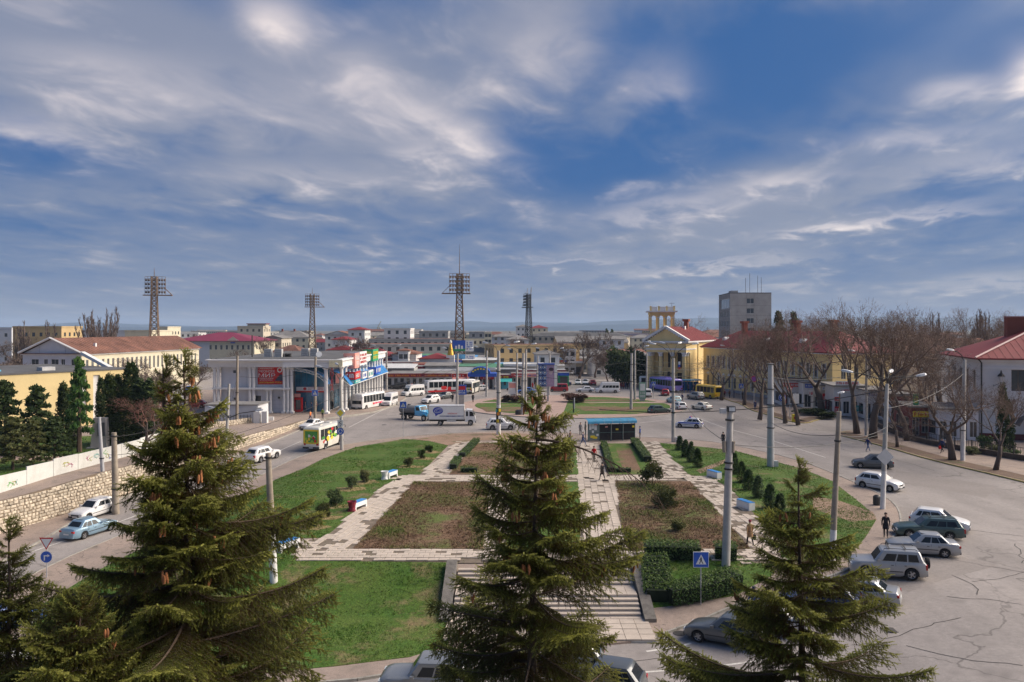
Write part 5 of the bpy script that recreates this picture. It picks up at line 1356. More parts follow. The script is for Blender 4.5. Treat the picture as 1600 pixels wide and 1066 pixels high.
# ---- shopping hall on the left
def mall():
	t = thing('shopping_hall', 'white flat-roofed shopping hall with paired columns and a blue glass corner', 'building', (-51.8, 135, .2))
	Wd, D, Ht = 22.3, 46, 9.5
	facade(t, (1.4, 1.0), (13.4, 1.0), 0, 8.0, [(2.05, 2.95, 6.9, 7.4), (5.9, 6.9, .1, 3.0)], W_LAV, frames=False, wname='door')
	boxw(t, 'core_wall', W_LAV, 1.4, 13.4, 1.3, D, 0, 8.0); boxw(t, 'core_wall', W_LAV, 13.4, 19.4, 4.2, D-1, 0, 8.0)
	# panel joints of the cladding
	for k in range(9): boxw(t, 'cladding_joint', mk('joint', (.36, .37, .40)), 1.5+k*1.42, 1.525+k*1.42, .985, .998, .1, 7.9)
	for z in (.8, 1.5, 2.2, 2.9): boxw(t, 'cladding_joint', mk('joint', (.36, .37, .40)), 9.4, 12.2, .985, .998, z, z+.03)
	# entablature
	boxw(t, 'cornice', W_TRIM, -.4, 12.6, -.2, D, 8.0, 9.1); boxw(t, 'cornice', W_TRIM, 12.6, Wd+.3, -.9, D, 8.0, 9.1); boxw(t, 'cornice', W_TRIM, -.6, Wd+.55, -1.1, D+.2, 9.1, 9.35)
	boxw(t, 'roof', R_TAR, 0, Wd-.6, 0, D-.5, 9.35, 9.42)
	boxw(t, 'belt_course', W_TRIM, .2, 13.6, -.15, 1.0, 4.15, 4.45)
	def colm(x, y, r=.27, z1=8.0):
		b = MB(); b.box(x-r*1.5, x+r*1.5, y-r*1.5, y+r*1.5, 0, .35); b.lathe([(r*1.25, .35), (r*1.05, .5), (r, .6), (r*.93, z1-.45), (r*1.15, z1-.35), (r*1.3, z1-.2)], 12, (x, y, 0)); b.box(x-r*1.4, x+r*1.4, y-r*1.4, y+r*1.4, z1-.2, z1); b.build('column', W_TRIM, t, smooth=False)
	for x in (.5, 1.15, 6.6, 7.25, 12.5, 13.15, 13.8): colm(x, .35)
	for x in (9.55, 10.15): colm(x, .4, .22, 4.15)
	for x in (19.9,): colm(x, -.45, .36)
	for k in range(14): colm(Wd-.3, 2.2+k*3.25, .32)
	# blue glazing behind the arched canopy
	facade(t, (13.6, 3.0), (19.6, 3.0), 0, 8.0, [(.15+k*.98, 1.05+k*.98, 4.2, 7.8) for k in range(6)]+[(.15+k*.98, 1.05+k*.98, .1, 3.6) for k in range(6)], mk('blue_mullion', (.10, .22, .32), .4), frames=False, glass=M_BLUEG, depth=.1)
	for k in range(13):
		m = MB(); y = 4.6+k*3.2; m.box(19.45, 19.52, y, y+2.6, .2, 3.4); m.build('shop_window', M_BLUEG if k % 3 else M_WIN, t)
		m = MB(); m.box(19.45, 19.52, y, y+2.6, 4.4, 7.0); m.build('shop_window', M_BLUEG, t)
	# arched canopy: front bay
	N_ = 8; pts = [(13.6+6.5*math.sin(math.pi/2*k/N_)**1.0, 5.0+2.9*math.cos(math.pi/2*k/N_)) for k in range(N_+1)]
	for j, (y0, y1) in enumerate(((-.6, .7), (.75, 2.0), (2.05, 2.95))):
		for (a, b_) in zip(pts[:-1], pts[1:]):
			m = MB(); slab(m, [(a[0], y0, a[1]), (b_[0]-.03, y0, b_[1]+.01), (b_[0]-.03, y1, b_[1]+.01), (a[0], y1, a[1])][::-1], .03); m.build('canopy_panel', M_BLUEP, t)
	for y in (-.65, 2.0):
		m = MB()
		for (a, b_) in zip(pts[:-1], pts[1:]):
			m.bar((a[0], y, a[1]), (b_[0], y, b_[1]), .05); m.bar((a[0]-.12, y, a[1]-.42), (b_[0]-.12, y, b_[1]-.42), .05); m.bar((a[0], y, a[1]), (b_[0]-.12, y, b_[1]-.42), .035); m.bar((a[0], y, a[1]), (a[0]-.12, y, a[1]-.42), .035)
		m.build('canopy_truss', S_WHITE, t)
	# side awning panels between the columns
	for k in range(13):
		y0, y1 = 2.4+k*3.25, 5.45+k*3.25
		prof = [(20.0, 7.3), (21.3, 6.9), (22.5, 6.0), (23.5, 4.7)]
		for a, b_ in zip(prof[:-1], prof[1:]):
			m = MB(); slab(m, [(a[0], y0, a[1]), (b_[0], y0, b_[1]), (b_[0], y1, b_[1]), (a[0], y1, a[1])], .03); m.build('awning_panel', M_BLUEP, t)
		m = MB(); m.bar((20.0, y0-.1, 7.2), (23.5, y0-.1, 4.65), .06); m.bar((20, y0-.1, 4.9), (23.5, y0-.1, 4.65), .06); m.build('awning_bracket', S_WHITE, t)
	boxw(t, 'awning_gutter', S_WHITE, 23.4, 23.55, 2.2, 44.5, 4.55, 4.68)
	# rooftop plant
	for (x, y) in ((6.6, 8), (8.5, 8), (12.3, 12), (14.0, 12)):
		boxw(t, 'ventilation_unit', mk('plant_grey', (.46, .46, .45), .6), x, x+1.3, y, y+1.0, 9.42, 10.9)
		for q in range(4): boxw(t, 'louvre', mk('louvre_grey', (.25, .25, .25), .6), x+.1, x+1.2, y-.02, y-.002, 9.6+q*.3, 9.72+q*.3)
	for (x, y) in ((9.6, 9), (10.3, 9.3), (11.0, 9.0)): m = MB(); m.lathe([(.35, 0), (.35, .6), (.1, .65)], 10, (x, y, 9.42)); m.build('roof_fan', M_IRON, t)
	m = MB(); m.lathe([(.02, -.02), (.3, .06), (.5, .18), (.52, .2)], 14); d = m.build('satellite_dish', S_WHITE, t); d.location = (18.2, 1.6, 10.1); d.rotation_euler = (R(75), 0, R(10)); boxw(t, 'dish_mast', M_IRON, 18.17, 18.23, 1.7, 1.76, 9.4, 10.1)
	for (x, z) in ((3.6, 2.2), (11.2, 2.4)): boxw(t, 'air_conditioner', mk('plant_grey', (.46, .46, .45)), x, x+.8, .72, .98, z, z+.55); m = MB(); m.lathe([(.2, 0), (.2, .02)], 12); f = m.build('fan_grille', M_IRON, t); f.location = (x+.3, .70, z+.28); f.rotation_euler = (R(90), 0, 0)
	# red banner
	b = boxw(t, 'banner', S_RED, 7.75, 12.2, .93, .975, 4.95, 8.0)
	F_ = (R(90), 0, 0)
	text_obj('lettering', 'ГИПЕРМАРКЕТ', .34, S_WHITE, t, (9.2, .915, 7.68), F_, width=2.6)
	text_obj('lettering', 'ЭКОНОМ', .62, S_WHITE, t, (9.25, .915, 7.18), F_, width=2.75)
	text_obj('lettering', 'МИР', .85, S_WHITE, t, (9.3, .915, 6.48), F_, width=2.9)
	text_obj('lettering', 'ТОВАРЫ И ЗАПАСЫ', .24, S_WHITE, t, (9.25, .915, 5.98), F_, width=2.5); text_obj('lettering', 'ДЛЯ ВСЕЙ СЕМЬИ', .24, S_WHITE, t, (9.2, .915, 5.70), F_, width=2.2)
	text_obj('lettering', 'ЦОКОЛЬНЫЙ ЭТАЖ', .36, S_YEL, t, (9.9, .915, 5.26), F_, width=3.9)
	m = MB(); m.poly([(10.7, .922, 5.6), (12.15, .922, 5.55), (12.15, .922, 6.6), (11.6, .922, 6.7)]); m.build('banner_picture', mk('banner_dark', (.06, .07, .10)), t)
	m = MB(); ps = [(11.55+.45*math.cos(a*.524), .918, 7.45+.45*math.sin(a*.524)) for a in range(12)]; m.poly(ps); m.build('round_badge', S_WHITE, t); m = MB(); ps = [(11.55+.28*math.cos(a*.524), .914, 7.45+.28*math.sin(a*.524)) for a in range(12)]; m.poly(ps); m.build('round_badge', S_RED, t)
	# entrance fascia
	boxw(t, 'fascia_sign', S_WHITE, 14.0, 19.5, 2.5, 2.7, 3.6, 4.4); boxw(t, 'fascia_stripe', S_RED, 14.0, 19.5, 2.48, 2.498, 3.45, 3.72)
	m = MB(); ps = [(15.5+.3*math.cos(a*.524), 2.49, 4.08+.26*math.sin(a*.524)) for a in range(12)]; m.poly(ps); m.build('round_badge', S_RED, t)
	scribble(t, 'lettering', mk('sign_dull_red', (.45, .12, .14)), (16.1, 2.492, 3.8), (1, 0, 0), 2.6, .55, 2, 4)
	boxw(t, 'kiosk_door', S_RED, 13.9, 15.2, 1.6, 2.4, .1, 2.6); boxw(t, 'kiosk_glass', M_WIN, 14.1, 15.0, 1.57, 1.598, .5, 2.2); boxw(t, 'kiosk_sign', S_PINK, 13.85, 15.0, 1.5, 1.58, 2.7, 3.3)
	# АПТЕКА, one letter per line
	for k, ch in enumerate('АПТЕКА'): text_obj('lettering', ch, .82, S_RED, t, (21.0, -.75, 7.55-k*.66), F_, depth=.06)
	boxw(t, 'poster', S_PINK, 21.4, 22.4, .2, .24, 5.2, 6.9)
	# signs along the colonnade, standing out over the awning
	def side_sign(y0, y1, z0, z1, m, m2, seed, x=23.75, rows=1):
		boxw(t, 'shop_sign', m, x, x+.12, y0, y1, z0, z1); scribble(t, 'lettering', m2, (x+.13, y0+.2, z0+(z1-z0)*.12), (0, 1, 0), y1-y0-.4, (z1-z0)*.75, rows, seed, normal=(1, 0, 0))
		boxw(t, 'shop_sign', m, x-1.6, x, y0-.12, y0, z0, z1); scribble(t, 'lettering', m2, (x-1.5, y0-.125, z0+(z1-z0)*.12), (1, 0, 0), 1.4, (z1-z0)*.75, rows, seed+1)
	side_sign(5, 9.6, 5.5, 6.9, S_RED, S_WHITE, 1); side_sign(5, 9.6, 4.8, 5.4, S_TEAL, S_WHITE, 2); side_sign(12, 16, 5.2, 6.4, S_WHITE, S_BLUE, 3); side_sign(18, 23, 5.0, 6.4, S_WHITE, S_TEAL, 5); side_sign(26, 32, 5.2, 6.7, S_BLUE, S_WHITE, 7)
	for (y0, y1, z0, z1, m, m2, sd, rw) in ((8.5, 12.5, 7.3, 10.1, S_PINK, S_WHITE, 11, 2), (13, 20, 7.6, 10.2, S_WHITE, S_RED, 12, 3), (27, 33.5, 7.8, 10.3, S_GRN, S_YEL, 13, 2)):
		boxw(t, 'roof_sign', m, 22.95, 23.1, y0, y1, z0, z1); scribble(t, 'lettering', m2, (23.11, y0+.3, z0+.3), (0, 1, 0), y1-y0-.6, z1-z0-.6, rw, sd, normal=(1, 0, 0))
		boxw(t, 'roof_sign', m, 21.0, 22.94, y0-.14, y0, z0, z1); scribble(t, 'lettering', m2, (21.15, y0-.145, z0+.3), (1, 0, 0), 1.6, z1-z0-.6, rw, sd+3)
	boxw(t, 'roof_sign', mk('cream_sign', (.70, .64, .42)), 20.6, 22.9, -1.22, -1.12, 8.1, 9.2)
mall()
def yard():
	t = thing('yard_building', 'low white yard block with wall air conditioner in front of the shopping hall', 'building', (-46.2, 118, .6))
	boxw(t, 'wall', W_LAV, 0, 8.0, 0, 5, -.5, 2.7); boxw(t, 'roof', R_GREY, -.15, 8.15, -.15, 5.1, 2.7, 2.85); boxw(t, 'gate_post', W_TRIM, 7.7, 8.6, -1.2, -.4, -.6, 1.9); boxw(t, 'gate_post', W_TRIM, 8.9, 9.7, -1.2, -.4, -.6, 1.9)
	boxw(t, 'air_conditioner', mk('plant_grey', (.46, .46, .45)), 7.8, 8.6, -.3, 0, 1.9, 2.4)
	f = thing('yard_fence', 'thin iron railing between the white yard posts', 'fence', (-45.2, 116.2, .6))
	for k in range(14): b = MB(); b.bar((k*.5, 0, 0), (k*.5, 0, 1.5), .05); b.build('baluster', M_IRON, f)
	b = MB(); b.bar((0, 0, .15), (6.5, 0, .15), .05); b.bar((0, 0, 1.3), (6.5, 0, 1.3), .05); b.build('rail', M_IRON, f)
	s = thing('sign_box', 'small white box sign standing on the terrace by the hall', 'sign', (-38.4, 122, .55)); boxw(s, 'box', S_WHITE, 0, 1.3, 0, .3, 0, .55)
yard()
# ---- long old hall with the rusty roof, its white gable towards the square
def longhall():
	t = thing('long_hall', 'long old cream hall with rusty roof and white gable end', 'building', (-106, 170, 0), R(-6.2))
	Wd, D, e, rh = 13.6, 50, 9.4, 3.1
	facade(t, (0, 0), (Wd, 0), 0, e, [(2.0, 3.7, 5.9, 8.2), (4.9, 5.8, 5.6, 8.2), (6.6, 8.3, 5.6, 8.2), (8.9, 9.8, 5.6, 8.2), (11.2, 12.8, 5.6, 8.2)], W_LAV)
	r = grid_rects(D, 26, .85, [(5.0, 8.0)], 1.0); facade(t, (Wd, 0), (Wd, D), 0, e, r, W_CREAM)  # bluish gable front and cream flank: shade and sunlight put into wall colours
	facade(t, (Wd, D), (0, D), 0, e, [], W_CREAM); facade(t, (0, D), (0, 0), 0, e, [], W_LAV)
	m = MB(); m.poly([(0, .1, e), (Wd, .1, e), (Wd/2, .1, e+rh)]); m.build('gable', W_LAV, t)
	o = hip(t, 0, Wd, 0, D, e+.05, rh+.2, R_RUST, .6, 0, gable=True, seams=1.2)
	for a, b in (((-.6, e+.1), (Wd/2, e+rh+.3)), ((Wd/2, e+rh+.3), (Wd+.6, e+.1))):
		m = MB(); m.bar((a[0], -.68, a[1]), (b[0], -.68, b[1]), .32); m.build('verge_board', W_TRIM, t)
	boxw(t, 'cornice', W_TRIM, -.4, Wd+.4, -.25, -.02, e-.35, e-.02); boxw(t, 'cornice', W_TRIM, Wd+.02, Wd+.3, 0, D, e-.4, e-.1)
	for x in (3.8, 9.8): boxw(t, 'gable_joint', mk('joint', (.36, .37, .40)), x, x+.06, .07, .095, e, e+(1.9 if x < 5 else 1.7))
	boxw(t, 'balcony_banner', S_BLUE, 4.8, 7.9, -.6, -.5, 4.3, 5.3); boxw(t, 'balcony_banner', S_TEAL, 7.9, 9.6, -.6, -.5, 4.3, 5.3)
	boxw(t, 'vent', W_TRIM, Wd*.8, Wd*.8+.5, 8, 8.5, e+1, e+2.1)
	boxw(t, 'annex', W_LAV, -3, 3.0, -14, -8, 0, 4.6);
longhall()
def yellowwall():
	A, B = Vector((-68.5, 101.5)), Vector((-57.6, 119)); d = B-A; L_ = d.length
	t = thing('yellow_hall', 'long flat-roofed hall with a bright yellow side wall behind the conifers', 'building', (A.x, A.y, .9), math.atan2(d.y, d.x))
	facade(t, (0, 0), (L_, 0), 0, 7.8, [(12.6, 13.7, 0.5, 7.2), (14.6, 15.6, .5, 7.2)], W_PYEL, frames=False, glass=W_WHITE, wname='recess', depth=.3)
	boxw(t, 'side_wall', W_WHITE, 0, L_, .35, 24, 0, 7.7); boxw(t, 'roof', R_TAR, -.15, L_+.1, -.1, 24.2, 7.8, 8.0)
	facade(t, (0, 24), (0, 0), 0, 7.8, [(20.5, 22.5, 1, 6.5)], W_WHITE, frames=False)
	boxw(t, 'pilaster', W_TRIM, -.3, .35, -.2, .4, 0, 7.9); boxw(t, 'pilaster', wmat('ochre_strip', (.36, .25, .12)), .5, 1.5, -.06, -.003, 0, 7.6)
	b = MB(); b.box(-.35, .35, 0, 15, 0, .5); o = b.build('roof_edge_frame', W_TRIM, t); o.location = (L_+.5, 0, 5.6); o.rotation_euler = (R(16), 0, 0)
	boxw(t, 'rooflight', mk('plant_grey', (.46, .46, .45)), 9, 10.8, 3, 4.5, 8.0, 8.5)
	for (x, y, s) in ((.5, 3.0, 1.0), (4.5, 7.0, .9)):
		m = MB(); m.lathe([(1.0, 0), (1.0, .2), (.65, .3), (.6, .7), (.3, 1.1), (.05, 1.3)], 12, (0, 0, 0)); o = m.build('blue_roof_cowl', mk('cowl_blue', (.10, .38, .55), .5), t); o.location = (x, y, 8.0); o.scale = (s,)*3
yellowwall()
def simple_house(name, label, loc, rz, Wd, D, e, rh, wm, rm, nf, ns, floors, group=None, win=(1.1, 1.5), roof='hip', stuff=False, chim=0, cat='building', frames=True, base=0, over=.4, bars=1):
	t = thing(name, label, cat, loc, rz, group)
	fh = (e-base)/floors; zs_ = [(base+fh*k+fh*.32, base+fh*k+fh*.32+min(win[1], fh*.55)) for k in range(floors)]
	facade(t, (0, 0), (Wd, 0), -.5, e, grid_rects(Wd, nf, win[0], zs_, Wd*.04) if nf else [], wm, stuff=stuff, frames=frames, bars=bars)
	facade(t, (Wd, 0), (Wd, D), -.5, e, grid_rects(D, ns, win[0], zs_, D*.05) if ns else [], wm, stuff=stuff, frames=frames, bars=bars)
	facade(t, (0, D), (0, 0), -.5, e, grid_rects(D, ns, win[0], zs_, D*.05) if ns else [], wm, stuff=stuff, frames=frames, bars=bars)
	facade(t, (Wd, D), (0, D), -.5, e, [], wm)
	if roof == 'hip': hip(t, 0, Wd, 0, D, e, rh, rm, over)
	elif roof == 'gable': hip(t, 0, Wd, 0, D, e, rh, rm, over, 0, gable=True, gm=wm)
	else:
		boxw(t, 'parapet', wm, -.15, Wd+.15, -.15, D+.15, e, e+.5); boxw(t, 'roof', rm, 0.1, Wd-.1, .1, D-.1, e+.5, e+.56)
	if roof != 'flat': boxw(t, 'cornice', W_TRIM, -.15, Wd+.15, -.18, -.02, e-.45, e-.2)
	for k in range(chim): boxw(t, 'chimney', W_BRICK, Wd*(.25+.3*k), Wd*(.25+.3*k)+.9, D*.45, D*.45+.7, e+rh*.3, e+rh+1.0)
	return t
t = simple_house('school_building', 'pale yellow two-storey building with a wide magenta roof', (-130, 300, 0), R(0), 31.5, 26, 9.9, 3.2, W_CREAM, R_MAG, 14, 8, 2, win=(.9, 1.8), over=1.0)
boxw(t, 'blank_wall', W_LAV, -.05, 14.4, -.12, -.03, -.4, 9.85)
m = MB(); m.poly([(21.0, -.6, 9.9), (26.0, -.6, 9.9), (23.5, -.6, 11.6)]); m.build('pediment', W_CREAM, t); boxw(t, 'name_board', S_BLUE, 22.6, 24.4, -.75, -.62, 9.0, 9.4)

# ---- yellow columned palace with its pavilion tower
def palace():
	t = thing('columned_palace', 'yellow classical building with tall portico columns and red roof', 'building', (33.0, 192.5, 0), R(-28))
	Wp, D, e = 9.9, 29, 9.9      # local x along the front, y depth
	y0 = 3.4
	rects = [(c-.65, c+.65, 5.2, 9.3) for c in (2.6, 5.0, 7.4)]+[(c-.65, c+.65, .8, 3.9) for c in (2.6, 7.4)]+[(4.2, 5.8, .2, 4.2)]
	facade(t, (0, y0), (Wp, y0), 0, 10.2, rects, W_YEL, fm=mk('brown_frame', (.12, .08, .06)), bars=2)
	facade(t, (Wp, y0), (Wp, D), 0, 11.4, [(17, 18.4, 5.5, 8.5)], W_YEL); facade(t, (0, D), (0, y0), 0, 11.4, [], W_YEL); facade(t, (Wp, D), (0, D), 0, 11.4, [], W_YEL)
	boxw(t, 'podium', mk('stone_step', (.38, .36, .33)), -.7, Wp+.7, -1.2, y0, -.1, .35)
	def colm(x, y, z1=9.0):
		b = MB(); b.lathe([(.62, .35), (.62, .55), (.52, .65), (.50, 2.5), (.44, z1-1.0), (.44, z1-.95)], 14, (x, y, 0)); b.build('column', W_YEL, t, smooth=False)
		b = MB(); b.lathe([(.46, z1-.95), (.52, z1-.8), (.50, z1-.6), (.62, z1-.35), (.60, z1-.2), (.70, z1-.12)], 12, (x, y, 0)); b.box(x-.66, x+.66, y-.66, y+.66, z1-.12, z1); b.build('capital', W_TRIM, t)
	for x in (.65, 3.45, 6.4, 9.25): colm(x, .4)
	for x in (.65, 9.25): colm(x, 2.7)
	boxw(t, 'architrave', W_YEL, 0, Wp, -.2, y0, 9.0, 9.6); boxw(t, 'string_course', W_TRIM, -.08, Wp+.08, -.28, y0, 9.6, 10.0); boxw(t, 'frieze', W_YEL, 0, Wp, -.2, y0, 10.0, 11.3)
	boxw(t, 'string_course', W_TRIM, Wp-.02, Wp+.10, y0, 9, 9.6, 9.9)
	boxw(t, 'cornice', W_TRIM, -.75, Wp+.75, -.95, D+.5, 11.4, 11.75)
	for k in range(22): boxw(t, 'dentil', W_TRIM, -.45+k*.49, -.22+k*.49, -.62, -.2, 11.12, 11.4)
	for k in range(40): boxw(t, 'dentil', W_TRIM, Wp+.003, Wp+.42, .2+k*.7, .45+k*.7, 11.12, 11.4)
	m = MB(); m.poly([(.2, -.25, 11.75), (Wp-.2, -.25, 11.75), (Wp/2, -.25, 14.9)]); m.build('pediment', W_YEL, t)
	for a, b in (((-.75, 11.85), (Wp/2, 15.2)), ((Wp/2, 15.2), (Wp+.75, 11.85))):
		m = MB(); va, vb = Vector((a[0], 0, a[1])), Vector((b[0], 0, b[1])); dd = (vb-va).normalized(); nn = Vector((-dd.z, 0, dd.x))*.28
		q = [va-nn, vb-nn, vb+nn, va+nn]; A = m.pts([(p.x, -1.0, p.z) for p in q]); B = m.pts([(p.x, .2, p.z) for p in q]); m.face(A); m.face(B[::-1])
		for j in range(4): m.face((A[(j+1) % 4], A[j], B[j], B[(j+1) % 4]))
		m.build('raking_cornice', W_TRIM, t)
		for k in range(9):
			c = va.lerp(vb, (k+.7)/9.5)-nn*1.5; mm = MB(); mm.box(c.x-.11, c.x+.11, -.7, -.26, c.z-.13, c.z+.13); mm.build('dentil', W_TRIM, t)
	# roof: gable in front, hipped behind
	b = MB(); x0, x1, ya, yb, z, rz_ = -.8, Wp+.8, -.9, D+.6, 11.78, 15.25
	c = b.pts([(x0, ya, z), (x1, ya, z), (x1, yb, z), (x0, yb, z), (Wp/2, ya, rz_), (Wp/2, yb-6, rz_)])
	b.face((c[1], c[2], c[5], c[4])); b.face((c[0], c[4], c[5], c[3])); b.face((c[2], c[3], c[5])); r = b.build('roof', R_RED, t)
	s = MB()
	for k in range(24):
		y = ya+1+k*1.2; f = 1 if y < yb-6 else (yb-y)/6
		if f > .05: s.tube([(x1, y, z+.03), (x1-(x1-Wp/2)*f, y, z+(rz_-z)*f+.03)], .04, 3)
	s.build('roof_seams', R_RED, r)
	boxw(t, 'pale_roof_strip', W_TRIM, Wp*.55, Wp*.62, 12.2, 13.2, 12.5, 15.4)
	boxw(t, 'chimney', W_BRICK, Wp*.5, Wp*.5+1.0, 15.5, 16.5, 13.6, 16.6); boxw(t, 'chimney_cap', W_BRICK, Wp*.5-.3, Wp*.5+1.3, 15.2, 16.8, 16.6, 17.2)
	m = MB(); m.tube([(Wp+.12, 10.2, .3), (Wp+.12, 10.2, 11.2)], .09, 6); m.build('downpipe', M_IRON, t)
	f = thing('flag', 'white blue and red flag hanging by a portico column', 'flag', (39.6, 186.9, 5.0))
	boxw(f, 'stripe', S_WHITE, 0, .5, 0, .05, 1.2, 1.9); boxw(f, 'stripe', S_BLUE, 0, .5, 0, .05, .6, 1.2); boxw(f, 'stripe', S_RED, 0, .5, 0, .05, 0, .6)
	# pavilion tower
	t = thing('pavilion_tower', 'small yellow arcaded roof pavilion with white cornice above the palace', 'building', (35.9, 204, 0), R(-6))
	boxw(t, 'shaft', W_YEL, .3, 5.9, .3, 5.7, 0, 14.2)
	for x in (0, 1.93, 3.87, 5.8):
		for y in (0, 5.4):
			boxw(t, 'pier', W_YEL, x, x+.45, y, y+.45, 14.2, 18.4); boxw(t, 'capital', W_TRIM, x-.06, x+.51, y-.06, y+.51, 17.5, 17.75)
	for y in (0, 5.4):
		for x in (.45, 2.38, 4.32):
			m = MB(); n = 8
			arc = [(x+.74-.74*math.cos(math.pi*k/n), 17.6+.6*math.sin(math.pi*k/n)) for k in range(n+1)]
			for (a, b_) in zip(arc[:-1], arc[1:]): m.poly([(a[0], y+.02, a[1]), (b_[0], y+.02, b_[1]), (b_[0], y+.02, 18.4), (a[0], y+.02, 18.4)])
			m.build('arch', W_YEL, t)
	boxw(t, 'entablature', W_YEL, -.1, 6.35, -.1, 5.95, 18.4, 19.0); boxw(t, 'cornice', W_TRIM, -.7, 6.95, -.7, 6.5, 19.0, 19.35)
	for x in (-.1, 2.0, 4.0, 5.9): boxw(t, 'parapet_pier', W_YEL, x, x+.5, -.1, .3, 19.35, 20.6)
	for x in (.4, 2.5, 4.5): boxw(t, 'parapet_panel', W_TRIM, x, x+1.4, 0, .2, 19.35, 20.4)
	m = MB(); m.bar((5.6, .5, 20.4), (5.6, .5, 21.4), .06); m.bar((5.0, .5, 21.3), (6.3, .5, 21.3), .05); m.build('aerial', M_IRON, t)
palace()
def wing():
	A, B = Vector((47.2, 193.5)), Vector((59.2, 145)); d = B-A; L_ = d.length
	t = thing('yellow_wing', 'long two-storey yellow wing with red metal roof behind the street trees', 'building', (A.x, A.y, 0), math.atan2(d.y, d.x))
	rects = grid_rects(L_, 19, 1.05, [(1.0, 3.5), (5.4, 8.2)], 1.2)
	facade(t, (0, 0), (L_, 0), 0, 10.0, rects, W_YEL, bars=1)
	for r_ in rects:
		if r_[2] > 5 or int(r_[0]) % 3 == 0: boxw(t, 'window_surround', W_TRIM, r_[0]-.18, r_[0]-.01, -.06, -.004, r_[2]-.2, r_[3]+.2); boxw(t, 'window_surround', W_TRIM, r_[1]+.01, r_[1]+.18, -.06, -.004, r_[2]-.2, r_[3]+.2)
		if r_[2] < 5:
			m = MB(); m.poly([(r_[0]-.3, -.06, r_[3]+.3), (r_[1]+.3, -.06, r_[3]+.3), ((r_[0]+r_[1])/2, -.06, r_[3]+.95)]); m.build('window_pediment', W_TRIM, t)
	boxw(t, 'plinth', mk('grey_plinth', (.30, .31, .33)), 0, L_, -.12, -.005, 0, .75)
	facade(t, (0, 13), (0, 0), 0, 10.0, [], W_YEL); facade(t, (L_, 0), (L_, 13), 0, 10.0, grid_rects(13, 4, 1.0, [(1, 3.3), (5.4, 8)]), W_YEL); facade(t, (L_, 13), (0, 13), 0, 10, [], W_YEL)
	boxw(t, 'cornice', W_TRIM, -.4, L_+.4, -.6, 13.4, 10.0, 10.35)
	hip(t, 0, L_, 0, 13, 10.38, 3.9, R_RED, .7, 7, seams=1.3)
	for x in (9, 30, 42): boxw(t, 'chimney', W_BRICK, x, x+1.1, 5.2, 6.2, 12.6, 16.0); boxw(t, 'chimney_cap', W_BRICK, x-.25, x+1.35, 4.95, 6.45, 16.0, 16.5)
	for x in (6, 24, 37):
		m = MB(); m.lathe([(.8, 0), (.8, 1.2)], 10); o = m.build('dormer', W_TRIM, t); o.location = (x, 3.4, 12.0); o.rotation_euler = (R(90), 0, 0)
	# tall slab block behind
	t = thing('office_block', 'grey five-storey concrete block with aerials on its roof', 'building', (72.8, 262, 0), R(0))
	fl = [(25.2-.3-k*3.3-2.2, 25.2-.3-k*3.3) for k in range(6)]
	facade(t, (0, 0), (13.8, 0), 0, 26.4, [(5.6, 8.0, 25.0-2.0-k*3.3, 25.0-k*3.3-.2) for k in range(6)], W_GREY)
	facade(t, (1.8, 21), (0, 0), 0, 26.4, [(3.5, 20, 21.5, 24.8)]+[(3.5+j*2.9, 5.6+j*2.9, 21.0-3.3*k-2.4, 21.0-3.3*k-.3) for k in range(5) for j in range(6)], wmat('shaded_panel', (.27, .27, .27), .5, .1), frames=True)  # side wall's shade put into its colour, a darker copy of the front grey
	facade(t, (13.8, 0), (15.6, 21), 0, 26.4, [], W_GREY); facade(t, (15.6, 21), (1.8, 21), 0, 26.4, [], W_GREY)
	m = MB(); m.prism([(0, 0), (13.8, 0), (15.6, 21), (1.8, 21)], 26.4, 26.7); m.build('roof', R_TAR, t); boxw(t, 'stair_tower', W_GREY, .9, 3.1, 1.5, 5, 26.7, 27.4)
	for k in range(7): boxw(t, 'panel_joint', mk('panel_gap', (.16, .16, .15)), .02, 13.78, -.02, -.004, 3.3*k+2.5, 3.3*k+2.56)
	for x in (5.6, 8.0): boxw(t, 'panel_joint', mk('panel_gap', (.16, .16, .15)), x-.03, x+.03, -.03, -.021, 0, 26.3)
	for (x, hh_) in ((6.4, 6.5), (7.8, 8.5), (10.5, 7.5), (11.7, 6.8)): m = MB(); m.bar((x, 4, 26.6), (x, 4, 26.6+hh_*.8), .09); m.build('aerial', M_IRON, t)
wing()
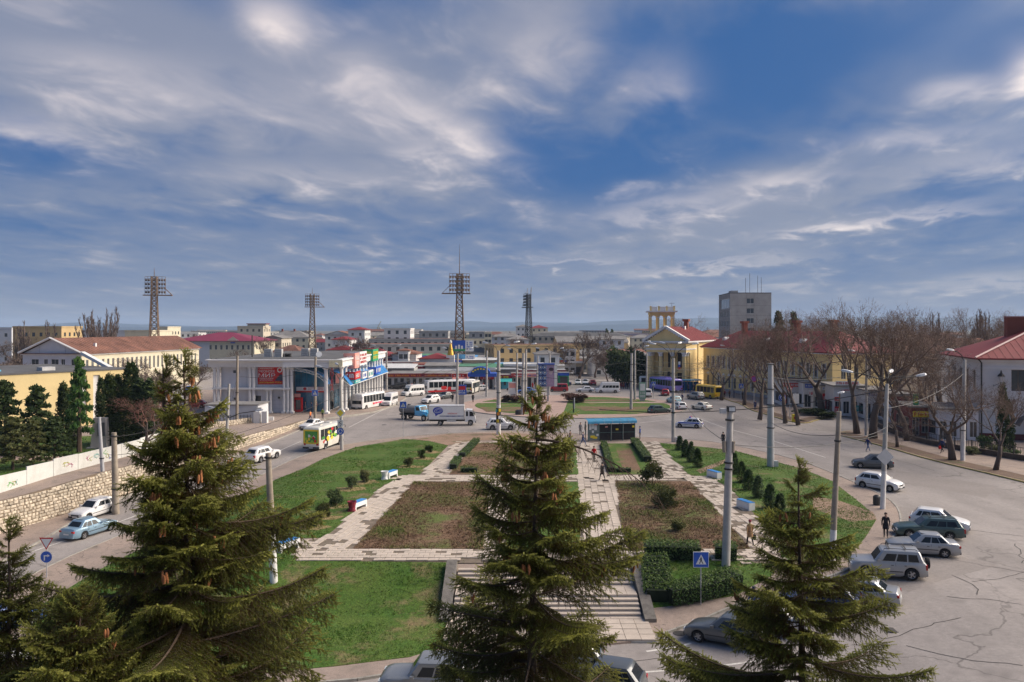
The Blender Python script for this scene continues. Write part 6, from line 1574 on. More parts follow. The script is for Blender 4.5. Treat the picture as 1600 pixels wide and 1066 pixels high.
def white_house():
	t = thing('white_house', 'white two-storey house with red metal roof and wrought wall lantern', 'house', (62.6, 105, 0), R(-17))
	Wd, D, e = 24, 20, 10.9
	rects = [(3.7, 5.3, 6.6, 9.4), (8.6, 10.2, 6.6, 9.4), (13.2, 14.8, 6.6, 9.4), (18, 19.6, 6.6, 9.4), (9.2, 11.2, .3, 3.2)]
	facade(t, (0, 0), (Wd, 0), 0, e, rects, W_WHITE, fm=mk('brown_frame', (.12, .08, .06)))
	facade(t, (0, D), (0, 0), 0, e, grid_rects(D, 5, 1.4, [(1.2, 3.6), (6.6, 9.2)]), W_WHITE); facade(t, (Wd, 0), (Wd, D), 0, e, [], W_WHITE); facade(t, (Wd, D), (0, D), 0, e, [], W_WHITE)
	boxw(t, 'cornice', W_TRIM, -.3, Wd+.3, -.35, D+.3, e-.5, e); boxw(t, 'string_course', W_TRIM, -.08, Wd+.08, -.12, -.003, 8.9+.6, 9.75); boxw(t, 'string_course', W_TRIM, -.08, Wd+.08, -.14, -.003, 5.2, 5.5); boxw(t, 'string_course', W_TRIM, -.1, Wd+.1, -.22, -.003, 4.0, 4.3)
	hip(t, 0, Wd, 0, D, e+.02, 4.3, R_RED, .7, seams=.9)
	for a, b in (((-.7, -.7, e+.1), (10, 10, e+4.36)), ):
		m = MB(); m.bar(a, b, .22); m.build('ridge_cap', mk('ridge_pink', (.52, .36, .33), .6), t)
	boxw(t, 'chimney', W_BRICK, 6.2, 10.0, 11, 12.4, e+1.5, e+5.6); boxw(t, 'chimney_cap', wmat('brick_pink', (.5, .3, .26)), 6.1, 10.1, 10.9, 12.5, e+5.6, e+5.75); boxw(t, 'chimney', M_IRON, 11.9, 12.7, 9.5, 10.3, e+4, e+6.6)
	m = MB(); m.lathe([(.02, -.02), (.4, .08), (.7, .24), (.72, .27)], 16); d = m.build('satellite_dish', S_WHITE, t); d.location = (9.7, 10.2, e+5.2); d.rotation_euler = (R(80), 0, R(15))
	boxw(t, 'air_conditioner', mk('plant_grey', (.46, .46, .45)), 6.4, 7.3, -.35, -.01, 8.2, 8.8); m = MB(); m.lathe([(.22, 0), (.22, .02)], 14); f = m.build('fan_grille', M_IRON, t); f.location = (6.95, -.36, 8.5); f.rotation_euler = (R(90), 0, 0)
	m = MB(); m.tube([(.15, -.25, .2), (.15, -.25, 10.3)], .09, 6); m.tube([(.15, -.25, 10.3), (-.3, -.5, 10.8)], .09, 6); m.build('downpipe', M_IRON, t)
	# wrought lantern: bracket, glass, crown
	L = MB(); L.tube([(2.3, -.05, 7.3), (2.0, -.5, 7.0), (2.2, -.8, 7.5), (2.3, -.8, 7.8)], .05, 5); L.tube([(2.3, -.05, 7.0), (2.5, -.4, 6.7), (2.6, -.6, 7.1)], .045, 5); L.tube([(1.6, -.1, 7.4), (1.5, -.4, 7.2), (1.7, -.6, 7.4), (2.1, -.7, 7.6)], .035, 5); L.build('lantern_bracket', M_IRON, t)
	L = MB(); L.lathe([(.20, 0), (.36, .75)], 6, (2.3, -.8, 7.8)); L.build('lantern_glass', mk('frosted_glass', (.5, .52, .55), .2), t)
	L = MB(); L.lathe([(.5, .75), (.42, .85), (.25, 1.1), (.1, 1.2), (.12, 1.35), (.02, 1.6)], 8, (2.3, -.8, 7.8)); L.build('lantern_cap', M_IRON, t)
	# curved porch canopy
	for k in range(6):
		a0, a1 = math.pi*k/6, math.pi*(k+1)/6; m = MB(); cx_ = 7.6
		slab(m, [(cx_-3.6*math.cos(a0), -2.2, 2.2+1.9*math.sin(a0)), (cx_-3.6*math.cos(a1), -2.2, 2.2+1.9*math.sin(a1)), (cx_-3.6*math.cos(a1), -.25, 2.2+1.9*math.sin(a1)), (cx_-3.6*math.cos(a0), -.25, 2.2+1.9*math.sin(a0))], .05); m.build('porch_panel', mk('brown_sheet', (.12, .10, .09), .5), t)
	boxw(t, 'base_band', wmat('maroon_base', (.14, .03, .03)), -.05, Wd+.05, -.1, -.004, 0, .9)
white_house()
# ---------------------------------------------------------------- town behind the square
rt = random.Random(77)
WM = {'white': W_WHITE, 'cream': W_CREAM, 'beige': W_BEIGE, 'grey': W_GREY, 'pale': W_LAV, 'ochre': wmat('ochre_render', (.50, .36, .18))}
RM = {'red': R_RED, 'brown': R_BROWN, 'slate': R_GREY, 'rusty': R_RUST, 'tar': R_TAR}
def town(u0, u1, vt, y, wall, roof, kind, floors, label, D=14, base_v=None, name='apartment_building', chim=0):
	x0, x1 = (u0-U0)/F*y, (u1-U0)/F*y; ztop = HC-(vt-V0)/F*y
	rh = 0 if kind == 'flat' else min(3.5, (x1-x0)*.16); e = ztop-rh
	nf = max(2, int((x1-x0)/3.1));
	return simple_house(name, label, (x0, y, 0), R(rt.uniform(-2, 2)), x1-x0, D, max(3, e), rh, WM[wall], RM[roof], nf, max(2, int(D/3.5)), floors, win=(1.25, 1.5), roof=kind, stuff=True, chim=chim, frames=False, over=.5)
town(371, 411, 511, 430, 'beige', 'slate', 'flat', 4, 'beige four-storey block with a stepped top on the skyline'); t = thing('rooftop_storey', 'small red-roofed attic storey on the beige skyline block', 'building', (-146, 433, 14.3)); boxw(t, 'wall', W_BEIGE, 0, 10, 0, 6, .6, 2.6); boxw(t, 'roof', R_RED, -.4, 10.4, -.4, 6.4, 2.6, 3.0)
town(418, 482, 517, 410, 'cream', 'slate', 'hip', 3, 'long cream three-storey block with a small central gable', chim=2)
town(413, 440, 524, 330, 'beige', 'slate', 'gable', 2, 'ochre house with a wide slate gable roof behind the shopping hall')
town(508, 548, 517, 420, 'white', 'brown', 'gable', 3, 'white block with a low brown gable roof')
town(544, 570, 511, 400, 'white', 'red', 'hip', 3, 'white house with a stepped red roof on the skyline')
town(519, 546, 526, 300, 'white', 'red', 'hip', 2, 'small white house with a red hipped roof')
town(512, 546, 541, 250, 'grey', 'red', 'hip', 1, 'low red roof just above the shopping hall cornice', name='house')
town(600, 641, 515, 330, 'white', 'tar', 'flat', 5, 'white five-storey flats with stacked balconies')
town(640, 655, 520, 420, 'beige', 'slate', 'hip', 3, 'narrow beige block beside the white flats')
town(655, 700, 519, 380, 'grey', 'slate', 'flat', 4, 'grey four-storey flats left of the tall lattice mast')
town(733, 758, 520, 390, 'grey', 'slate', 'flat', 4, 'grey flats just beyond the tall lattice mast')
town(757, 768, 521, 350, 'cream', 'slate', 'flat', 5, 'narrow cream tower of flats between grey blocks')
town(768, 812, 519, 380, 'pale', 'slate', 'hip', 4, 'pale long block with slate roof')
town(792, 826, 525, 320, 'white', 'slate', 'hip', 3, 'white block with a shallow grey roof before the thin mast')
town(806, 828, 507, 560, 'white', 'slate', 'hip', 4, 'white hilltop flats with a slate roof')
town(829, 856, 508, 560, 'cream', 'red', 'hip', 4, 'cream hilltop flats with a red roof')
town(836, 870, 518, 420, 'beige', 'slate', 'hip', 3, 'beige block below the hilltop flats')
town(838, 874, 548, 230, 'white', 'slate', 'hip', 2, 'white villa with a small pediment over the market')
town(868, 910, 518, 480, 'beige', 'slate', 'gable', 3, 'beige gabled block on the slope')
town(908, 936, 519, 430, 'ochre', 'slate', 'hip', 3, 'ochre block on the slope beside pines')
town(937, 975, 524, 330, 'pale', 'slate', 'hip', 3, 'pale square house with dentilled grey roof')
town(925, 965, 548, 240, 'white', 'slate', 'hip', 3, 'white house half hidden by bare trees at the far street')
town(880, 900, 548, 250, 'white', 'tar', 'flat', 3, 'narrow white house behind the green kiosk')
town(613, 650, 547, 250, 'white', 'brown', 'hip', 1, 'white cottages with brown hipped roofs', name='house'); town(622, 638, 545, 246, 'white', 'brown', 'hip', 2, 'white turret with a brown pyramid roof', D=6, name='house')
town(655, 700, 553, 235, 'white', 'red', 'hip', 1, 'low house with an orange-red hipped roof', name='house')
town(20, 97, 512, 300, 'ochre', 'tar', 'flat', 3, 'ochre flat-roofed block behind the poplars'); town(-60, 18, 514, 320, 'pale', 'tar', 'flat', 3, 'pale flat-roofed block at the picture edge')
town(195, 237, 518, 330, 'cream', 'tar', 'flat', 2, 'long cream flat-roofed block behind the rusty roof', D=20); town(95, 195, 518, 340, 'pale', 'tar', 'flat', 2, 'pale block behind the spreading poplar')
town(246, 262, 506+6, 380, 'cream', 'tar', 'flat', 3, 'small cream block right of the first mast')
town(1425, 1560, 553-24, 190, 'cream', 'brown', 'gable', 1, 'long low building with brown roof behind the street trees')
town(1300, 1360, 533, 260, 'white', 'brown', 'hip', 2, 'pale house between the bare trees'); town(1240, 1300, 528, 300, 'beige', 'red', 'hip', 2, 'beige house with red roof behind the wing')
town(1460, 1530, 540, 160, 'white', 'brown', 'gable', 1, 'white outhouse behind the red-roofed white house', name='house')
# smaller houses filling the middle distance, farther ones smaller
DESC_W = ['white', 'cream', 'beige', 'grey', 'pale', 'ochre']; DESC_R = ['red', 'brown', 'slate', 'rusty', 'tar']
used = []
k = 0
while k < 255:
	y = 235 + 900*(rt.random()**1.3); u = rt.uniform(-260, 1860)
	if 1110 < u < 1215 and y < 320 or u < 0 and y < 330: continue
	if u < 420 and y < 330: continue
	if 420 < u < 600 and y < 240: continue
	if 905 < u < 985 and y < 300: continue
	x = (u-U0)/F*y; big = rt.random() < .45
	w = rt.uniform(22, 46) if big else rt.uniform(9, 17); e = rt.uniform(7.5, 12) if big else rt.uniform(3.5, 6)
	if any(abs(x-a) < (w+b)/2+1 and abs(y-c) < 15 for a, b, c in used):
		k += .2; continue
	used.append((x, w, y)); wn, rn = rt.choice(DESC_W), rt.choice(DESC_R if not big else DESC_R[2:] + ['brown'])
	fl = max(1, round(e/3.1)); kind = rt.choice(('hip', 'gable', 'hip')) if not (big and rt.random() < .5) else 'flat'
	lab = f"{wn} {['one', 'two', 'three', 'four'][min(3, fl-1)]}-storey {'block' if big else 'house'} with {rn} {'flat' if kind == 'flat' else kind+'ped' if kind == 'hip' else 'gabled'} roof in the far town"
	simple_house('town_house' if not big else 'apartment_building', lab, (x-w/2, y, 0), R(rt.uniform(-25, 25)), w, 11, e, 0 if kind == 'flat' else rt.uniform(1.6, 2.8), WM[wn], RM[rn], max(2, int(w/3)), 3, fl, group='houses of the far town', win=(1.2, 1.4), roof=kind, stuff=True, frames=False, chim=0, cat='building')
	k += 1
# far bare trees between the houses
gl = 'winter trees of the far town'
for i in range(175):
	y = 225 + 700*(rt.random()**1.2); u = rt.uniform(-260, 1860); x = (u-U0)/F*y
	if u < 330 and y < 260 or (1100 < u < 1220 and y < 280): continue
	bare_tree((x, y, -.2), rt.uniform(7, 13), rt.choice(('bare brown winter tree between the far houses', 'wide bare winter tree between the far houses')), i, BFAR, 1.25, gl, mats=(M_TWIGR, M_TWIGR))
for (u, v, y, hh, W_) in ((905, 522, 230, 15, 1.3), (880, 535, 240, 11, 1.3), (930, 540, 235, 12, 1.3), (950, 560, 215, 10, 1.3), (870, 545, 300, 10, 1.2)):
	bare_tree(((u-U0)/F*y, y, 0), HC-(v-V0)/F*y+1, {905: 'tallest broad bare tree at the far street mouth', 880: 'bare tree beside the green kiosk', 930: 'broad bare tree right of the tallest at the far street', 950: 'lowest bare tree near the dark evergreens', 870: 'bare tree before the white villa'}[u], u, BFAR, W_, 'bare trees at the far street', mats=(M_TWIGR, M_TWIGR))
for (u, y, hh) in ((965, 200, 11), (978, 205, 9.5), (992, 208, 10.5)):
	t = thing('evergreen_tree', {965: 'dark evergreen farthest from the palace columns', 978: 'shortest dark evergreen, between the other two', 992: 'dark evergreen nearest the palace columns'}[u], 'tree', ((u-U0)/F*y, y, 0), 0, 'dark evergreens by the palace'); link('foliage', bush_mesh(3, 2600), M_LEAF, t, scale=(9, 9, hh)); mb = MB(); mb.tube([(0, 0, 0), (0, 0, hh*.4)], .2, 6); mb.build('trunk', M_BARK, t)
# pines on the skyline and by the grey block
def pine(pos, hh, W_, label, seed, mat=None, group=None):
	t = thing('pine_tree', label, 'tree', pos, 0, group); rs = random.Random(seed); mb = MB(); ct = []
	for i in range(26):
		z = .25+.72*i/26; r = .30*(1.02-z)**.7; a = i*2.4
		for q in (.35, .7, 1.0): ct.append(((math.cos(a)*r*q, math.sin(a)*r*q, z-.02*q), .05))
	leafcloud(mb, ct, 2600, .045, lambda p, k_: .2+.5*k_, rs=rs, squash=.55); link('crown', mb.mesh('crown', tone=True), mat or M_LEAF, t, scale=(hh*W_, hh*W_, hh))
	mb = MB(); mb.tube([(0, 0, 0), (0, 0, hh*.95)], [.025*hh, .006*hh], 6); mb.build('trunk', M_BARK, t)
pine((1218/1*0+ (1217-U0)/F*205, 205, 0), HC+(V0-482)/F*205, .55, 'dark pine with a pointed top next to the grey office block', 1)
pine(((1241-U0)/F*200, 200, 0), HC+(V0-484)/F*200, .55, 'second dark pine farther from the grey office block', 2)
pine(((948-U0)/F*420, 420, 0), HC+(V0-512)/F*420, .5, 'small dark pine on the skyline above the pale house', 3); pine(((958-U0)/F*420, 424, 0), HC+(V0-513)/F*420, .6, 'flat-topped dark pine on the skyline', 4)
# poplars
def pop(u, vt, y, k, W_, lab, g=None):
	bare_tree(((u-U0)/F*y, y, 0), HC+(V0-vt)/F*y, lab, k, POP, W_, g, 'poplar_tree', (M_TWIGR, M_TWIGR), rz=u)
pop(157, 462, 235, 0, 1.0, 'huge spreading poplar with many upright stems behind the rusty roof'); pop(40, 486, 240, 1, 1.3, 'bare poplar behind the ochre block'); pop(30, 492, 245, 2, 1.2, 'slender bare poplar at the end of the ochre block'); pop(78, 482, 240, 2, 1.2, 'single narrow poplar in front of the ochre block')
for (u, vt) in ((1459, 466), (1466, 470), (1527, 460), (1534, 464), (1543, 462)): pop(u, vt, 230, 1+u % 2, 1.0, 'tall slim poplar rising over the street trees', 'slim poplars over the street trees')
# ---- street trees along the avenue, big and dark
ST = [(1187, 657, 503, 0, 'street tree nearest the yellow wing'), (1227, 662, 492, 1, 'street tree beside the blue roundabout sign'), (1247, 665, 478, 2, 'thick street tree beside the orange litter box'), (1339, 679, 463, 0, 'tallest street tree, at the side road corner'), (1364, 686, 470, 3, 'street tree beside the tall corner tree'), (1127, 626, 535, 3, 'small street tree between yellow bus and wing'), (1402, 700, 590, 1, 'stunted street tree on the bare verge'), (1417, 690, 478, 2, 'street tree behind the verge with forked trunk'), (1488, 720, 560, 3, 'young street tree beside the white-banded pole'), (1556, 736, 590, 0, 'young two-stemmed tree before the white house')]
for (u, v, vt, k, lab) in ST:
	p = P(u, v); bare_tree((p.x, p.y, .1), HC-(vt-V0)/F*p.y-.1, 'bare '+lab, k, None, 1.0 if vt < 520 else 1.15, None, 'street_tree', rz=k*1.3+u)
GV = ['behind the end of the yellow wing', 'over the white stall', 'over the beige kiosk with mustard panel', 'behind the forked verge tree', 'over the dark maroon cafe', 'over the low grey pavilion', 'before the slim poplars', 'far behind the white house chimney', 'beside the dish on the white house', 'screening the low brown-roofed building', 'right above the cafe roof', 'over the long white pavilion', 'behind the tall corner tree', 'low behind the yellow sign band', 'in front of the white house side wall', 'highest on the far skyline beyond the white house', 'over the middle of the yellow wing', 'low against the corner of the white house']
for i, (u, v, vt) in enumerate(((1163, 634, 520), (1206, 640, 505), (1284, 648, 488))): p = P(u, v); bare_tree((p.x, p.y, .1), HC-(vt-V0)/F*p.y, 'bare tree '+['by the wing wall beside the crossing sign', 'between the no-stopping post and roundabout disc', 'beside the stalls at the side road', 'in front of the red-framed kiosk'][i], i+1, None, 1.15, None, 'street_tree', rz=u)
for i, (u, vt, y) in enumerate(((1270, 480, 175), (1300, 478, 180), (1320, 490, 165), (1395, 476, 160), (1440, 478, 165), (1470, 488, 150), (1500, 476, 190), (1560, 480, 200), (1590, 492, 190), (1520, 500, 145), (1450, 500, 135), (1400, 500, 150), (1350, 488, 190), (1425, 520, 118), (1475, 540, 112), (1580, 478, 240), (1215, 500, 190), (1510, 560, 104))):
	bare_tree(((u-U0)/F*y, y, 0), HC-(vt-V0)/F*y, 'bare grove tree '+GV[i], i, None, 1.05, 'grove behind the avenue', rz=i*1.7)
bare_tree(((1078-U0)/F*235, 235, 0), HC-(488-V0)/F*235, 'bare tree behind the palace chimney', 1, None, 1.2)
# ---- lattice floodlight masts of the stadium
def mast(u, vt, y, face, label, antenna=0, dark=False):
	x = (u-U0)/F*y; top = HC+(V0-vt)/F*y; t = thing('floodlight_mast', label, 'floodlight mast', (x, y, 0), R(face)); mt = M_IRON if dark else M_RUSTI
	hb, hn = 1.9, .85; zt_ = top-6.5; n = 14
	w = lambda z: hb+(hn-hb)*(z/zt_)**.8 if z < zt_ else hn
	m = MB()
	for sx, sy in ((-1, -1), (1, -1), (1, 1), (-1, 1)):
		zz = [zt_*k/6 for k in range(7)]+[top]
		for a, b in zip(zz[:-1], zz[1:]): m.bar((sx*w(a), sy*w(a), a), (sx*w(b), sy*w(b), b), .24)
	m.build('corner_legs', mt, t, kind='stuff')
	m = MB(); z = 0
	while z < top-1:
		st = w(z)*1.7; z2 = min(top, z+st); a, b = w(z), w(z2)
		for (p, q) in (((-1, -1), (1, -1)), ((1, -1), (1, 1)), ((1, 1), (-1, 1)), ((-1, 1), (-1, -1))):
			m.bar((p[0]*a, p[1]*a, z), (q[0]*b, q[1]*b, z2), .13); m.bar((q[0]*a, q[1]*a, z), (p[0]*b, p[1]*b, z2), .13); m.bar((p[0]*b, p[1]*b, z2), (q[0]*b, q[1]*b, z2), .12)
		z = z2
	m.build('lattice', mt, t, kind='stuff')
	for k in range(5):
		zz = top-.8-k*1.35; m = MB(); m.box(-3.3, 3.1, -1.25, -.75, zz-.12, zz+.06); m.build('lamp_gantry', mt, t)
		if k < 4:
			for q in range(8):
				m = MB(); xx = -3.0+q*.82; m.lathe([(.12, -.25), (.34, .1), (.36, .16)], 8); o = m.build('floodlight', mt, t); o.location = (xx, -1.35, zz-.5); o.rotation_euler = (R(75), 0, 0)
	m = MB()
	for xx in (-3.3, -2.2, -1.1, 0, 1.1, 2.2, 3.1): m.bar((xx, -1.25, top-6.3), (xx, -1.25, top), .09)
	m.bar((-3.3, -1.25, top), (3.1, -1.25, top), .08); m.build('railing', mt, t)
	m = MB(); m.box(-5.6, 3.4, -1.3, .9, top-6.45, top-6.15); m.bar((-5.5, -1.2, top-6.2), (-3.3, -1.25, top-4), .1); m.bar((-5.5, .8, top-6.2), (-3.3, .8, top-4), .1); m.build('platform', mt, t)
	if antenna: m = MB(); m.tube([(0, 0, top), (0, 0, top+antenna*.5), (0, 0, top+antenna)], [.14, .10, .03], 6); m.build('antenna', mt, t)
	return t
mast(241, 432, 262, 195, 'rusty lattice floodlight mast above the long rusty roof', 3); mast(488, 459, 370, 200, 'smallest rusty floodlight mast above the shopping hall', 3)
mast(718, 428, 250, 8, 'tallest lattice mast with a long antenna above the market', 9.5);
tm = mast(826, 459, 360, -70, 'dark lattice mast crowded with phone antennas', 0, True)
for (x, y, z) in ((-.9, -.9, 1), (.9, -.9, 2.5), (1, 1, 3), (-2, -.5, -1), (0, 1, 2)): m = MB(); m.box(x-.15, x+.15, y-.1, y+.1, HC+53/F*360+z-2.5, HC+53/F*360+z); m.build('phone_antenna', mk('plant_grey', (.46, .46, .45)), tm)
# harbour crane on the skyline
t = thing('harbour_crane', 'pale harbour crane far off on the skyline', 'crane', ((592-U0)/F*1500, 1500, 0)); m = MB(); m.bar((-6, 0, 0), (-2, 0, 16), 1.6); m.bar((6, 0, 0), (2, 0, 16), 1.6); m.bar((-3, 0, 16), (14, 0, 8), 1.2); m.bar((-3, 0, 14), (4, 0, 27), 1.0); m.build('frame', mk('crane_yellow', (.35, .33, .25)), t)
# ---- market behind the roundabout
def stall(x0, x1, y, D, e, wall, fas, roofm, label, fh=.8, openings=2, group=None, slope=.0, name='market_stall', sign=None, awn=None, seed=0):
	t = thing(name, label, 'market stall', (x0, y, 0), 0, group); W_ = x1-x0
	boxw(t, 'wall', wall, 0, W_, .1, D, 0, e-.02)
	b = MB(); i = b.pts([(-.4, -.7, e), (W_+.1, -.7, e), (W_+.1, D+.2, e+slope), (-.4, D+.2, e+slope), (-.4, -.7, e+.14), (W_+.1, -.7, e+.14), (W_+.1, D+.2, e+slope+.14), (-.4, D+.2, e+slope+.14)])
	for q in ((0, 3, 2, 1), (4, 5, 6, 7), (0, 1, 5, 4), (1, 2, 6, 5), (2, 3, 7, 6), (3, 0, 4, 7)): b.face([i[z] for z in q])
	b.build('roof', roofm, t)
	if fas: boxw(t, 'fascia', fas, -.3, W_, -.82, -.70, e-fh, e+.16)
	st = W_/openings
	for k in range(openings):
		m = W_DARK if (k+seed) % 2 else M_WIN
		boxw(t, 'shopfront' if (k+seed) % 3 else 'door', m, st*k+.35, st*(k+1)-.35, .02, .095, .1 if (k+seed) % 2 else .9, 2.5)
	if sign: scribble(t, 'lettering', sign, (.3, -.83, e-fh+.1), (1, 0, 0), W_-1, fh-.15, 1, seed)
	if awn:
		b = MB(); slab(b, [(0, -2.2, e-1.4), (W_, -2.2, e-1.4), (W_, -.85, e-fh), (0, -.85, e-fh)], .04); b.build('awning', awn, t)
	return t
FAS = [mk('maroon_fascia', (.22, .02, .035), .6), S_RED, S_BLUE, S_WHITE, S_GRN, S_ORG, S_TEAL]
X = lambda u, y: (u-U0)/F*y
y = 193
M_MAR = FAS[0]
stall(X(604, y), X(662, y), y, 12, 3.6, W_WHITE, M_MAR, R_GREY, 'white market hall with a long maroon fascia', .75, 6, sign=S_ORG, seed=1)
stall(X(662.6, y), X(706, y), y, 12, 3.6, W_WHITE, M_MAR, R_GREY, 'market hall with maroon fascia and orange lettering', .75, 4, sign=S_ORG, seed=2)
stall(X(707, y), X(729, y), y+1, 10, 3.5, wmat('maroon_wall', (.2, .05, .05)), S_RED, R_GREY, 'maroon market stalls with red signs beside the arch', .7, 3, sign=S_WHITE, seed=3, awn=S_PINK)
# blue arched market gate
t = thing('market_gate', 'blue market gate with a rounded arch and yellow lettering', 'market entrance', (X(731, 190), 190, 0)); Wg = X(776, 190)-X(731, 190)
boxw(t, 'flat_canopy', S_BLUE, 0, Wg, -.3, 5, 3.1, 3.9)
arc = [(Wg/2-2.0+2.3*math.cos(math.pi-math.pi*k/10)+1.6, 3.9+1.5*math.sin(math.pi*k/10)) for k in range(11)]
for a, b_ in zip(arc[:-1], arc[1:]): m = MB(); slab(m, [(a[0], -.6, a[1]), (b_[0], -.6, b_[1]), (b_[0], 4, b_[1]), (a[0], 4, a[1])][::-1], .08); m.build('arch_panel', S_BLUE, t)
m = MB(); m.poly([(a[0], -.55, a[1]) for a in arc][::-1]); m.build('arch_front', mk('arch_blue', (.02, .09, .28), .5), t)
for k in range(5): m = MB(); m.poly([(arc[2+k][0]-.15, -.63, arc[2+k][1]-.55), (arc[2+k][0]+.3, -.63, arc[2+k][1]-.55), (arc[2+k][0]+.3, -.63, arc[2+k][1]-.2), (arc[2+k][0]-.15, -.63, arc[2+k][1]-.2)]); m.build('letter', S_YEL, t)
for x in (.2, Wg*.33, Wg*.66, Wg-.3): boxw(t, 'post', S_WHITE, x, x+.2, 0, .2, 0, 3.1)
stall(X(753, y), X(772, y), y-1, 4, 3.0, W_WHITE, S_RED, R_GREY, 'white kiosk with a red sign inside the market gate', .6, 2, sign=S_WHITE, seed=4)
stall(X(778, y), X(800, y), y-1, 6, 3.3, mk('turquoise_wall', (.10, .42, .55), .6), M_MAR, R_GREY, 'turquoise kiosk with maroon top', .7, 3, sign=S_YEL, seed=5, awn=S_TEAL)
stall(X(800.5, y), X(822, y), y, 6, 3.6, W_BEIGE, S_RED, R_GREY, 'row of dark stalls with red sign boards', .7, 3, sign=S_WHITE, seed=6)
stall(X(823, y), X(842, y), y+2, 7, 3.5, W_WHITE, S_PINK, R_GREY, 'white stall with pink posters behind the poles', .7, 2, sign=S_BLUE, seed=7)
stall(X(873, 200), X(889, 200), 200, 4, 3.4, S_GRN, S_BLUE, R_GREY, 'green kiosk with a blue top beside the billboard', .6, 1, seed=8)
stall(X(968, 230), X(984, 230), 232, 4, 3.2, W_BEIGE, S_BLUE, R_GREY, 'small blue-topped stall under the evergreen', .6, 2, seed=9)
rs = random.Random(5)
for r_, (yy, ua, ub, e) in enumerate(((206, 590, 835, 3.9), (216, 575, 850, 4.2), (227, 560, 860, 4.0), (238, 600, 870, 4.6), (250, 560, 900, 4.4), (264, 500, 905, 4.8))):
	u = ua
	while u < ub:
		w = rs.uniform(4.5, 13); x0 = X(u, yy); x1 = x0+w; rm = rs.choice((R_GREY, R_GREY, mk('tin_roof', (.42, .42, .41), .5, .4, var=.2, scale=.5, dirt=.5), mk('tin_roof', (.42, .42, .41)), mk('blue_tarp', (.10, .30, .55), .6), mk('white_sheet_roof', (.60, .60, .58), .7, dirt=.4), R_TAR, mk('green_sheet_roof', (.08, .22, .13), .7), R_BROWN))
		nm = {'grey_slate_roof': 'grey slate', 'tin_roof': 'dull tin', 'blue_tarp': 'blue tarpaulin', 'white_sheet_roof': 'white sheet', 'tar_roof': 'black tarred', 'green_sheet_roof': 'green sheet', 'brown_tile_roof': 'brown tiled'}[rm.name]
		stall(x0, x1-.3, yy+rs.uniform(-1, 1), rs.uniform(5, 8), e+rs.uniform(-.6, .7), rs.choice((W_WHITE, W_BEIGE, W_GREY)), rs.choice((None, S_WHITE, S_RED, M_MAR, S_BLUE, None)), rm, f'market stall under a {nm} roof in the packed market', .5, max(1, int(w/3)), 'packed market stalls', rs.uniform(-.3, .9), seed=int(u))
		u += w*F/yy
# golden spire kiosk
t = thing('gilded_spire', 'small golden cone roof with a white finial over the market', 'spire', (X(704, 236), 236, 0)); boxw(t, 'drum', W_WHITE, -1.2, 1.2, -1.2, 1.2, 0, 6.7); m = MB(); m.lathe([(1.0, 6.7), (.95, 7.1), (.35, 9.8), (.15, 10.2)], 12); m.build('cone_roof', mk('gold_roof', (.62, .36, .05), .4, .4), t); m = MB(); m.lathe([(.1, 10.2), (.4, 10.5), (.3, 11), (.05, 11.3)], 8); m.build('finial', S_WHITE, t)
# twin hoardings on the mast
for (v0, v1, u1, lab, a, b_) in ((532, 549, 740, 'upper hoarding with a blue and green view and white text panel', S_BLUE, S_GRN), (554, 571, 742, 'lower hoarding with blue and white halves on the mast', mk('sky_blue', (.15, .45, .72)), S_BLUE)):
	yy = 240; x0, xm, x1 = X(707, yy), X(727, yy), X(u1, yy); za, zb = HC-(v1-V0)/F*yy, HC-(v0-V0)/F*yy; t = thing('hoarding', lab, 'billboard', (x0, yy, za))
	boxw(t, 'picture_panel', a, 0, xm-x0, 0, .2, 0, zb-za); boxw(t, 'text_panel', S_WHITE, xm-x0+.02, x1-x0, 0, .2, 0, zb-za); boxw(t, 'picture_ground', b_, .01, xm-x0-.01, -.03, -.005, .02, (zb-za)*.25)
	for k in range(3): boxw(t, 'picture_house', S_WHITE, .8+k*.9, 1.4+k*.9, -.05, -.032, (zb-za)*.2, (zb-za)*(.5+.1*(k % 2)))
	scribble(t, 'lettering', S_BLUE, (xm-x0+.4, -.005, .4), (1, 0, 0), x1-xm-.8, zb-za-.8, 4, 3); boxw(t, 'frame', M_IRON, 1, 1.2, .2, .5, -za, zb-za)
# ---------------------------------------------------------------- paving slabs
def inside(p, poly):
	c = False; n = len(poly)
	for i in range(n):
		(x1, y1), (x2, y2) = poly[i], poly[(i+1) % n]
		if (y1 > p[1]) != (y2 > p[1]) and p[0] < (x2-x1)*(p[1]-y1)/(y2-y1)+x1: c = not c
	return c
SLABM = {}
def slab_mesh(a, b, th=.05):
	k = (round(a, 2), round(b, 2))
	if k not in SLABM:
		m = MB(); c = .012; A = m.pts([(-a/2, -b/2, -th), (a/2, -b/2, -th), (a/2, b/2, -th), (-a/2, b/2, -th)]); B = m.pts([(-a/2, -b/2, -c), (a/2, -b/2, -c), (a/2, b/2, -c), (-a/2, b/2, -c)]); D = m.pts([(-a/2+c, -b/2+c, 0), (a/2-c, -b/2+c, 0), (a/2-c, b/2-c, 0), (-a/2+c, b/2-c, 0)])
		for X1, X2 in ((A, B), (B, D)):
			for j in range(4): m.face((X1[j], X1[(j+1) % 4], X2[(j+1) % 4], X2[j]))
		m.face(D); SLABM[k] = m.mesh('slab')
	return SLABM[k]
M_SLABD = mk('worn_slab_bed', (.17, .135, .10), .95, var=.3, scale=2)
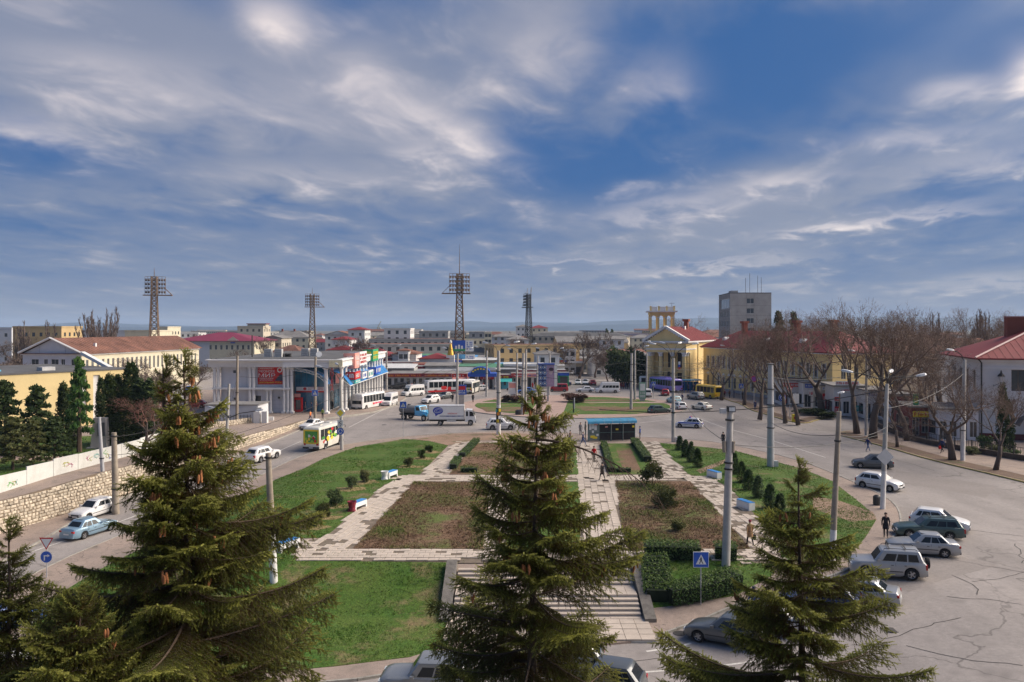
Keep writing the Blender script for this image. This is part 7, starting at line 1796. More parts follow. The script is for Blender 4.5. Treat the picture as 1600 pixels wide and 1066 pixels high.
def paving(label_mat, poly, a, w, l, limit, seed, miss=.06, top=.150, name='garden_path', near=True, base=None, dark=0.0):
	"""a path: a sheet of earth with slabs lying on it, the nearest ones single objects, the rest joined"""
	rs = random.Random(seed); root = patch(name, poly, base if base is not None else top-.035, M_SLABD if base is None else M_SLABD, skirt=0)
	c_, s_ = math.cos(a), math.sin(a); cells = []
	us = [p[0]*c_+p[1]*s_ for p in poly]; vs = [-p[0]*s_+p[1]*c_ for p in poly]
	v = min(vs); row = 0
	while v < max(vs):
		u = min(us)+(.5*l if row % 2 else 0)-l
		while u < max(us)+l:
			x, y = (u+l/2)*c_-(v+w/2)*s_, (u+l/2)*s_+(v+w/2)*c_
			if inside((x, y), poly) and rs.random() > miss*(1+1.5*(mnoise.noise(Vector((x*.35, y*.35, seed)))+.2)): cells.append((x, y))
			u += l
		v += w; row += 1
	cells.sort(key=lambda q: q[1]); M = MB()
	for i, (x, y) in enumerate(cells):
		z = h(x, y)+top+rs.uniform(-.012, .006); k = rs.uniform(.0, .03)
		if i < limit:
			o = link('slab', slab_mesh(l-.03, w-.03), M_SLAB, root, loc=(x, y, z), rot=(rs.gauss(0, .01), rs.gauss(0, .01), a+rs.gauss(0, .012)))
		else:
			a2 = a+rs.gauss(0, .012); ca, sa = math.cos(a2), math.sin(a2); L2, W2 = (l-.03-k)/2, (w-.03)/2
			q = [(x+dx*ca-dy*sa, y+dx*sa+dy*ca) for dx, dy in ((-L2, -W2), (L2, -W2), (L2, W2), (-L2, W2))]
			t_ = M.pts([(p[0], p[1], z) for p in q]); b_ = M.pts([(p[0], p[1], z-.05) for p in q]); M.face(t_)
			for j in range(4): M.face((b_[j], b_[(j+1) % 4], t_[(j+1) % 4], t_[j]))
	if M.f: M.build('paving_slabs', M_SLABI, root, kind='stuff')
	return root
pp = lambda L: pxpoly(L, .15)
LD = [(712, 692), (742, 690), (700, 738), (647, 752), (552, 857), (475, 857), (462, 845), (505, 841), (520, 829), (545, 806), (600, 757), (622, 743), (655, 741)]
paving(None, pp(LD), R(80), .55, .85, 120, 1, .10)
FP = [(462, 858), (552, 858), (758, 858), (786, 859), (908, 859), (985, 861), (1172, 858), (1222, 868), (1222, 886), (1155, 877), (1000, 867), (985, 879), (720, 879), (462, 876)]
paving(None, pp(FP), R(0), .5, .7, 290, 2, .12)
paving(None, pp([(764, 753), (800, 753), (790, 858), (756, 858)]), R(86), .6, .75, 60, 3, .04)
paving(None, pp([(904, 692), (938, 692), (951, 741), (961, 752), (972, 820), (985, 860), (908, 858), (910, 800), (905, 753), (903, 741)]), R(86), .6, .75, 120, 4, .05)
paving(None, pp([(622, 744), (655, 742), (1105, 742), (1130, 752), (1078, 751), (962, 751), (647, 752), (615, 751)]), R(0), .55, .85, 0, 5, .16)
paving(None, pp([(997, 691), (1027, 690), (1053, 720), (1077, 741), (1105, 746), (1130, 756), (1160, 781), (1197, 824), (1217, 842), (1222, 867), (1175, 857), (1128, 806), (1080, 752), (1045, 742), (1017, 718)]), R(93), .55, .8, 60, 6, .22)
paving(None, pp([(712, 690), (745, 690), (850, 689), (905, 691), (905, 696), (840, 695), (742, 693)]), R(0), .5, .8, 0, 7, .2)
# ---- stairs down to the road
SX0, SX1 = -3.35, 7.35
st_ = thing('staircase', 'wide pale stone staircase of two flights down to the road', 'staircase', (0, 0, 0))
zy_ = [(49.05, 0.13)]; y, z = 49.05, .13
def tread(y1, y0, z):
	n = 6; w = (SX1-SX0)/n
	for k in range(n):
		j = random.uniform(-.006, .006)
		boxw(st_, 'tread', M_SLAB, SX0+w*k+.008, SX0+w*(k+1)-.008, y0-.03, y1, z-.07+j, z+j)
	boxw(st_, 'riser', M_CONC, SX0, SX1, y0+.0, y1, z-.32, z-.071)
for k in range(5): z -= .155; tread(y, y-.34, z); y -= .34
n = 18
for k in range(n):
	w = (SX1-SX0)/n
	for q in range(2): boxw(st_, 'landing_slab', M_SLAB, SX0+w*k+.01, SX0+w*(k+1)-.01, y-.68*(q+1)+.01, y-.68*q-.01, z-.08, z-.003+random.uniform(-.006, .004))
boxw(st_, 'landing_base', M_CONC, SX0, SX1, y-1.36, y, z-.3, z-.081); y -= 1.36
for k in range(5): z -= .155; tread(y, y-.34, z); y -= .34
n = 14; y1 = y; zl = z
for k in range(n):
	w = (SX1-SX0+.6)/n
	for q in range(4): boxw(st_, 'landing_slab', M_SLAB, SX0-.3+w*k+.012, SX0-.3+w*(k+1)-.012, y1-.72*(q+1)+.012, y1-.72*q-.012, zl-.12, zl-.02+random.uniform(-.008, .006)-.006*q)
boxw(st_, 'landing_base', M_CONC, SX0-.3, SX1+.3, y1-2.9, y1, zl-.35, zl-.13)
for (xa, xb, nm) in ((SX0-.75, SX0-.1, 'a'), (SX1+.1, SX1+.75, 'b')):
	m = MB(); p = [(49.6, .34), (49.2, .34), (44.2, -1.25), (43.9, -1.30), (43.9, -1.9), (49.6, -.6)]
	A = m.pts([(xa, q[0], q[1]) for q in p]); B = m.pts([(xb, q[0], q[1]) for q in p]); m.face(A); m.face(B[::-1])
	for j in range(6): m.face((A[(j+1) % 6], A[j], B[j], B[(j+1) % 6]))
	m.build('flank_wall', mk('mossy_concrete', (.17, .155, .135), .95, var=.3, scale=3, dirt=.6, dirtc=(.08, .075, .06), bump=.5), st_)
# ---- rubble retaining wall
def rubble(name, label, line, zb, ztf, seed, sw=.42, sh=.27):
	rs = random.Random(seed); t = thing(name, label, 'wall', (line[0][0], line[0][1], 0)); off = Vector((line[0][0], line[0][1], 0))
	pts = refine(line, .6); mb = MB()
	for a, b in zip(pts[:-1], pts[1:]):
		d = (b-a).normalized(); n = Vector((d.y, -d.x))
		za, zb_ = zb(a.x, a.y)-.3, zb(b.x, b.y)-.3; ta, tb = ztf(a.x, a.y)-.02, ztf(b.x, b.y)-.02
		mb.poly([(a.x-off.x, a.y-off.y, za), (b.x-off.x, b.y-off.y, zb_), (b.x-off.x, b.y-off.y, tb), (a.x-off.x, a.y-off.y, ta)])
		mb.poly([(a.x-off.x, a.y-off.y, ta), (b.x-off.x, b.y-off.y, tb), (b.x-n.x*.45-off.x, b.y-n.y*.45-off.y, tb), (a.x-n.x*.45-off.x, a.y-n.y*.45-off.y, ta)])
	mb.build('mortar_core', mk('dark_mortar', (.20, .15, .10), .95, var=.3, scale=2), t)
	cum = [0]
	for a, b in zip(pts[:-1], pts[1:]): cum.append(cum[-1]+(b-a).length)
	def pos(s):
		import bisect
		i = min(len(pts)-2, max(0, bisect.bisect(cum, s)-1)); f = (s-cum[i])/(cum[i+1]-cum[i]); d = (pts[i+1]-pts[i]).normalized(); return pts[i].lerp(pts[i+1], f), d
	S = MB(); s_end = cum[-1]; row = 0; zr = -2.4
	while zr < 2.0:
		s = -rs.random()*sw
		while s < s_end-.1:
			w = sw*rs.uniform(.6, 1.35); c = min(max(s+w/2, 0), s_end); p, d = pos(c); n = Vector((d.y, -d.x)); z0 = zb(p.x, p.y)-.1; z1 = ztf(p.x, p.y)+.02
			if z0 < zr+sh*.5 < z1:
				hh = sh*rs.uniform(.82, 1.05); zc = zr+sh/2+rs.uniform(-.03, .03); o = rs.uniform(.03, .09)
				if zc+hh/2 > z1: zc = z1-hh/2
				q = []
				for (k, e, dd) in ((-.5, -.5, 0), (.5, -.5, 0), (.5, .5, 0), (-.5, .5, 0), (-.36, -.34, o), (.36, -.34, o), (.36, .34, o), (-.36, .34, o)):
					pt = p+d*(k*(w-.035))+n*(dd+.004); q.append((pt.x-off.x+rs.uniform(-.012, .012), pt.y-off.y, zc+e*(hh-.03)+rs.uniform(-.02, .02)))
				i = S.pts(q)
				for f in ((4, 5, 6, 7), (0, 1, 5, 4), (1, 2, 6, 5), (2, 3, 7, 6), (3, 0, 4, 7)): S.face([i[g] for g in f])
			s += w
		zr += sh
	S.build('rubble_stones', mk('limestone_rubble', (.52, .45, .35), .9, var=.18, scale=3, island=.28, bump=.4, bscale=10), t, kind='stuff')
	return t
rubble('retaining_wall', 'long yellowish limestone rubble wall between road and raised walk', wall_line, lambda x, y: h(x, y)+.1, lambda x, y: zt(x, y)+.12, 3)
rubble('retaining_wall', 'short low rubble wall above the raised walk by the yard fence', smoothline([(-44.6, 108), (-41.5, 112), (-39.6, 116), (-38.8, 120)], 1), lambda x, y: zt(x, y), lambda x, y: zt(x, y)+.75, 4)
m = MB(); rail = refine(wall_line, 2.2)
# concrete panel fence with graffiti
fl = refine([(-48, 52), (-45.4, 58.5), (-43.3, 66), (-41.5, 75), (-40.3, 85), (-40.8, 95), (-42.4, 103)], 2.6)
tf = thing('panel_fence', 'white concrete panel fence with faded graffiti along the raised walk', 'fence', (fl[0].x, fl[0].y, 0)); rs = random.Random(8); o0 = Vector((fl[0].x, fl[0].y))
MF = mk('fence_concrete', (.62, .62, .58), .9, var=.08, scale=.8, dirt=.5, dirtc=(.40, .38, .32), obj_rand=.08)
for i, (a, b) in enumerate(zip(fl[:-1], fl[1:])):
	L_ = (b-a).length; an = math.atan2(b.y-a.y, b.x-a.x); z = min(zt(a.x, a.y), zt(b.x, b.y)); top = z+1.45+(.12 if i % 5 < 2 else 0)
	m = MB(); m.box(0, L_-.04, -.05, .05, z-.2, top); o = m.build('panel', MF, tf); o.location = (a.x-o0.x, a.y-o0.y, 0); o.rotation_euler = (0, 0, an)
	if i in (1, 2, 3, 4, 6, 7, 8, 11, 12):
		for q in range(2+i % 3):
			m = MB(); cx, cz = rs.uniform(.5, L_-.6), rs.uniform(z+.4, z+1.0); w = rs.uniform(.15, .45)
			for k in range(5):
				a0 = rs.uniform(0, 6.28); p0 = (cx+w*math.cos(a0), cz+.25*math.sin(a0)); p1 = (cx+w*math.cos(a0+2), cz+.25*math.sin(a0+2))
				m.tube([(p0[0], -.055, p0[1]), ((p0[0]+p1[0])/2+.05, -.055, (p0[1]+p1[1])/2), (p1[0], -.055, p1[1])], .022, 3)
			g = m.build('graffiti', mk('graffiti_'+['teal', 'olive', 'pink', 'navy', 'green'][q % 5 if i % 2 else (q+i) % 5], [(.05, .30, .28), (.38, .36, .06), (.50, .20, .28), (.06, .08, .30), (.10, .40, .08)][q % 5 if i % 2 else (q+i) % 5], .8), o)
# memorial stele
t = thing('stone_stele', 'pale stone stele with a grey plaque between the cypresses', 'monument', (-46.2, 88, 1.4)); m = MB(); A = m.pts([(-.9, -.4, 0), (.9, -.4, 0), (.9, .4, 0), (-.9, .4, 0), (-.62, -.3, 3.5), (.78, -.3, 3.5), (.78, .3, 3.5), (-.62, .3, 3.5)])
for q in ((0, 3, 2, 1), (4, 5, 6, 7), (0, 1, 5, 4), (1, 2, 6, 5), (2, 3, 7, 6), (3, 0, 4, 7)): m.face([A[k] for k in q])
m.build('stele', wmat('pale_stone', (.50, .46, .44)), t); o = boxw(t, 'plaque', mk('grey_plaque', (.10, .10, .11)), -.05, .72, -.43, -.36, 1.5, 3.0); boxw(t, 'base', M_CONC, -1.2, 1.2, -.7, .7, -.1, .25)
# ---- conifers on the left
def L3(u, v, z=1.4): x, y = ray(u, v, z); return Vector((x, y, z-.1))
GC = None
for i, (u, v, vt, w, lab) in enumerate(((99, 705, 597, 1.5, 'thin cypress in front of the yellow wall, left of the cedar'), (110, 702, 606, 1.4, 'thin cypress touching the cedar trunk'), (157, 698, 590, 1.1, 'slimmest cypress just right of the stone stele'), (171, 694, 584, 1.9, 'cypress beside the slimmest one'), (183, 690, 586, 2.2, 'broad brown-tinged cypress of the tight group'), (205, 690, 566, 2.4, 'tallest cypress of the tight group'), (219, 694, 590, 2.3, 'cypress right of the tallest one'), (232, 697, 592, 2.2, 'last cypress of the group above the bare shrub'), (194, 700, 606, 2.4, 'bushy low cypress in front of the group'))):
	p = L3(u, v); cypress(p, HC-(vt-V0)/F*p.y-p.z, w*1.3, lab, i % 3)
p = L3(124, 708); pine(p, HC+(V0-553)/F*p.y-p.z, .50, 'bright green cedar with layered boughs before the yellow wall', 12, M_CEDAR)
p = L3(58, 712); pine(p, HC+(V0-598)/F*p.y-p.z, .95, 'dark broad cypress-pine left of the cedar', 13, M_LEAF)
p = L3(8, 712); pine(p, HC+(V0-590)/F*p.y-p.z, .95, 'dark conifer at the edge of the yellow wall', 14, M_LEAF)
p = L3(85, 730, 1.1); pine(p, 5.4, 1.2, 'low dark pine behind the fence graffiti', 15, M_LEAF); p = L3(20, 742, 1.0); pine(p, 5.8, 1.3, 'low spreading pine over the fence corner', 16, M_OLIVE)
p = L3(52, 735, 1.1); pine(p, 5.2, 1.2, 'reddish low pine behind the fence', 17, M_OLIVE)
bare_tree(L3(224, 718), 7.5, 'pale leafless shrub rising behind the panel fence', 3, None, 1.3, None, 'bare_shrub', mats=(M_BARKG, mk('red_twigs', (.16, .08, .06), .9)))
for i, (u, y, hh) in enumerate(((215, 128, 7), (245, 135, 8), (270, 140, 7), (190, 140, 7.5), (225, 160, 9), (300, 165, 8), (20, 150, 7), (45, 160, 8), (10, 175, 9))): bare_tree(((u-U0)/F*y, y, .2), hh, 'small bare tree at the yard behind the cypresses', i, BFAR, 1.5, 'bare trees of the yard', mats=(M_TWIGR, M_TWIGR))
# ---- park shrubs
for i, (u, v, w, hh) in enumerate(((640, 731, 1.5, 1.5), (659, 718, 1.4, 1.5), (670, 708, 1.5, 1.4), (569, 755, 1.5, 1.75), (549, 766, 1.6, 1.75), (524, 793, 2.1, 2.0), (505, 811, 1.4, 1.9), (484, 826, 1.4, 1.55))):
	bush(P(u, v), w*.85, hh*.85, ['round young shrub nearest the far end of the lawn row', 'airy young shrub, second from the far end', 'young shrub at the far end of the lawn row', 'round dark shrub beside the upper white bench', 'leaning dark shrub paired with the round one', 'widest loose shrub above the middle bench', 'slender shrub over the dry grass', 'lowest shrub of the lawn row near the lower bench'][i], M_LEAF if i % 3 else M_OLIVE, i % 4)
	pts = [(P(u, v).x+(1.5+.3*math.sin(k*2.1+i))*math.cos(k*.524), P(u, v).y-.1+(1.0+.3*math.cos(k*1.7+i))*math.sin(k*.524)) for k in range(12)]
	patch('dry_grass', pts, .136, mk('dry_grass_soil', (.27, .20, .09), .95, var=.35, scale=5, dirt=.6, dirtc=(.12, .13, .04), bump=.8), skirt=0)
for (u, v, w, hh, lab, k) in ((1020, 761, 3.0, 2.6, 'large dense olive bush at the top of the brown bed', 4), (1041, 796, 2.4, 2.1, 'loose olive bush in the brown bed', 5), (1060, 833, 1.3, 1.1, 'small olive bush low in the brown bed', 6), (880, 742, 2.4, 4.2, 'bright shrub standing behind the middle spruce', 3)): bush(P(u, v), w, hh, lab, M_OLIVE, k)
for (u, v, w, hh, lab) in ((900+190, 0, 0, 0, ''),): pass
for i, (u, v, w, hh) in enumerate(((893, 629, 5.6, 2.1), (905, 630, 4.5, 1.9), (812, 630, 4.6, 1.9), (795, 629, 3.5, 1.6))): bush(P(u, v), w, hh, 'dark reddish leafless bush on the roundabout', M_RUSTBUSH, i, 'reddish bushes on the roundabout')
TH = [(1062, 705, 681), (1071, 716, 687), (1080, 724, 690), (1090, 732, 700), (1147, 743, 706), (1159, 756, 721), (1170, 768, 733), (1185, 780, 743), (1203, 797, 756), (1219, 815, 770)]
ORD = ['farthest', 'second farthest', 'third farthest', 'fourth farthest', 'fifth farthest', 'fifth from the avenue end', 'fourth from the avenue end', 'third from the avenue end', 'second from the avenue end', 'first at the avenue end']
for i, (u, v, vt) in enumerate(TH):
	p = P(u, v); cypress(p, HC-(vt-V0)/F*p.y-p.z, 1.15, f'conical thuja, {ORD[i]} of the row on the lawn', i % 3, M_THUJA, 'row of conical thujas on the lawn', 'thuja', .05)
# ---- clipped hedges: box shell of leaves
def hedge(line, w, hh, label, seed=0, mat=None, dens=420, group=None, dz=.1):
	rs = random.Random(seed); pts = refine(line, .35); o0 = pts[0]; z0 = h(o0.x, o0.y)
	t = thing('hedge', label, 'hedge', (o0.x, o0.y, z0), 0, group); core = MB(); m = MB()
	for a, b in zip(pts[:-1], pts[1:]):
		d = (b-a); L_ = d.length; d.normalize(); n = Vector((-d.y, d.x)); za = h((a.x+b.x)/2, (a.y+b.y)/2)-z0+dz
		core.box(-.02, L_+.02, -w*.42, w*.42, 0, hh*.84, math.atan2(d.y, d.x), (a.x-o0.x, a.y-o0.y, za))
		for i in range(int(dens*L_*(w+2*hh)/2)):
			s = rs.uniform(-.1, L_+.1); f = rs.random()*(w+2*hh)
			if f < w: q, z = f-w/2, hh+rs.gauss(0, .03)
			elif f < w+hh: q, z = w/2+rs.gauss(0, .03), f-w
			else: q, z = -w/2+rs.gauss(0, .03), f-w-hh
			p = Vector((a.x-o0.x+d.x*s+n.x*q, a.y-o0.y+d.y*s+n.y*q, za+z)); aa = Vector((rs.uniform(-1, 1), rs.uniform(-1, 1), rs.uniform(-.3, 1))).normalized(); bb = aa.orthogonal().normalized(); sz = .09*rs.uniform(.6, 1.4)
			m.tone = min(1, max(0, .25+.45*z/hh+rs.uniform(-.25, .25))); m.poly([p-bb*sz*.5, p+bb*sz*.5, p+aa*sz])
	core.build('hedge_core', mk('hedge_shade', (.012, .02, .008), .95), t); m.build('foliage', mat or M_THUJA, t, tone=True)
	return t
M_HEDGE = attr_mat('box_hedge_leaf', [(0.0, (0.020, 0.045, 0.011)), (.5, (0.042, 0.090, 0.018)), (1.0, (0.11, 0.16, 0.032))], rough=.6, transl=.15)
hedge([P(1008, 872), P(1092, 874)], 1.5, .95, 'clipped hedge run behind the zebra sign, along the slab path', 1, M_HEDGE)
hedge([P(1022, 885), P(1030, 945)], 1.7, .80, 'clipped hedge run beside the stair wall', 2, M_HEDGE)
hedge([P(1045, 944), P(1100, 934), P(1150, 918)], 1.5, 1.0, 'clipped hedge run facing the parked cars', 3, M_HEDGE)
hedge([P(1118, 873), P(1150, 875)], 1.3, .9, 'short clipped hedge block by the lit concrete post', 4, M_HEDGE)
hedge([P(943, 697), P(956, 740)], .7, .6, 'low hedge edging the far bed by the shelter', 5, M_HEDGE, 160); hedge([P(991, 694), P(1012, 724)], .9, .75, 'taller hedge edging the far bed towards the thujas', 6, M_HEDGE, 160); hedge([P(962, 740), P(985, 740)], .6, .5, 'clipped block at the foot of the far bed', 7, M_HEDGE, 160)
hedge([P(745, 692), P(722, 716)], .8, .55, 'upper low hedge beside the diagonal path', 8, M_HEDGE, 160); hedge([P(716, 722), P(708, 735)], .8, .6, 'lower low hedge beside the diagonal path', 9, M_HEDGE, 160); hedge([P(720, 740), P(745, 740)], .7, .55, 'low hedge along the cross path', 10, M_HEDGE, 160)
# ---- grass blades and dead stalks over the lawns and beds
def tufts(name, polys, n, size, mat, seed, dz=.13, ymax=200, blades=4, spread=.05, hf=None, lean=.5):
	rs = random.Random(seed); mb = MB(); hf = hf or h
	for poly, share in polys:
		xs = [p[0] for p in poly]; ys = [p[1] for p in poly]; k = 0; m_ = int(n*share); tries = 0
		while k < m_ and tries < m_*8:
			tries += 1; x, y = rs.uniform(min(xs), max(xs)), rs.uniform(min(ys), min(ymax, max(ys)))
			if not inside((x, y), poly): continue
			if rs.random() > (55/max(y, 40))**1.2: continue
			nz = mnoise.noise(Vector((x*.28, y*.28, seed)))
			if nz+rs.uniform(-.5, .5) < -.25: continue
			k += 1; z = hf(x, y)+dz-.01; sz = size*rs.uniform(.5, 1.35)*(1+.5*nz); tone = min(1, max(0, .5+nz*.7+rs.uniform(-.25, .25)))
			for b in range(blades):
				a = rs.uniform(0, 6.28); q = Vector((x+rs.uniform(-spread, spread), y+rs.uniform(-spread, spread), z)); w = sz*.16; d = Vector((-math.sin(a), math.cos(a), 0))*w
				mb.tone = min(1, max(0, tone+rs.uniform(-.1, .1))); mb.poly([q-d, q+d, q+Vector((math.cos(a)*sz*lean, math.sin(a)*sz*lean, sz))])
	return mb.build(name, mat, None, tone=True, kind='stuff')
M_BLADE = attr_mat('grass_blade', [(0.0, (0.20, 0.15, 0.06)), (.3, (0.10, 0.13, 0.03)), (.6, (0.060, 0.130, 0.018)), (1.0, (0.090, 0.19, 0.028))], rough=.7, transl=.25)
M_STALK = attr_mat('dead_stalk', [(0.0, (0.08, 0.045, 0.028)), (.45, (0.16, 0.095, 0.055)), (.62, (0.24, 0.165, 0.10)), (.8, (0.13, 0.15, 0.035)), (1.0, (0.10, 0.14, 0.03))], rough=.9)
pu, pr_ = pxpoly(L_UP, .13), pxpoly(L_RT, .13)
tufts('grass', [(pu, .62), (pr_, .28), (pxpoly([(1005, 868), (1150, 868), (1180, 880), (1215, 882), (1205, 900), (1150, 930), (1020, 950)], .13), .04), (pxpoly([(800, 753), (904, 753), (908, 800), (905, 858), (790, 858)], .15), .06)], 52000, .085, M_BLADE, 1, blades=4, spread=.09)
tufts('undergrowth', [(pxpoly([(744, 692), (838, 692), (820, 741), (702, 741)], .15), .15), (pxpoly([(647, 753), (764, 753), (755, 857), (552, 857)], .15), .5), (pxpoly([(962, 752), (1078, 752), (1128, 806), (1172, 857), (985, 860), (972, 820)], .15), .5)], 20000, .12, M_STALK, 2, dz=.15, blades=4, spread=.10, lean=1.1)
tufts('grass', [([(-43.6, 66), (-41.6, 77), (-40.2, 85), (-38.5, 95), (-52, 100), (-75, 92), (-80, 70), (-60, 60)], 1)], 5000, .16, M_BLADE, 4, dz=.03, hf=zt)
# weeds along the path joints
tufts('weeds', [(pp(LD), .35), (pp(FP), .35), (pp([(997, 691), (1027, 690), (1053, 720), (1077, 741), (1105, 746), (1130, 756), (1160, 781), (1197, 824), (1217, 842), (1222, 867), (1175, 857), (1128, 806), (1080, 752), (1045, 742), (1017, 718)]), .3)], 1500, .05, M_BLADE, 5, dz=.14, blades=3)

# ---- poles and lamps
M_POLE = mk('concrete_pole', (.42, .40, .37), .85, var=.15, scale=1.5, dirt=.5, dirtc=(.25, .22, .19), bump=.2); M_POLEO = mk('old_concrete_pole', (.30, .255, .20), .9, var=.25, scale=1.5, dirt=.6, dirtc=(.16, .11, .07), bump=.3); M_STEEL = mk('grey_steel_pole', (.42, .42, .43), .5, .2, var=.15, scale=1, dirt=.5, dirtc=(.26, .22, .19)); M_LIME = mk('limewash', (.68, .67, .64), .9, var=.1, dirt=.3)
M_LAMP = mk('lamp_housing', (.52, .53, .54), .4, .3, var=.08); M_LGLASS = mk('lamp_glass', (.66, .68, .68), .2)
def lamp_head(t, p, az, s=1.0):
	o = link('lamp_head', lamp_mesh(), M_LAMP, t, loc=p, rot=(0, -.18, az), scale=s); g = link('lamp_glass', lamp_glass(), M_LGLASS, o)
def lamp_mesh():
	if 'lampm' not in _proto:
		m = MB(); rg = []
		for x, w, z in ((0, .05, 0), (.12, .09, .02), (.35, .16, .05), (.75, .17, .05), (.92, .10, .0)):
			rg.append(m.pts([(x, -w, -.04), (x, -w*.8, z+.05), (x, 0, z+.09), (x, w*.8, z+.05), (x, w, -.04)]))
		for a, b in zip(rg[:-1], rg[1:]):
			for j in range(4): m.face((a[j], a[j+1], b[j+1], b[j]))
			m.face((a[4], a[0], b[0], b[4]))
		m.face(rg[0]); m.face(rg[-1][::-1]); _proto['lampm'] = m.mesh('lamp_head')
	return _proto['lampm']
def lamp_glass():
	if 'lampg' not in _proto: m = MB(); m.box(.3, .85, -.13, .13, -.09, -.042); _proto['lampg'] = m.mesh('lamp_glass')
	return _proto['lampg']
TOPS = {}
def pole(key, u, v, ut, vt, r, label, mat=None, lamps=(), white=0, bands=(), hgt=None, arm=1.6, rise=.7, box=False, cat='pole', name='street_pole', base=None, lsize=1.0):
	p = base or P(u, v); top = at(ut, vt, p.y); H_ = top.z-p.z
	t = thing(name, label, cat, p); lx = top.x-p.x; mt = mat or M_POLE
	z_of = lambda k: (lx*k, 0, H_*k)
	m = MB(); k0 = white/H_ if white else 0; m.tube([z_of(k0), z_of((1+k0)/2), z_of(1)], [r*(1.15-.0*k0), r, r*.82], 12); link('shaft', sharp(m.mesh('shaft'), 40), mt, t)
	if white: m = MB(); m.tube([z_of(-.03), z_of(k0)], [r*1.2, r*1.155], 12); link('painted_base', sharp(m.mesh('painted_base'), 40), M_LIME, t)
	for b in bands: m = MB(); a = z_of(b); m.tube([a, (a[0], 0, a[2]+.10)], r*1.25, 12); m.build('clamp_band', M_IRON, t)
	for (az, ln, ri) in lamps:
		e = Vector((lx+math.cos(az)*ln, math.sin(az)*ln, H_+ri)); m = MB(); m.tube([(lx, 0, H_-.5), (lx+math.cos(az)*ln*.25, math.sin(az)*ln*.25, H_+ri*.45), (lx+math.cos(az)*ln*.65, math.sin(az)*ln*.65, H_+ri*.85), e], [.05, .045, .04, .035], 5); m.build('lamp_arm', M_IRON, t); lamp_head(t, e, az, lsize)
	if box: boxw(t, 'junction_box', M_LAMP, r*.9, r*.9+.45, -.25, .25, 0, .75)
	TOPS[key] = Vector((p.x+lx, p.y, p.z+H_)); return t
pole('A', 1204, 731, 1204, 568, .34, 'stout bright steel pole on the lawn by the avenue', M_STEEL, box=True, bands=(.38, .6, .75, .99))
tB = pole('B', 1134, 887, 1141, 640, .24, 'thick lit concrete post with floodlight boxes on top', M_POLE, bands=(.62, .66, .93))
o = boxw(tB, 'floodlight_box', M_TRIM, .1, .55, -.25, .2, 9.85, 10.2); boxw(tB, 'floodlight_lens', M_LGLASS, .14, .51, -.27, -.252, 9.9, 10.15); boxw(tB, 'floodlight_box', mk('plant_grey', (.46, .46, .45)), -.35, 0, -.2, .2, 9.75, 10.05)
for s in (-1, 1): m = MB(); m.tube([(s*.27+.15, -.1, 7.3), (s*.30+.15, -.1, 8.0)], .12, 8); m.build('insulator', M_POLEO, tB)
tC = pole('C', 1300, 879, 1311, 643, .17, 'slim leaning pole with rusty top and whitewashed foot beside the silver off-roader', M_POLEO, white=2.1, bands=(.80,))
H_C = TOPS['C'].z-tC.location.z; m = MB(); m.tube([(.46, 0, H_C-.3), (.50, 0, H_C+1.15)], .04, 5); m.build('lamp_rod', M_RUSTI, tC); lamp_head(tC, Vector((.35, 0, H_C+1.15)), .3, .55)
m = MB(); m.tube([(.24, 0, H_C*.85), (.9, 0, H_C*.855)], .03, 5); m.build('bracket', M_IRON, tC)
pole('D', 1379, 797, 1386, 600, .17, 'leaning concrete pole with three lamps and a whitewashed foot', M_POLE, [(2.9, 2.6, .9), (.9, .8, .9), (.15, 2.6, .6)], white=3.2)
tD2 = thing('road_sign', 'grey back of a square warning sign on the three-lamp pole', 'road sign', (P(1379, 797).x+.1, P(1379, 797).y-.25, 4.4)); m = MB(); m.box(-.5, .5, -.02, .02, -.5, .5); o = m.build('sign_plate', M_LAMP, tD2); o.rotation_euler = (0, R(45), 0)
pole('E', 1504, 721, 1507, 562, .20, 'white-banded pole with one lamp near the white house', M_POLE, [(3.3, 1.3, 1.0)], white=6, bands=(.45, .3))
pole('F', 1353, 682, 1354, 556, .17, 'thin pole between the corner street trees', M_POLE, [(2.9, 1.5, .6)])
pole('G', 1052, 692, 1052, 560, .22, 'tall lamp pole with four heads before the columned palace', M_POLE, [(3.0, 2.2, 1.8), (2.4, 1.2, 1.9), (.2, 2.6, 1.8), (.9, 1.4, 1.9)], bands=(.35, .6), box=True)
pole('H', 986, 641, 987, 552, .24, 'lamp pole on the roundabout tip', M_POLE, [(.2, 2.4, 1.2), (2.8, 2.2, 1.0)], bands=(.5, .8)); pole('I', 992, 626, 992, 545, .22, 'lamp pole just behind the roundabout tip', M_POLE, [(.3, 2.6, 1.4)], bands=(.4, .7))
tJ = pole('J', 779, 680, 779, 548, .25, 'lamp pole wrapped in posters at the park edge', M_POLE, [(2.7, 1.6, 1.0), (.5, 2.4, 1.1)], white=4.2, bands=(.5, .75))
m = MB(); m.tube([(0, 0, 1.6), (0, 0, 3.8)], .36, 10); m.build('poster_wrap', mk('poster_black', (.05, .05, .05)), tJ)
for k, (mm, a, z) in enumerate(((S_YEL, -1.9, 1.8), (S_WHITE, -1.2, 2.3), (S_ORG, -1.7, 2.8), (S_TEAL, -2.4, 3.2), (S_YEL, -1.1, 3.3), (S_WHITE, -1.6, 1.3))): o = boxw(tJ, 'poster', mm, -.16, .16, -.02, .02, 0, .42); o.location = (math.cos(a)*.38, math.sin(a)*.38, z); o.rotation_euler = (0, 0, a+R(90))
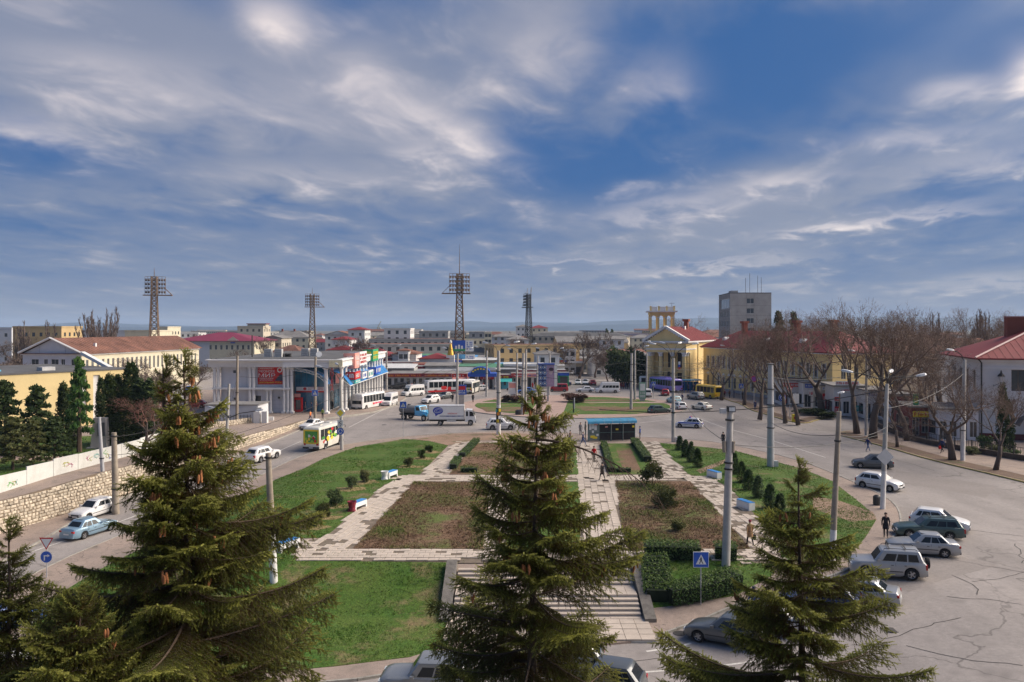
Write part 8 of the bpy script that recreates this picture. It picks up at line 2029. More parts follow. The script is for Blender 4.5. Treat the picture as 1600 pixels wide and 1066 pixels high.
pole('K', 714, 633, 715, 552, .24, 'lamp pole at the roundabout corner near the lorry', M_POLE, [(2.9, 2.2, .9), (.4, 2.2, .9)], bands=(.5,)); pole('L', 816, 649, 818, 552, .24, 'lamp pole on the near roundabout lawn', M_POLE, [(2.8, 2.4, 1.2), (.3, 1.4, 1.5)], bands=(.55, .75))
for (k, u, v, vt, lab, la) in (('M', 760, 620, 548, 'thin pole before the blue market gate', [(2.9, 2, .8)]), ('N', 807, 620, 552, 'thin pole by the market kiosks', [(2.6, 1.5, .8)]), ('N2', 821, 645, 546, 'paired pole beside the near roundabout lamp', []), ('N3', 858, 617, 552, 'pole behind the fashion billboard', [(.3, 2.4, 1.0), (2.8, 2.4, 1.0)]), ('N4', 839, 612, 556, 'plain pole left of the fashion billboard', []), ('O', 492, 663, 558, 'plain concrete pole before the shopping hall entrance', []), ('R', 370, 672, 556, 'dark tall pole in front of the shaded cladding', []), ('N5', 548, 600, 545, 'pole rising behind the awning signs', []), ('W2', 1144, 618, 545, 'pole by the wing wall with small notices', [(3.0, 1.8, .6)]), ('T3', 1010, 615, 552, 'pole left of the palace portico', [])):
	pole(k, u, v, u+1, vt, .2, lab, M_POLE if k not in ('R', 'O') else M_POLEO, la, bands=(.5,))
pole('N6', 604, 610, 604, 548, .24, 'lamp pole at the corner of the colonnade', M_POLE, [(3.0, 2.6, 1.2), (.3, 2.6, 1.2)], bands=(.3, .6))
tP = pole('P', 534, 704, 532, 590, .19, 'lamp pole carrying a yellow diamond and a blue roundabout sign', M_POLE, [(2.8, 2.6, 1.2), (2.1, 1.0, 1.5), (.2, 2.4, 1.2)], bands=(.3, .55))
pole('Q', 357, 700, 358, 600, .17, 'pole with three lamp arms on the raised walk', M_POLE, [], base=Vector((-33.5, 92, 1.3)))
tQ = thing('street_lamp', 'three-armed lamp on the raised walk pole', 'lamp', (TOPS['Q'].x+.05, TOPS['Q'].y-.2, TOPS['Q'].z-4.0));
for az, ln, ri in ((2.9, 1.9, 1.1), (2.2, 1.3, 1.4), (.1, 3.0, .8)):
	e = Vector((math.cos(az)*ln, math.sin(az)*ln, ri)); m = MB(); m.tube([(0, 0, 0), (e.x*.4, e.y*.4, ri*.7), e], .05, 5); m.build('lamp_arm', M_IRON, tQ); lamp_head(tQ, e, az)
pole('S', 163, 782, 155, 652, .17, 'slim grey pole leaning over the rubble wall', M_STEEL, bands=(.5,)); pole('T', 181, 803, 178, 676, .26, 'stout concrete pole at the foot of the rubble wall', M_POLEO, bands=(.3, .95)); pole('U', 428, 912, 419, 708, .20, 'weathered concrete pole on the lower lawn', M_POLEO, bands=(.96,), white=3.0)
pole('V', 1325, 640, 1326, 566, .14, 'thin pole by the white shop row', M_POLE); pole('Z', 394, 640, 394, 524, .12, 'thin dark mast behind the shopping hall', M_IRON)
# round dark litter bin at pole D, black bin on roundabout
for (u, v, lab, r) in ((1370, 791, 'dark litter bin at the foot of the three-lamp pole', .3), (810, 649, 'black bag-like bin beside the roundabout lamp', .55)):
	t = thing('litter_bin', lab, 'litter bin', P(u, v)); m = MB(); m.lathe([(r*.8, 0), (r, .2), (r, .8), (r*.85, .85)], 12); m.build('drum', M_TRIM, t); m = MB(); m.lathe([(r*.85, .85), (r*.5, .95)], 12); m.build('lid', M_TRIM, t)
# ---- overhead wires
def wire(a, b, sag, label='thin black overhead wire between the poles', r=.022, grp='overhead wires'):
	a, b = Vector(a), Vector(b); n = 14; m = MB(); m.tube([a.lerp(b, k/n)-a-Vector((0, 0, sag*4*(k/n)*(1-k/n))) for k in range(n+1)], r, 4, cap=False); o = m.build('overhead_wire', M_TRIM, None); o.location = a; tag(o, label, 'wire', grp)
T_ = TOPS
for a, b, s, da, db in (('A', 'C', .5, -6.3, -1.5), ('A', 'E', .8, -1, -1), ('B', 'D', .6, -2.2, -4), ('G', 'B', 1.0, -3.2, -2.2), ('G', 'A', .5, -2, -2), ('H', 'G', .5, -1, -2), ('J', 'L', .5, -1, -1), ('K', 'J', .6, -1.4, -1.2), ('N6', 'K', .5, -1, -1), ('P', 'J', .9, -1.5, -1.5), ('O', 'N6', .5, -1, -1), ('R', 'O', .6, -3, -2), ('Q', 'R', .4, -3, -2.5), ('S', 'Q', .8, -2, -2), ('T', 'P', 1.2, -2, -2), ('M', 'L', .4, -1, -1), ('L', 'H', .8, -1.5, -1.5), ('I', 'W2', .9, -2, -2.5), ('I', 'W2', .9, -3, -3.5), ('F', 'E', .5, -2, -2), ('W2', 'F', .8, -2, -2), ('C', 'D', .4, -1.5, -3.5), ('T', 'U', .6, -.6, -1), ('H', 'W2', 1.0, -3, -3)):
	wire(T_[a]+Vector((0, 0, da)), T_[b]+Vector((0, 0, db)), s)
for a, b, da, db in (('G', 'W2', -1.5, -2), ('G', 'W2', -2.4, -3), ('J', 'G', -2, -2), ('J', 'G', -2.8, -2.9), ('K', 'M', -2, -1.5), ('P', 'K', -2, -2), ('P', 'K', -3, -2.8), ('A', 'W2', -2, -2), ('A', 'F', -1.5, -2), ('D', 'E', -2, -1.5), ('O', 'P', -1.5, -1)): wire(T_[a]+Vector((0, 0, da)), T_[b]+Vector((0, 0, db)), .7)
wire(T_['D']+Vector((0, 0, -.5)), T_['C']+Vector((-12, 30, -3)), .9, 'pale thicker cable sagging from the three-lamp pole', .035, None)

# ---- road signs
def sign_post(u, v, label, hgt, r=.03):
	t = thing('road_sign', label, 'road sign', P(u, v)); m = MB(); m.tube([(0, 0, 0), (0, 0, hgt)], r, 6); m.build('post', M_STEEL, t); return t
def crossing(t, z, s, y=-.06):
	boxw(t, 'sign_plate', S_WHITE, -s/2-.03, s/2+.03, y, y+.03, z-s/2-.03, z+s/2+.03); boxw(t, 'blue_field', S_BLUE, -s/2, s/2, y-.006, y-.001, z-s/2, z+s/2)
	m = MB(); m.poly([(-s*.36, y-.010, z-s*.32), (s*.36, y-.010, z-s*.32), (0, y-.010, z+s*.36)]); m.build('white_triangle', S_WHITE, t)
	m = MB(); yy = y-.014; P4 = lambda *q: m.poly([(a*s, yy, z+b*s) for a, b in q]); m.poly([(s*.04*math.cos(k*1.047), yy, z+s*.17+s*.04*math.sin(k*1.047)) for k in range(6)][::-1]); P4((-.05, -.08), (.05, -.08), (.05, .12), (-.05, .12)); P4((-.14, -.28), (-.08, -.28), (0, -.07), (-.05, -.05)); P4((.10, -.28), (.16, -.28), (.05, -.05), (0, -.08)); P4((-.13, -.02), (-.10, -.04), (-.03, .08), (-.05, .11)); m.build('walking_figure', M_TRIM, t)
t = sign_post(1095, 948, 'blue pedestrian crossing sign by the clipped hedge', 3.0); crossing(t, 2.75, .85)
t = sign_post(630, 686, 'blue pedestrian crossing sign at the lawn tip near the lorries', 4.9, .04); crossing(t, 4.6, .85)
t = sign_post(1021, 623, 'blue crossing sign beside the white delivery van', 3.4, .05); crossing(t, 3.1, .9); t = sign_post(1158, 628, 'blue crossing sign on the pavement by the yellow wing', 3.5, .05); crossing(t, 3.2, .9)
t = thing('road_sign', 'blue crossing sign fixed on the pole before the shopping hall', 'road sign', (T_['O'].x, T_['O'].y-.3, 0)); crossing(t, 4.9, .9)
t = sign_post(73, 905, 'red-rimmed give-way triangle over a blue right-turn disc', 2.75)
def disc(t, nm, m_, r, z, y, n=24): m = MB(); m.poly([(r*math.cos(2*math.pi*k/n), y, z+r*math.sin(2*math.pi*k/n)) for k in range(n)]); m.poly([(r*math.cos(-2*math.pi*k/n), y+.012, z+r*math.sin(-2*math.pi*k/n)) for k in range(n)]); return m.build(nm, m_, t)
def tri(t, nm, m_, s, z, y, up=-1): m = MB(); m.poly([(-s/2, y, z-up*s*.43), (0, y, z+up*s*.43), (s/2, y, z-up*s*.43)]); return m.build(nm, m_, t)
tri(t, 'red_rim', S_RED, .95, 2.35, -.05); tri(t, 'white_field', S_WHITE, .70, 2.37, -.056); disc(t, 'white_rim', S_WHITE, .40, 1.48, -.05); disc(t, 'blue_field', S_BLUE, .37, 1.48, -.056)
m = MB(); yy = -.062; m.poly([(-.16, yy, 1.25), (-.08, yy, 1.25), (-.08, yy, 1.52), (-.16, yy, 1.60)]); m.poly([(-.16, yy, 1.60), (-.08, yy, 1.52), (.10, yy, 1.52), (.10, yy, 1.60)]); m.poly([(.08, yy, 1.46), (.24, yy, 1.56), (.08, yy, 1.67)]); m.build('arrow', S_WHITE, t)
# signs on pole P
t = thing('road_sign', 'yellow priority diamond on the lamp pole beside the painted bus', 'road sign', (T_['P'].x+.03, T_['P'].y-.28, 0));
for nm, m_, s, y in (('white_rim', S_WHITE, .62, 0), ('yellow_field', S_YEL, .42, -.01)): q = MB(); q.poly([(-s, y, 4.6), (0, y, 4.6-s), (s, y, 4.6), (0, y, 4.6+s)]); q.build(nm, m_, t)
boxw(t, 'route_plate', S_WHITE, -.35, .35, 0, .02, 2.9, 3.75); q = MB(); q.tube([(.15, -.01, 3.65), (-.12, -.01, 3.45), (.15, -.01, 3.25), (0, -.01, 2.98)], .05, 4); q.build('route_mark', M_TRIM, t)
def roundabout_sign(t, z, r, y=0):
	disc(t, 'white_rim', S_WHITE, r*1.07, z, y); disc(t, 'blue_field', S_BLUE, r, z, y-.008); m = MB()
	for k in range(3):
		for j in range(4):
			a0, a1 = k*2.094+j*.38, k*2.094+(j+1)*.38; m.poly([(r*.45*math.cos(a0), y-.016, z+r*.45*math.sin(a0)), (r*.65*math.cos(a0), y-.016, z+r*.65*math.sin(a0)), (r*.65*math.cos(a1), y-.016, z+r*.65*math.sin(a1)), (r*.45*math.cos(a1), y-.016, z+r*.45*math.sin(a1))])
		a = k*2.094-.25; m.poly([(r*.55*math.cos(a), y-.016, z+r*.55*math.sin(a)), (r*.35*math.cos(a+.35), y-.016, z+r*.35*math.sin(a+.35)), (r*.75*math.cos(a+.35), y-.016, z+r*.75*math.sin(a+.35))])
	m.build('arrow', S_WHITE, t)
t = thing('road_sign', 'blue roundabout disc low on the lamp pole beside the painted bus', 'road sign', (T_['P'].x+.05, T_['P'].y-.28, 0)); roundabout_sign(t, 2.35, .42)
t = sign_post(1222, 650, 'blue roundabout disc standing between the street trees', 3.4, .05); roundabout_sign(t, 3.1, .6, -.08)
t = sign_post(1178, 640, 'round no-stopping sign with purple field on the corner post', 6.0, .06); disc(t, 'red_rim', S_RED, .58, 5.6, -.08); disc(t, 'blue_field', S_PUR, .45, 5.6, -.088); boxw(t, 'plate', M_TRIM, -.3, .3, -.08, -.05, 4.0, 4.6)
t = sign_post(1234, 655, 'give-way triangle beside the roundabout disc', 5.2, .05); tri(t, 'red_rim', S_RED, 1.1, 4.8, -.06); tri(t, 'white_field', S_WHITE, .75, 4.82, -.068); boxw(t, 'plate', S_WHITE, .5, 1.5, -.06, -.04, 2.4, 4.2)
t = thing('litter_box', 'orange-yellow litter box hanging by the thick street tree', 'litter bin', P(1242, 664)); boxw(t, 'box', S_YEL, -.4, .4, -.25, .25, .5, 1.6); disc(t, 'badge', S_RED, .25, 1.1, -.26)
# ---- benches and urns
for i, (u, v, a, lab) in enumerate(((611, 748, 70, 'white concrete bench with blue seat, farthest up the diagonal path'), (560, 797, 68, 'white concrete bench with blue seat beside the maroon urn'), (449, 862, 60, 'white concrete bench with blue seat at the lower path corner'), (1116, 748, 112, 'white concrete bench with blue seat below the first thujas'), (1165, 797, 110, 'white concrete bench with blue seat nearest the brown-coated walker'))):
	t = thing('park_bench', lab, 'bench', P(u, v, 0), R(a)); t.location.z = h(P(u, v).x, P(u, v).y)+.12
	for x in (-.85, .70): boxw(t, 'concrete_end', S_WHITE, x, x+.15, -.28, .28, 0, .62)
	boxw(t, 'concrete_side', S_WHITE, -.70, .70, -.27, -.22, .25, .60); boxw(t, 'concrete_side', S_WHITE, -.70, .70, .22, .27, .08, .60)
	for k in range(5): boxw(t, 'slat', mk('bench_blue', (.05, .25, .58), .5, var=.15, scale=3, dirt=.3), -.84, .84, -.27+k*.11, -.27+k*.11+.095, .625, .66)
for (u, v, m_, lab) in ((601, 751, S_WHITE, 'white flower urn beside the far bench'), (550, 801, FAS[0], 'maroon urn beside the middle bench')):
	t = thing('urn', lab, 'urn', P(u, v)+Vector((0, 0, .12))); m = MB(); m.lathe([(.32, 0), (.30, .1), (.26, .3), (.36, .72), (.40, .80), (.33, .80), (.3, .6)], 14); m.build('bowl', m_, t); boxw(t, 'foot', m_, -.3, .3, -.3, .3, -.03, .06)
# ---- bus shelter at the top of the central path
p0 = P(919, 691); p1 = P(994, 689); Ls = (p1-p0).length
t = thing('bus_shelter', 'bus shelter with curved blue roof and black rear panels', 'bus shelter', p0+Vector((0, 0, .1)), math.atan2(p1.y-p0.y, p1.x-p0.x))
M_SG = mk('shelter_green', (.07, .13, .12), .6); M_BLK = mk('black_panel', (.012, .011, .013), .6, dirt=.2)
boxw(t, 'left_panel', mk('grey_green_panel', (.16, .20, .19), .6, dirt=.4), 0, 1.5, -.04, .02, .15, 2.45)
for k in range(3): boxw(t, 'rear_panel', M_BLK, 1.55+k*1.63, 1.55+k*1.63+1.52, -.03, .01, .1, 1.08); boxw(t, 'rear_panel', M_BLK, 1.55+k*1.63, 1.55+k*1.63+1.52, -.03, .01, 1.14, 2.2)
for x in (0, 1.48, 3.1, 4.73, 6.38): boxw(t, 'post', M_SG, x-.04, x+.04, -.07, .04, 0, 2.55); boxw(t, 'post', M_SG, x-.04, x+.04, 1.3, 1.4, 0, 2.45)
boxw(t, 'rail', M_SG, 0, 6.4, -.06, .02, 1.08, 1.14); boxw(t, 'rail', S_WHITE, 1.5, 6.4, .2, .24, 2.25, 2.4)
for k in range(6):
	x0, x1 = -.15+k*1.12, -.15+(k+1)*1.12-.03; ar = [(-.5, 2.35), (-.42, 2.62), (-.1, 2.80), (.6, 2.86), (1.6, 2.80)]
	for a, b in zip(ar[:-1], ar[1:]): m = MB(); slab(m, [(x0, a[0], a[1]), (x1, a[0], a[1]), (x1, b[0], b[1]), (x0, b[0], b[1])], .03); m.build('roof_panel', mk('shelter_blue', (.06, .26, .42), .4, dirt=.3), t)
boxw(t, 'bench_plank', M_SG, .3, 6.1, .3, .7, .42, .48)
for (x0, x1, z0, z1, m_) in ((.12, .42, 1.5, 2.3, S_WHITE), (.45, .8, 1.65, 2.25, S_WHITE), (.82, 1.15, 1.45, 2.1, S_WHITE), (.75, 1.3, 2.1, 2.35, S_PINK), (.3, .9, .45, .75, S_YEL), (.6, 1.2, .35, .6, S_YEL), (1.1, 1.4, .7, .95, S_WHITE), (2.3, 2.65, 1.75, 1.95, S_PINK), (3.75, 4.1, 1.4, 1.6, S_YEL), (6.0, 6.3, 1.7, 1.95, S_YEL), (.5, .75, 1.1, 1.4, S_WHITE)): boxw(t, 'notice', m_, x0, x1, -.07, -.042, z0, z1)
# shelter across the avenue
q0 = P(1066, 613); t = thing('bus_shelter', 'blue flat-topped shelter before the palace with people waiting', 'bus shelter', q0, R(8)); boxw(t, 'roof', mk('shelter_blue', (.06, .26, .42)), 0, 4.4, -1, 1.2, 2.7, 2.95); boxw(t, 'end_panel', S_BLUE, 3.6, 4.3, -.8, -.7, .2, 2.2)
for x in (.2, 1.6, 3.0, 4.2): boxw(t, 'post', S_BLUE, x-.05, x+.05, .9, 1.0, 0, 2.7); boxw(t, 'post', S_BLUE, x-.05, x+.05, -.8, -.7, 0, 2.7)
for k in range(3): boxw(t, 'glass_pane', M_BLUEG, .3+k*1.4, 1.5+k*1.4, .92, .95, .3, 2.4)
# ---- fashion billboard
yb = 158; t = thing('billboard', 'tall two-part billboard with blue scroll pattern and purple portrait', 'billboard', (X(841, yb), yb, 0)); w = X(866, yb)-X(841, yb); z0, z1 = HC-(604-V0)/F*yb, HC-(570-V0)/F*yb
boxw(t, 'poster_panel', mk('poster_navy', (.03, .05, .16)), 0, w*.5, 0, .5, z0, z1); boxw(t, 'poster_panel', mk('poster_lilac', (.33, .24, .36)), w*.5, w, 0, .5, z0, z1); boxw(t, 'top_light_box', S_BLUE, -.1, w+.1, -.1, .6, z1, z1+.28); boxw(t, 'side_panel', S_WHITE, w+.02, w+.6, .0, .5, z0, z1+.1); boxw(t, 'leg', M_STEEL, w*.55, w*.55+.35, .1, .45, 0, z0)
for r_ in range(4):
	for c_ in range(2):
		for s_, m_ in ((.42, mk('scroll_blue', (.25, .36, .58))), (.30, mk('poster_navy', (.03, .05, .16))), (.16, S_WHITE)):
			m = MB(); cx, cz = .48+c_*.85, z0+.62+r_*1.08; m.poly([(cx+s_*math.cos(k*.524), -.01-.004*(.5-s_)*10, cz+s_*math.sin(k*.524)) for k in range(12)]); m.build('scroll_print', m_, t)
m = MB(); cx = w*.78
m.poly([(cx+.45*math.cos(k*.4), -.012, z0+3.0+.62*math.sin(k*.4)) for k in range(16)]); m.build('portrait_face', mk('portrait_skin', (.50, .38, .42)), t)
m = MB(); m.poly([(cx+.1+.50*math.cos(k*.4), -.018, z0+3.45+.36*math.sin(k*.4)) for k in range(16)]); m.build('portrait_hair', mk('portrait_hair', (.05, .03, .05)), t)
m = MB(); m.poly([(cx-.6, -.010, z0+.1), (cx+.65, -.010, z0+.1), (cx+.5, -.010, z0+2.2), (cx+.2, -.010, z0+2.5), (cx-.25, -.010, z0+2.2)]); m.build('portrait_shoulders', mk('portrait_dress', (.40, .28, .40)), t)
# ---- small boards
for (u, v, w, za, zb, m_, m2, lab) in ((721, 633, 1.9, 2.0, 3.9, S_BLUE, S_RED, 'blue advertising board on a grey pedestal at the roundabout'), (801, 620, 1.9, .6, 3.2, S_WHITE, S_PINK, 'white information board behind the roundabout'), (1004, 628, 1.4, .6, 3.9, mk('board_green', (.20, .34, .26)), S_WHITE, 'narrow lit board at the roundabout tip')):
	t = thing('advertising_board', lab, 'advertising board', P(u, v)); boxw(t, 'panel', m_, -w/2, w/2, 0, .25, za, zb); boxw(t, 'print', m2, -w/2+.2, w/2-.2, -.02, -.003, (za+zb)/2, zb-.25); scribble(t, 'lettering', S_WHITE, (-w/2+.2, -.005, za+.2), (1, 0, 0), w-.4, (zb-za)*.4, 2, int(u)); boxw(t, 'pedestal', M_CONC, -.5, .5, 0, .3, 0, za)
t = thing('marker_post', 'short grey bollard-like post on the roundabout lawn', 'post', P(896, 646)); boxw(t, 'post', M_TRIM, -.1, .1, -.1, .1, 0, 2.6); boxw(t, 'white_edge', S_WHITE, .1, .25, -.1, .1, .8, 2.7)
# ---- shops and pavilions behind the street trees
def shop(u0, u1, y, e, D, wall, label, rz=0, deco=(), roofm=None, openings=3, seed=0, sign=None):
	x0, x1 = X(u0, y), X(u1, y); W_ = x1-x0; t = thing('shop', label, 'shop', (x0, y, .12), R(rz)); op = [(W_/openings*(k+.12), W_/openings*(k+.88), .4 if k % 2 else .05, 2.5) for k in range(openings)]
	facade(t, (0, 0), (W_, 0), 0, e, op, wall, frames=True, bars=1); facade(t, (0, D), (0, 0), 0, e, [(1, D-1, .5, 2.4)], wall); facade(t, (W_, 0), (W_, D), 0, e, [], wall); boxw(t, 'roof', roofm or R_GREY, -.3, W_+.3, -.4, D, e, e+.2)
	for k, (a, b, c, d, m_, m2) in enumerate(deco):
		boxw(t, 'sign_board', m_, W_*a, W_*b, -.16, -.05, c, d)
		if m2: scribble(t, 'lettering', m2, (W_*a+.1, -.165, c+.08), (1, 0, 0), W_*(b-a)-.2, d-c-.15, 1, seed+k)
	return t
t = shop(1303, 1352, 132, 5.0, 9, W_WHITE, 'white corner shop with red lettering and red-framed kiosk', -8, ((.05, .75, 5.2, 5.9, S_WHITE, S_RED), (.2, .55, 4.1, 4.7, S_WHITE, S_RED), (.02, .18, 2.6, 3.2, S_RED, S_WHITE), (.02, .16, .1, 1.6, S_RED, S_WHITE), (.62, .75, .9, 1.8, S_TEAL, S_WHITE)), openings=4)
shop(1283, 1302, 138, 4.6, 6, W_BEIGE, 'beige kiosk with yellow panel and maroon board', -8, ((.1, .9, 3.9, 4.5, S_WHITE, S_BLUE), (.1, .35, .6, 3.3, S_RED, S_WHITE), (.38, .60, .3, 3.2, mk('mustard', (.40, .30, .06)), None), (.62, .98, 1.7, 3.0, FAS[0], S_YEL)), openings=2)
shop(1255, 1282, 146, 4.6, 7, W_WHITE, 'white stall with blue-lettered board behind the grove', -6, ((.1, .8, 3.7, 4.4, S_BLUE, S_WHITE), (.3, .6, 2.2, 3.2, S_WHITE, S_RED)), openings=2); shop(1222, 1252, 150, 4.8, 7, W_WHITE, 'stall with red awnings and red signs behind the street trees', -6, ((0, .95, 3.6, 4.3, S_RED, S_WHITE), (.05, .2, .4, 2.6, S_RED, S_WHITE)), openings=3)
shop(1352, 1392, 128, 4.6, 9, W_WHITE, 'long white pavilion with blue lettering behind the grove', -6, ((.1, .5, 3.6, 4.3, S_WHITE, S_BLUE),), openings=4); shop(1392, 1424, 122, 4.4, 8, W_LAV, 'grey-white pavilion with dark maroon canopy', -6, ((0, 1, 3.4, 4.2, FAS[0], None),), openings=3)
shop(1424, 1464, 108, 3.9, 8, wmat('maroon_wall', (.2, .05, .05)), 'dark maroon cafe with a yellow sign band', -10, ((.05, .75, 2.6, 3.4, S_YEL, S_RED), (.05, .25, 4.2, 5.8, S_GRN, S_YEL)), openings=3)
shop(1466, 1524, 104, 4.0, 9, W_LAV, 'low grey pavilion with a blue and white notice beside the white house', -10, ((.5, .7, 2.4, 3.4, S_WHITE, S_BLUE),), openings=4)
# fence along the far side of the avenue pavement
fa = smoothline([P(1362, 664), P(1420, 690), P(1500, 706), P(1640, 728)], 2); fa = refine(fa, 2.4); t = thing('street_fence', 'dark low wall with iron railing behind the avenue pavement', 'fence', (fa[0].x, fa[0].y, .12)); o0 = fa[0]
for a, b in zip(fa[:-1], fa[1:]):
	L_ = (b-a).length; an = math.atan2(b.y-a.y, b.x-a.x); lo = (a.x-o0.x, a.y-o0.y, 0)
	for nm, m_, bx in (('wall_segment', mk('dark_masonry', (.085, .065, .052), .95, var=.3, scale=2), (0, L_, -.15, .15, 0, .62)), ('post', M_IRON, (-.05, .05, -.05, .05, .6, 1.5))): m = MB(); m.box(*bx); o = m.build(nm, m_, t); o.location = lo; o.rotation_euler = (0, 0, an)
	m = MB(); m.box(0, L_, -.02, .02, 1.40, 1.45)
	for k in range(int(L_/.3)): m.box(k*.3+.15, k*.3+.18, -.015, .015, .6, 1.45)
	o = m.build('railing', M_IRON, t); o.location = lo; o.rotation_euler = (0, 0, an)
for i, (u, v, w, hh, m_) in enumerate(((1538, 706, 2.2, 2.2, M_THUJA), (1520, 712, 2.0, 1.2, M_OLIVE), (1558, 712, 2.4, 1.5, M_OLIVE), (1580, 716, 2.2, 1.1, M_THUJA), (1275, 650, 5, 1.5, M_LEAF), (1292, 655, 4, 1.4, M_LEAF), (1255, 648, 4, 1.3, M_LEAF))): bush(P(u, v), w, hh, ['dense dark bush beside the slim cypresses', 'low olive bush by the two-stemmed tree', 'olive bush under the cypresses', 'low dark bush at the end of the fence', 'bush bed beside the thick street tree', 'bush bed before the beige kiosk', 'bush bed by the roundabout disc'][i], m_, i % 4, 'low bushes behind the avenue')
cypress(P(1567, 708), HC-(598-V0)/F*P(1567, 708).y, 1.6, 'taller slim cypress against the white house', 0); cypress(P(1577, 708), HC-(625-V0)/F*P(1577, 708).y, 1.4, 'shorter slim cypress against the white house', 1)
# ---------------------------------------------------------------- people
M_SKIN = mk('skin', (.45, .27, .19), .6, var=.05); M_HAIR = mk('dark_hair', (.03, .022, .018), .7)
def person_mesh(pose):
	"""one continuous body grown over a skeleton; face groups become material slots skin, top, trousers, shoes"""
	key = ('person', pose)
	if key in _proto: return _proto[key]
	st = {'stand': (0.03, -.03, 0, 0), 'walk': (.30, -.26, .22, -.22), 'stride': (.40, -.34, .3, -.3), 'pocket': (.04, -.03, .1, .1)}[pose]
	fa, fb, aa, ab = st
	V = [(0, 0, .96, .135), (0, 0, 1.10, .125), (0, 0, 1.28, .15), (0, 0, 1.42, .13), (.01, 0, 1.50, .058), (.02, 0, 1.58, .085), (.02, 0, 1.68, .088), (.015, 0, 1.745, .045)]
	E = [(0, 1), (1, 2), (2, 3), (3, 4), (4, 5), (5, 6), (6, 7)]; tag_ = ['leg', 'top', 'top', 'top', 'skin', 'skin', 'skin', 'skin']
	def add(p, par, r, g): V.append((*p, r)); E.append((par, len(V)-1)); tag_.append(g); return len(V)-1
	for s, f in ((1, fa), (-1, fb)):
		hip = add((0, s*.09, .90), 0, .098, 'leg'); knee = add((f*.55+.02, s*.10, .50), hip, .062, 'leg'); lift = .10 if f < -.2 else 0
		ank = add((f*.95-(.08 if f < -.2 else 0), s*.10, .09+lift), knee, .042, 'leg'); add((f*.95+.15-(.08 if f < -.2 else 0), s*.11, .04+lift*.3), ank, .036, 'shoe')
	for s, f in ((1, ab), (-1, aa)):
		sh = add((0, s*.18, 1.40), 3, .072, 'top');
		if pose == 'pocket': el = add((-.08, s*.30, 1.14), sh, .054, 'top'); wr = add((.08, s*.20, .98), el, .042, 'top')
		else: el = add((f*.45, s*.24, 1.14), sh, .054, 'top'); wr = add((f*.9+.06, s*.25, .92), el, .036, 'top')
		pc = V[wr]; add((pc[0]+.02, pc[1], pc[2]-.09), wr, .034, 'skin')
	me = bpy.data.meshes.new('body'); me.from_pydata([v[:3] for v in V], E, []); o = bpy.data.objects.new('tmp', me); C.objects.link(o)
	md = o.modifiers.new('s', 'SKIN'); md.use_smooth_shade = True
	for i, v in enumerate(V): me.skin_vertices[0].data[i].radius = (v[3]*(.78 if i in (1, 2, 3, 0) else 1), v[3]*(1.15 if i in (0, 1, 2, 3) else 1))
	me.skin_vertices[0].data[0].use_root = True
	ms = o.modifiers.new('d', 'SUBSURF'); ms.levels = 1; ms.render_levels = 1
	dg = bpy.context.evaluated_depsgraph_get(); nm = bpy.data.meshes.new_from_object(o.evaluated_get(dg)); bpy.data.objects.remove(o)
	nm.name = 'body'; nm.materials.clear()
	VV = [Vector(v[:3]) for v in V]; G = {'skin': 0, 'top': 1, 'leg': 2, 'shoe': 3}
	for p in nm.polygons:
		c = p.center; best = None
		for a, b in E:
			d = VV[b]-VV[a]; t = max(0, min(1, (c-VV[a]).dot(d)/max(d.length_squared, 1e-9))); q = (c-(VV[a]+d*t)).length
			if best is None or q < best[0]: best = (q, tag_[b] if t > .45 or tag_[b] in ('shoe',) and t > .2 else tag_[a])
		g = best[1]
		if c.z > 1.49: g = 'skin'
		p.material_index = G[g]; p.use_smooth = True
	# fingers, rooted in the palm
	bm = bmesh.new(); bm.from_mesh(nm)
	for i, v in enumerate(V):
		if tag_[i] == 'skin' and v[2] < 1.2:
			s = 1 if v[1] > 0 else -1
			for k in range(5):
				a = (k-1.5)*.016; L_ = (.07, .08, .085, .075, .05)[k] if k < 4 else .055; base = Vector((v[0]+a, v[1], v[2]-.02)) if k < 4 else Vector((v[0]+.03, v[1], v[2]+.02))
				d = Vector((.25 if k < 4 else .8, -s*.2, -1)).normalized(); r = .009
				ring = [[bm.verts.new(base+d*(L_*t_)+Vector((r*math.cos(j*2.09)*(1-.3*t_), r*math.sin(j*2.09)*(1-.3*t_), 0))+Vector((0, -s*.02*t_*t_, 0))) for j in range(3)] for t_ in (0, .5, 1)]
				for q in range(2):
					for j in range(3): bm.faces.new((ring[q][j], ring[q][(j+1) % 3], ring[q+1][(j+1) % 3], ring[q+1][j]))
				bm.faces.new(ring[2])
	# nose and ears
	for (p, r) in (((.115, 0, 1.635), .016), ((.02, .088, 1.64), .02), ((.02, -.088, 1.64), .02)): bmesh.ops.create_icosphere(bm, subdivisions=1, radius=r, matrix=Matrix.Translation(p))
	bm.to_mesh(nm); bm.free(); _proto[key] = nm; return nm
def hair_mesh():
	if 'hair' not in _proto:
		bm = bmesh.new(); bmesh.ops.create_uvsphere(bm, u_segments=12, v_segments=8, radius=1)
		for v in bm.verts:
			if v.co.x > .25 and v.co.z < .35: v.co.x *= .55
			v.co = Vector((v.co.x*.105+.01, v.co.y*.10, v.co.z*.085+1.70))
		me = bpy.data.meshes.new('hair'); bm.to_mesh(me); bm.free(); me.polygons.foreach_set('use_smooth', [True]*len(me.polygons)); _proto['hair'] = me
	return _proto['hair']
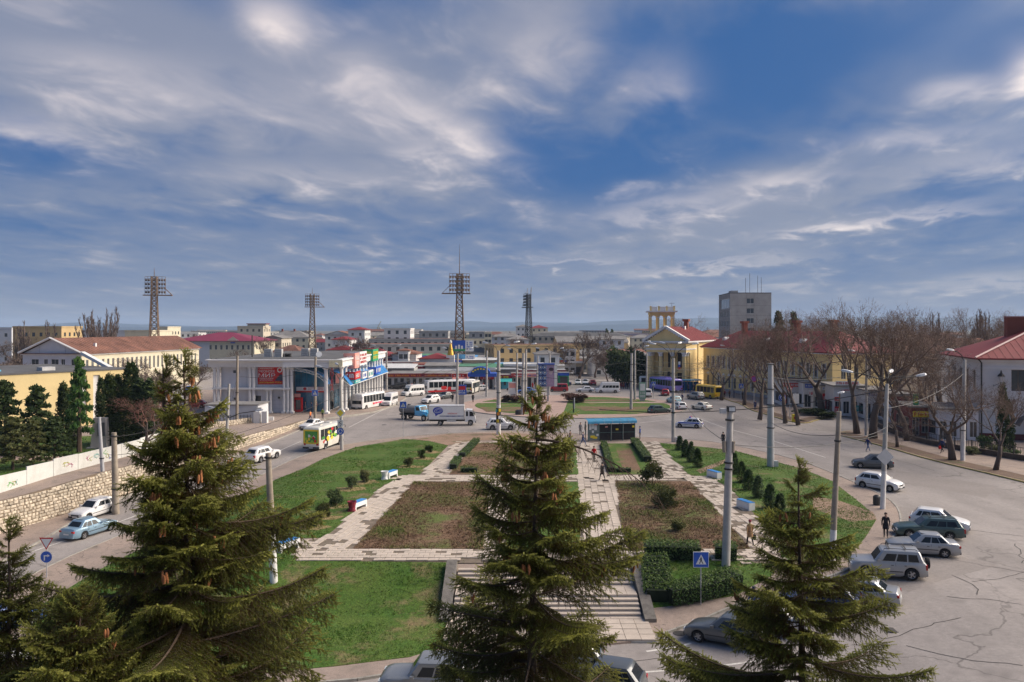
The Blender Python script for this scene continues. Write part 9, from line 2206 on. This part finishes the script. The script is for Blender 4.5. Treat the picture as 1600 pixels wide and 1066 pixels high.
def coat_mesh():
	if 'coat' not in _proto:
		m = MB(); rg = []
		for z, rx_, ry in ((1.0, .15, .185), (.85, .165, .20), (.62, .185, .215)): rg.append(m.pts([(rx_*math.cos(2*math.pi*k/14), ry*math.sin(2*math.pi*k/14), z) for k in range(14)]))
		for a, b in zip(rg[:-1], rg[1:]):
			for k in range(14): m.face((a[k], b[k], b[(k+1) % 14], a[(k+1) % 14]))
		_proto['coat'] = m.mesh('coat_skirt', smooth=True)
	return _proto['coat']
CL = {n: mk('cloth_'+n, c, .9, var=.15, scale=6) for n, c in (('black', (.018, .018, .022)), ('navy', (.025, .04, .12)), ('blue', (.03, .09, .38)), ('red', (.52, .015, .02)), ('tan', (.36, .22, .11)), ('grey', (.16, .16, .17)), ('brown', (.12, .07, .045)), ('green', (.20, .28, .06)), ('orange', (.85, .22, .05)), ('jeans', (.05, .09, .20)), ('beige', (.42, .36, .28)), ('maroon', (.22, .03, .05)), ('purple', (.20, .08, .22)))}
M_SHOE = mk('shoe_leather', (.02, .018, .016), .6)
def person(pos, ang, pose, top, leg, label, coat=False, hat=None, s=1.0, group=None, bag=None):
	t = thing('person', label, 'person', pos, R(ang), group); t.scale = (s,)*3
	me = person_mesh(pose); o = link('body', me, [M_SKIN, CL[top], CL[leg], M_SHOE], t);
	for i, m_ in enumerate([M_SKIN, CL[top], CL[leg], M_SHOE]): o.material_slots[i].link = 'OBJECT'; o.material_slots[i].material = m_
	link('hat' if hat else 'hair', hair_mesh(), CL[hat] if hat else M_HAIR, t, scale=(1.08, 1.08, 1.0) if hat else 1.0)
	if coat: link('coat_skirt', coat_mesh(), CL[top], t)
	if bag:
		b = thing('bag', f'{bag} bag carried by the {label.split(" ")[0]} walker'[:60] if False else f'{bag} bag carried at the side of the {top}-clad walker', 'bag', (pos[0]+math.sin(R(ang))*.30, pos[1]-math.cos(R(ang))*.30, pos[2]+.42), R(ang)); boxw(b, 'bag_body', CL[bag], -.16, .16, -.07, .07, 0, .34); m = MB(); m.tube([(-.08, 0, .34), (-.05, 0, .48), (.05, 0, .48), (.08, 0, .34)], .012, 4); m.build('handle', CL[bag], b)
	return t
def pp_(u, v, dz=.13): p = P(u, v, dz); return p
PE = [(1384, 840, 'stand', 250, 'black', 'black', 'man in a black cap and dark jacket on the pavement by the parked cars', True, 'black', None), (1172, 853, 'walk', 95, 'tan', 'black', 'woman in a tan coat and red hat walking away down the slab path', True, 'maroon', 'black'),
 (928, 722, 'walk', 262, 'red', 'black', 'person in a bright red jacket walking down the central path', False, None, None), (941, 751, 'walk', 120, 'black', 'black', 'person in black bending forward on the central path', True, 'black', None),
 (1000, 687, 'stand', 180, 'blue', 'black', 'person in a blue jacket with backpack right of the shelter', False, 'navy', None), (907, 680, 'stand', 300, 'grey', 'black', 'person in a grey coat waiting left of the shelter', True, None, None), (915, 679, 'stand', 200, 'beige', 'black', 'person in a beige coat waiting against the shelter end', True, None, None),
 (911, 697, 'stride', 340, 'navy', 'jeans', 'person in navy striding past the shelter', False, None, None), (891, 694, 'walk', 150, 'brown', 'jeans', 'person in brown jacket and jeans under the bare bough', False, None, None), (1130, 697, 'stand', 90, 'black', 'black', 'lone figure in black by the lit concrete post', True, 'black', None),
 (1356, 706, 'stride', 20, 'navy', 'jeans', 'person in navy crossing the avenue in mid stride', False, 'black', None), (1472, 708, 'walk', 200, 'navy', 'black', 'person in navy walking beside the dark street fence', False, None, 'red'), (1180, 641, 'stand', 260, 'navy', 'jeans', 'person in navy on the pavement by the no-stopping post', True, None, None), (1160, 624, 'stand', 200, 'black', 'black', 'person in black by the crossing sign at the wing', False, None, None), (1227, 655, 'walk', 240, 'navy', 'jeans', 'person in dark clothes beside the roundabout disc', False, 'maroon', None), (1306, 642, 'walk', 100, 'black', 'black', 'person in black going to the red-framed kiosk', True, None, None),
 (1066, 628, 'walk', 200, 'navy', 'black', 'person standing in the road behind the pale cyan car', False, None, None), (1132, 622, 'stand', 230, 'maroon', 'black', 'person in maroon behind the yellow bus', False, None, None), (1140, 622, 'stand', 200, 'brown', 'black', 'person in brown behind the yellow bus', False, None, None), (1147, 622, 'stand', 160, 'navy', 'jeans', 'person in navy by the pole with notices', False, None, None),
 (845, 629, 'walk', 350, 'black', 'black', 'first of two dark walkers under the fashion billboard', True, None, None), (851, 629, 'stride', 350, 'black', 'black', 'second of two dark walkers under the fashion billboard', True, None, None), (739, 629, 'stand', 80, 'black', 'black', 'dark figure on the roundabout kerb near the lamp pole', True, None, None), (707, 629, 'stand', 80, 'black', 'black', 'dark figure left of the roundabout lamp pole', True, None, None), (834, 672, 'stand', 120, 'black', 'black', 'dark figure beside the white crossover', True, None, None)]
for (u, v, pose, a, tp, lg, lab, coat, hat, bag) in PE: person(pp_(u, v, .12 if not (1356 == u or 1066 == u) else 0), a, pose, tp, lg, lab, coat, hat, bag=bag)
person(P(1178, 965, .0), 60, 'walk', 'blue', 'navy', 'person in blue stepping out behind the slim spruce', False, 'navy')
zp = lambda u, v: Vector((*ray(u, v, .3), .3))
person(zp(485, 659), 170, 'walk', 'orange', 'navy', 'street worker in an orange vest below the entrance', False, None); person(zp(504, 655), 80, 'stand', 'green', 'black', 'person in an olive-green jacket near the entrance pole', False, None)
for (u, v, tp, lab) in ((477, 643, 'grey', 'person in grey at the shopping hall door'), (487, 644, 'navy', 'person in navy at the shopping hall door'), (495, 643, 'maroon', 'person in maroon under the white and red fascia'), (520, 640, 'black', 'person in black behind the first big column'), (545, 638, 'brown', 'person in brown beside the waiting bus'), (549, 636, 'black', 'person in black boarding the waiting bus'), (596, 620, 'black', 'person in black at the end of the colonnade')): person(zp(u, v), 200, 'stand', tp, 'black', lab, tp in ('grey', 'black'))
GR = 'people waiting at the far shelter'; rs = random.Random(3)
for i in range(12): u = 1058+i*3.0; person(P(u, 612-(i % 3)*.6, .1), rs.uniform(0, 360), 'stand', rs.choice(('black', 'navy', 'maroon', 'grey', 'purple')), 'black', 'person in dark winter clothes waiting at the far shelter', i % 2 == 0, None, group=GR)
GR = 'shoppers before the market'
for i in range(16): u = rs.choice((645, 690, 735, 752, 770, 776, 805, 812, 822, 830, 836, 842))+rs.uniform(-4, 4); person(P(u, 607+rs.uniform(0, 3), 0), rs.uniform(0, 360), rs.choice(('stand', 'walk')), rs.choice(('black', 'navy', 'brown', 'grey', 'red')), 'black', 'shopper in dark clothes before the market stalls', i % 2 == 0, None, group=GR)
for i in range(6): u = 968+i*3.2; person(P(u, 608, 0), rs.uniform(0, 360), 'stand', rs.choice(('black', 'maroon', 'navy')), 'black', 'person in dark clothes at the evergreen corner', True, None, group='people at the evergreen corner')

# ---------------------------------------------------------------- haze over the town
def haze():
	m = bpy.data.materials.new('haze'); m.use_nodes = True; N = m.node_tree.nodes; L = m.node_tree.links
	for n in list(N):
		if n.type == 'BSDF_PRINCIPLED': N.remove(n)
	v = N.new('ShaderNodeVolumePrincipled'); v.inputs['Color'].default_value = (.58, .76, 1.0, 1); v.inputs['Density'].default_value = 0.00011; v.inputs['Anisotropy'].default_value = 0.0
	L.new(v.outputs[0], N['Material Output'].inputs['Volume'])
	b = MB(); b.box(-9500, 9500, -900, 9900, -5, 112); o = b.build('haze', m); o['kind'] = 'stuff'
haze()
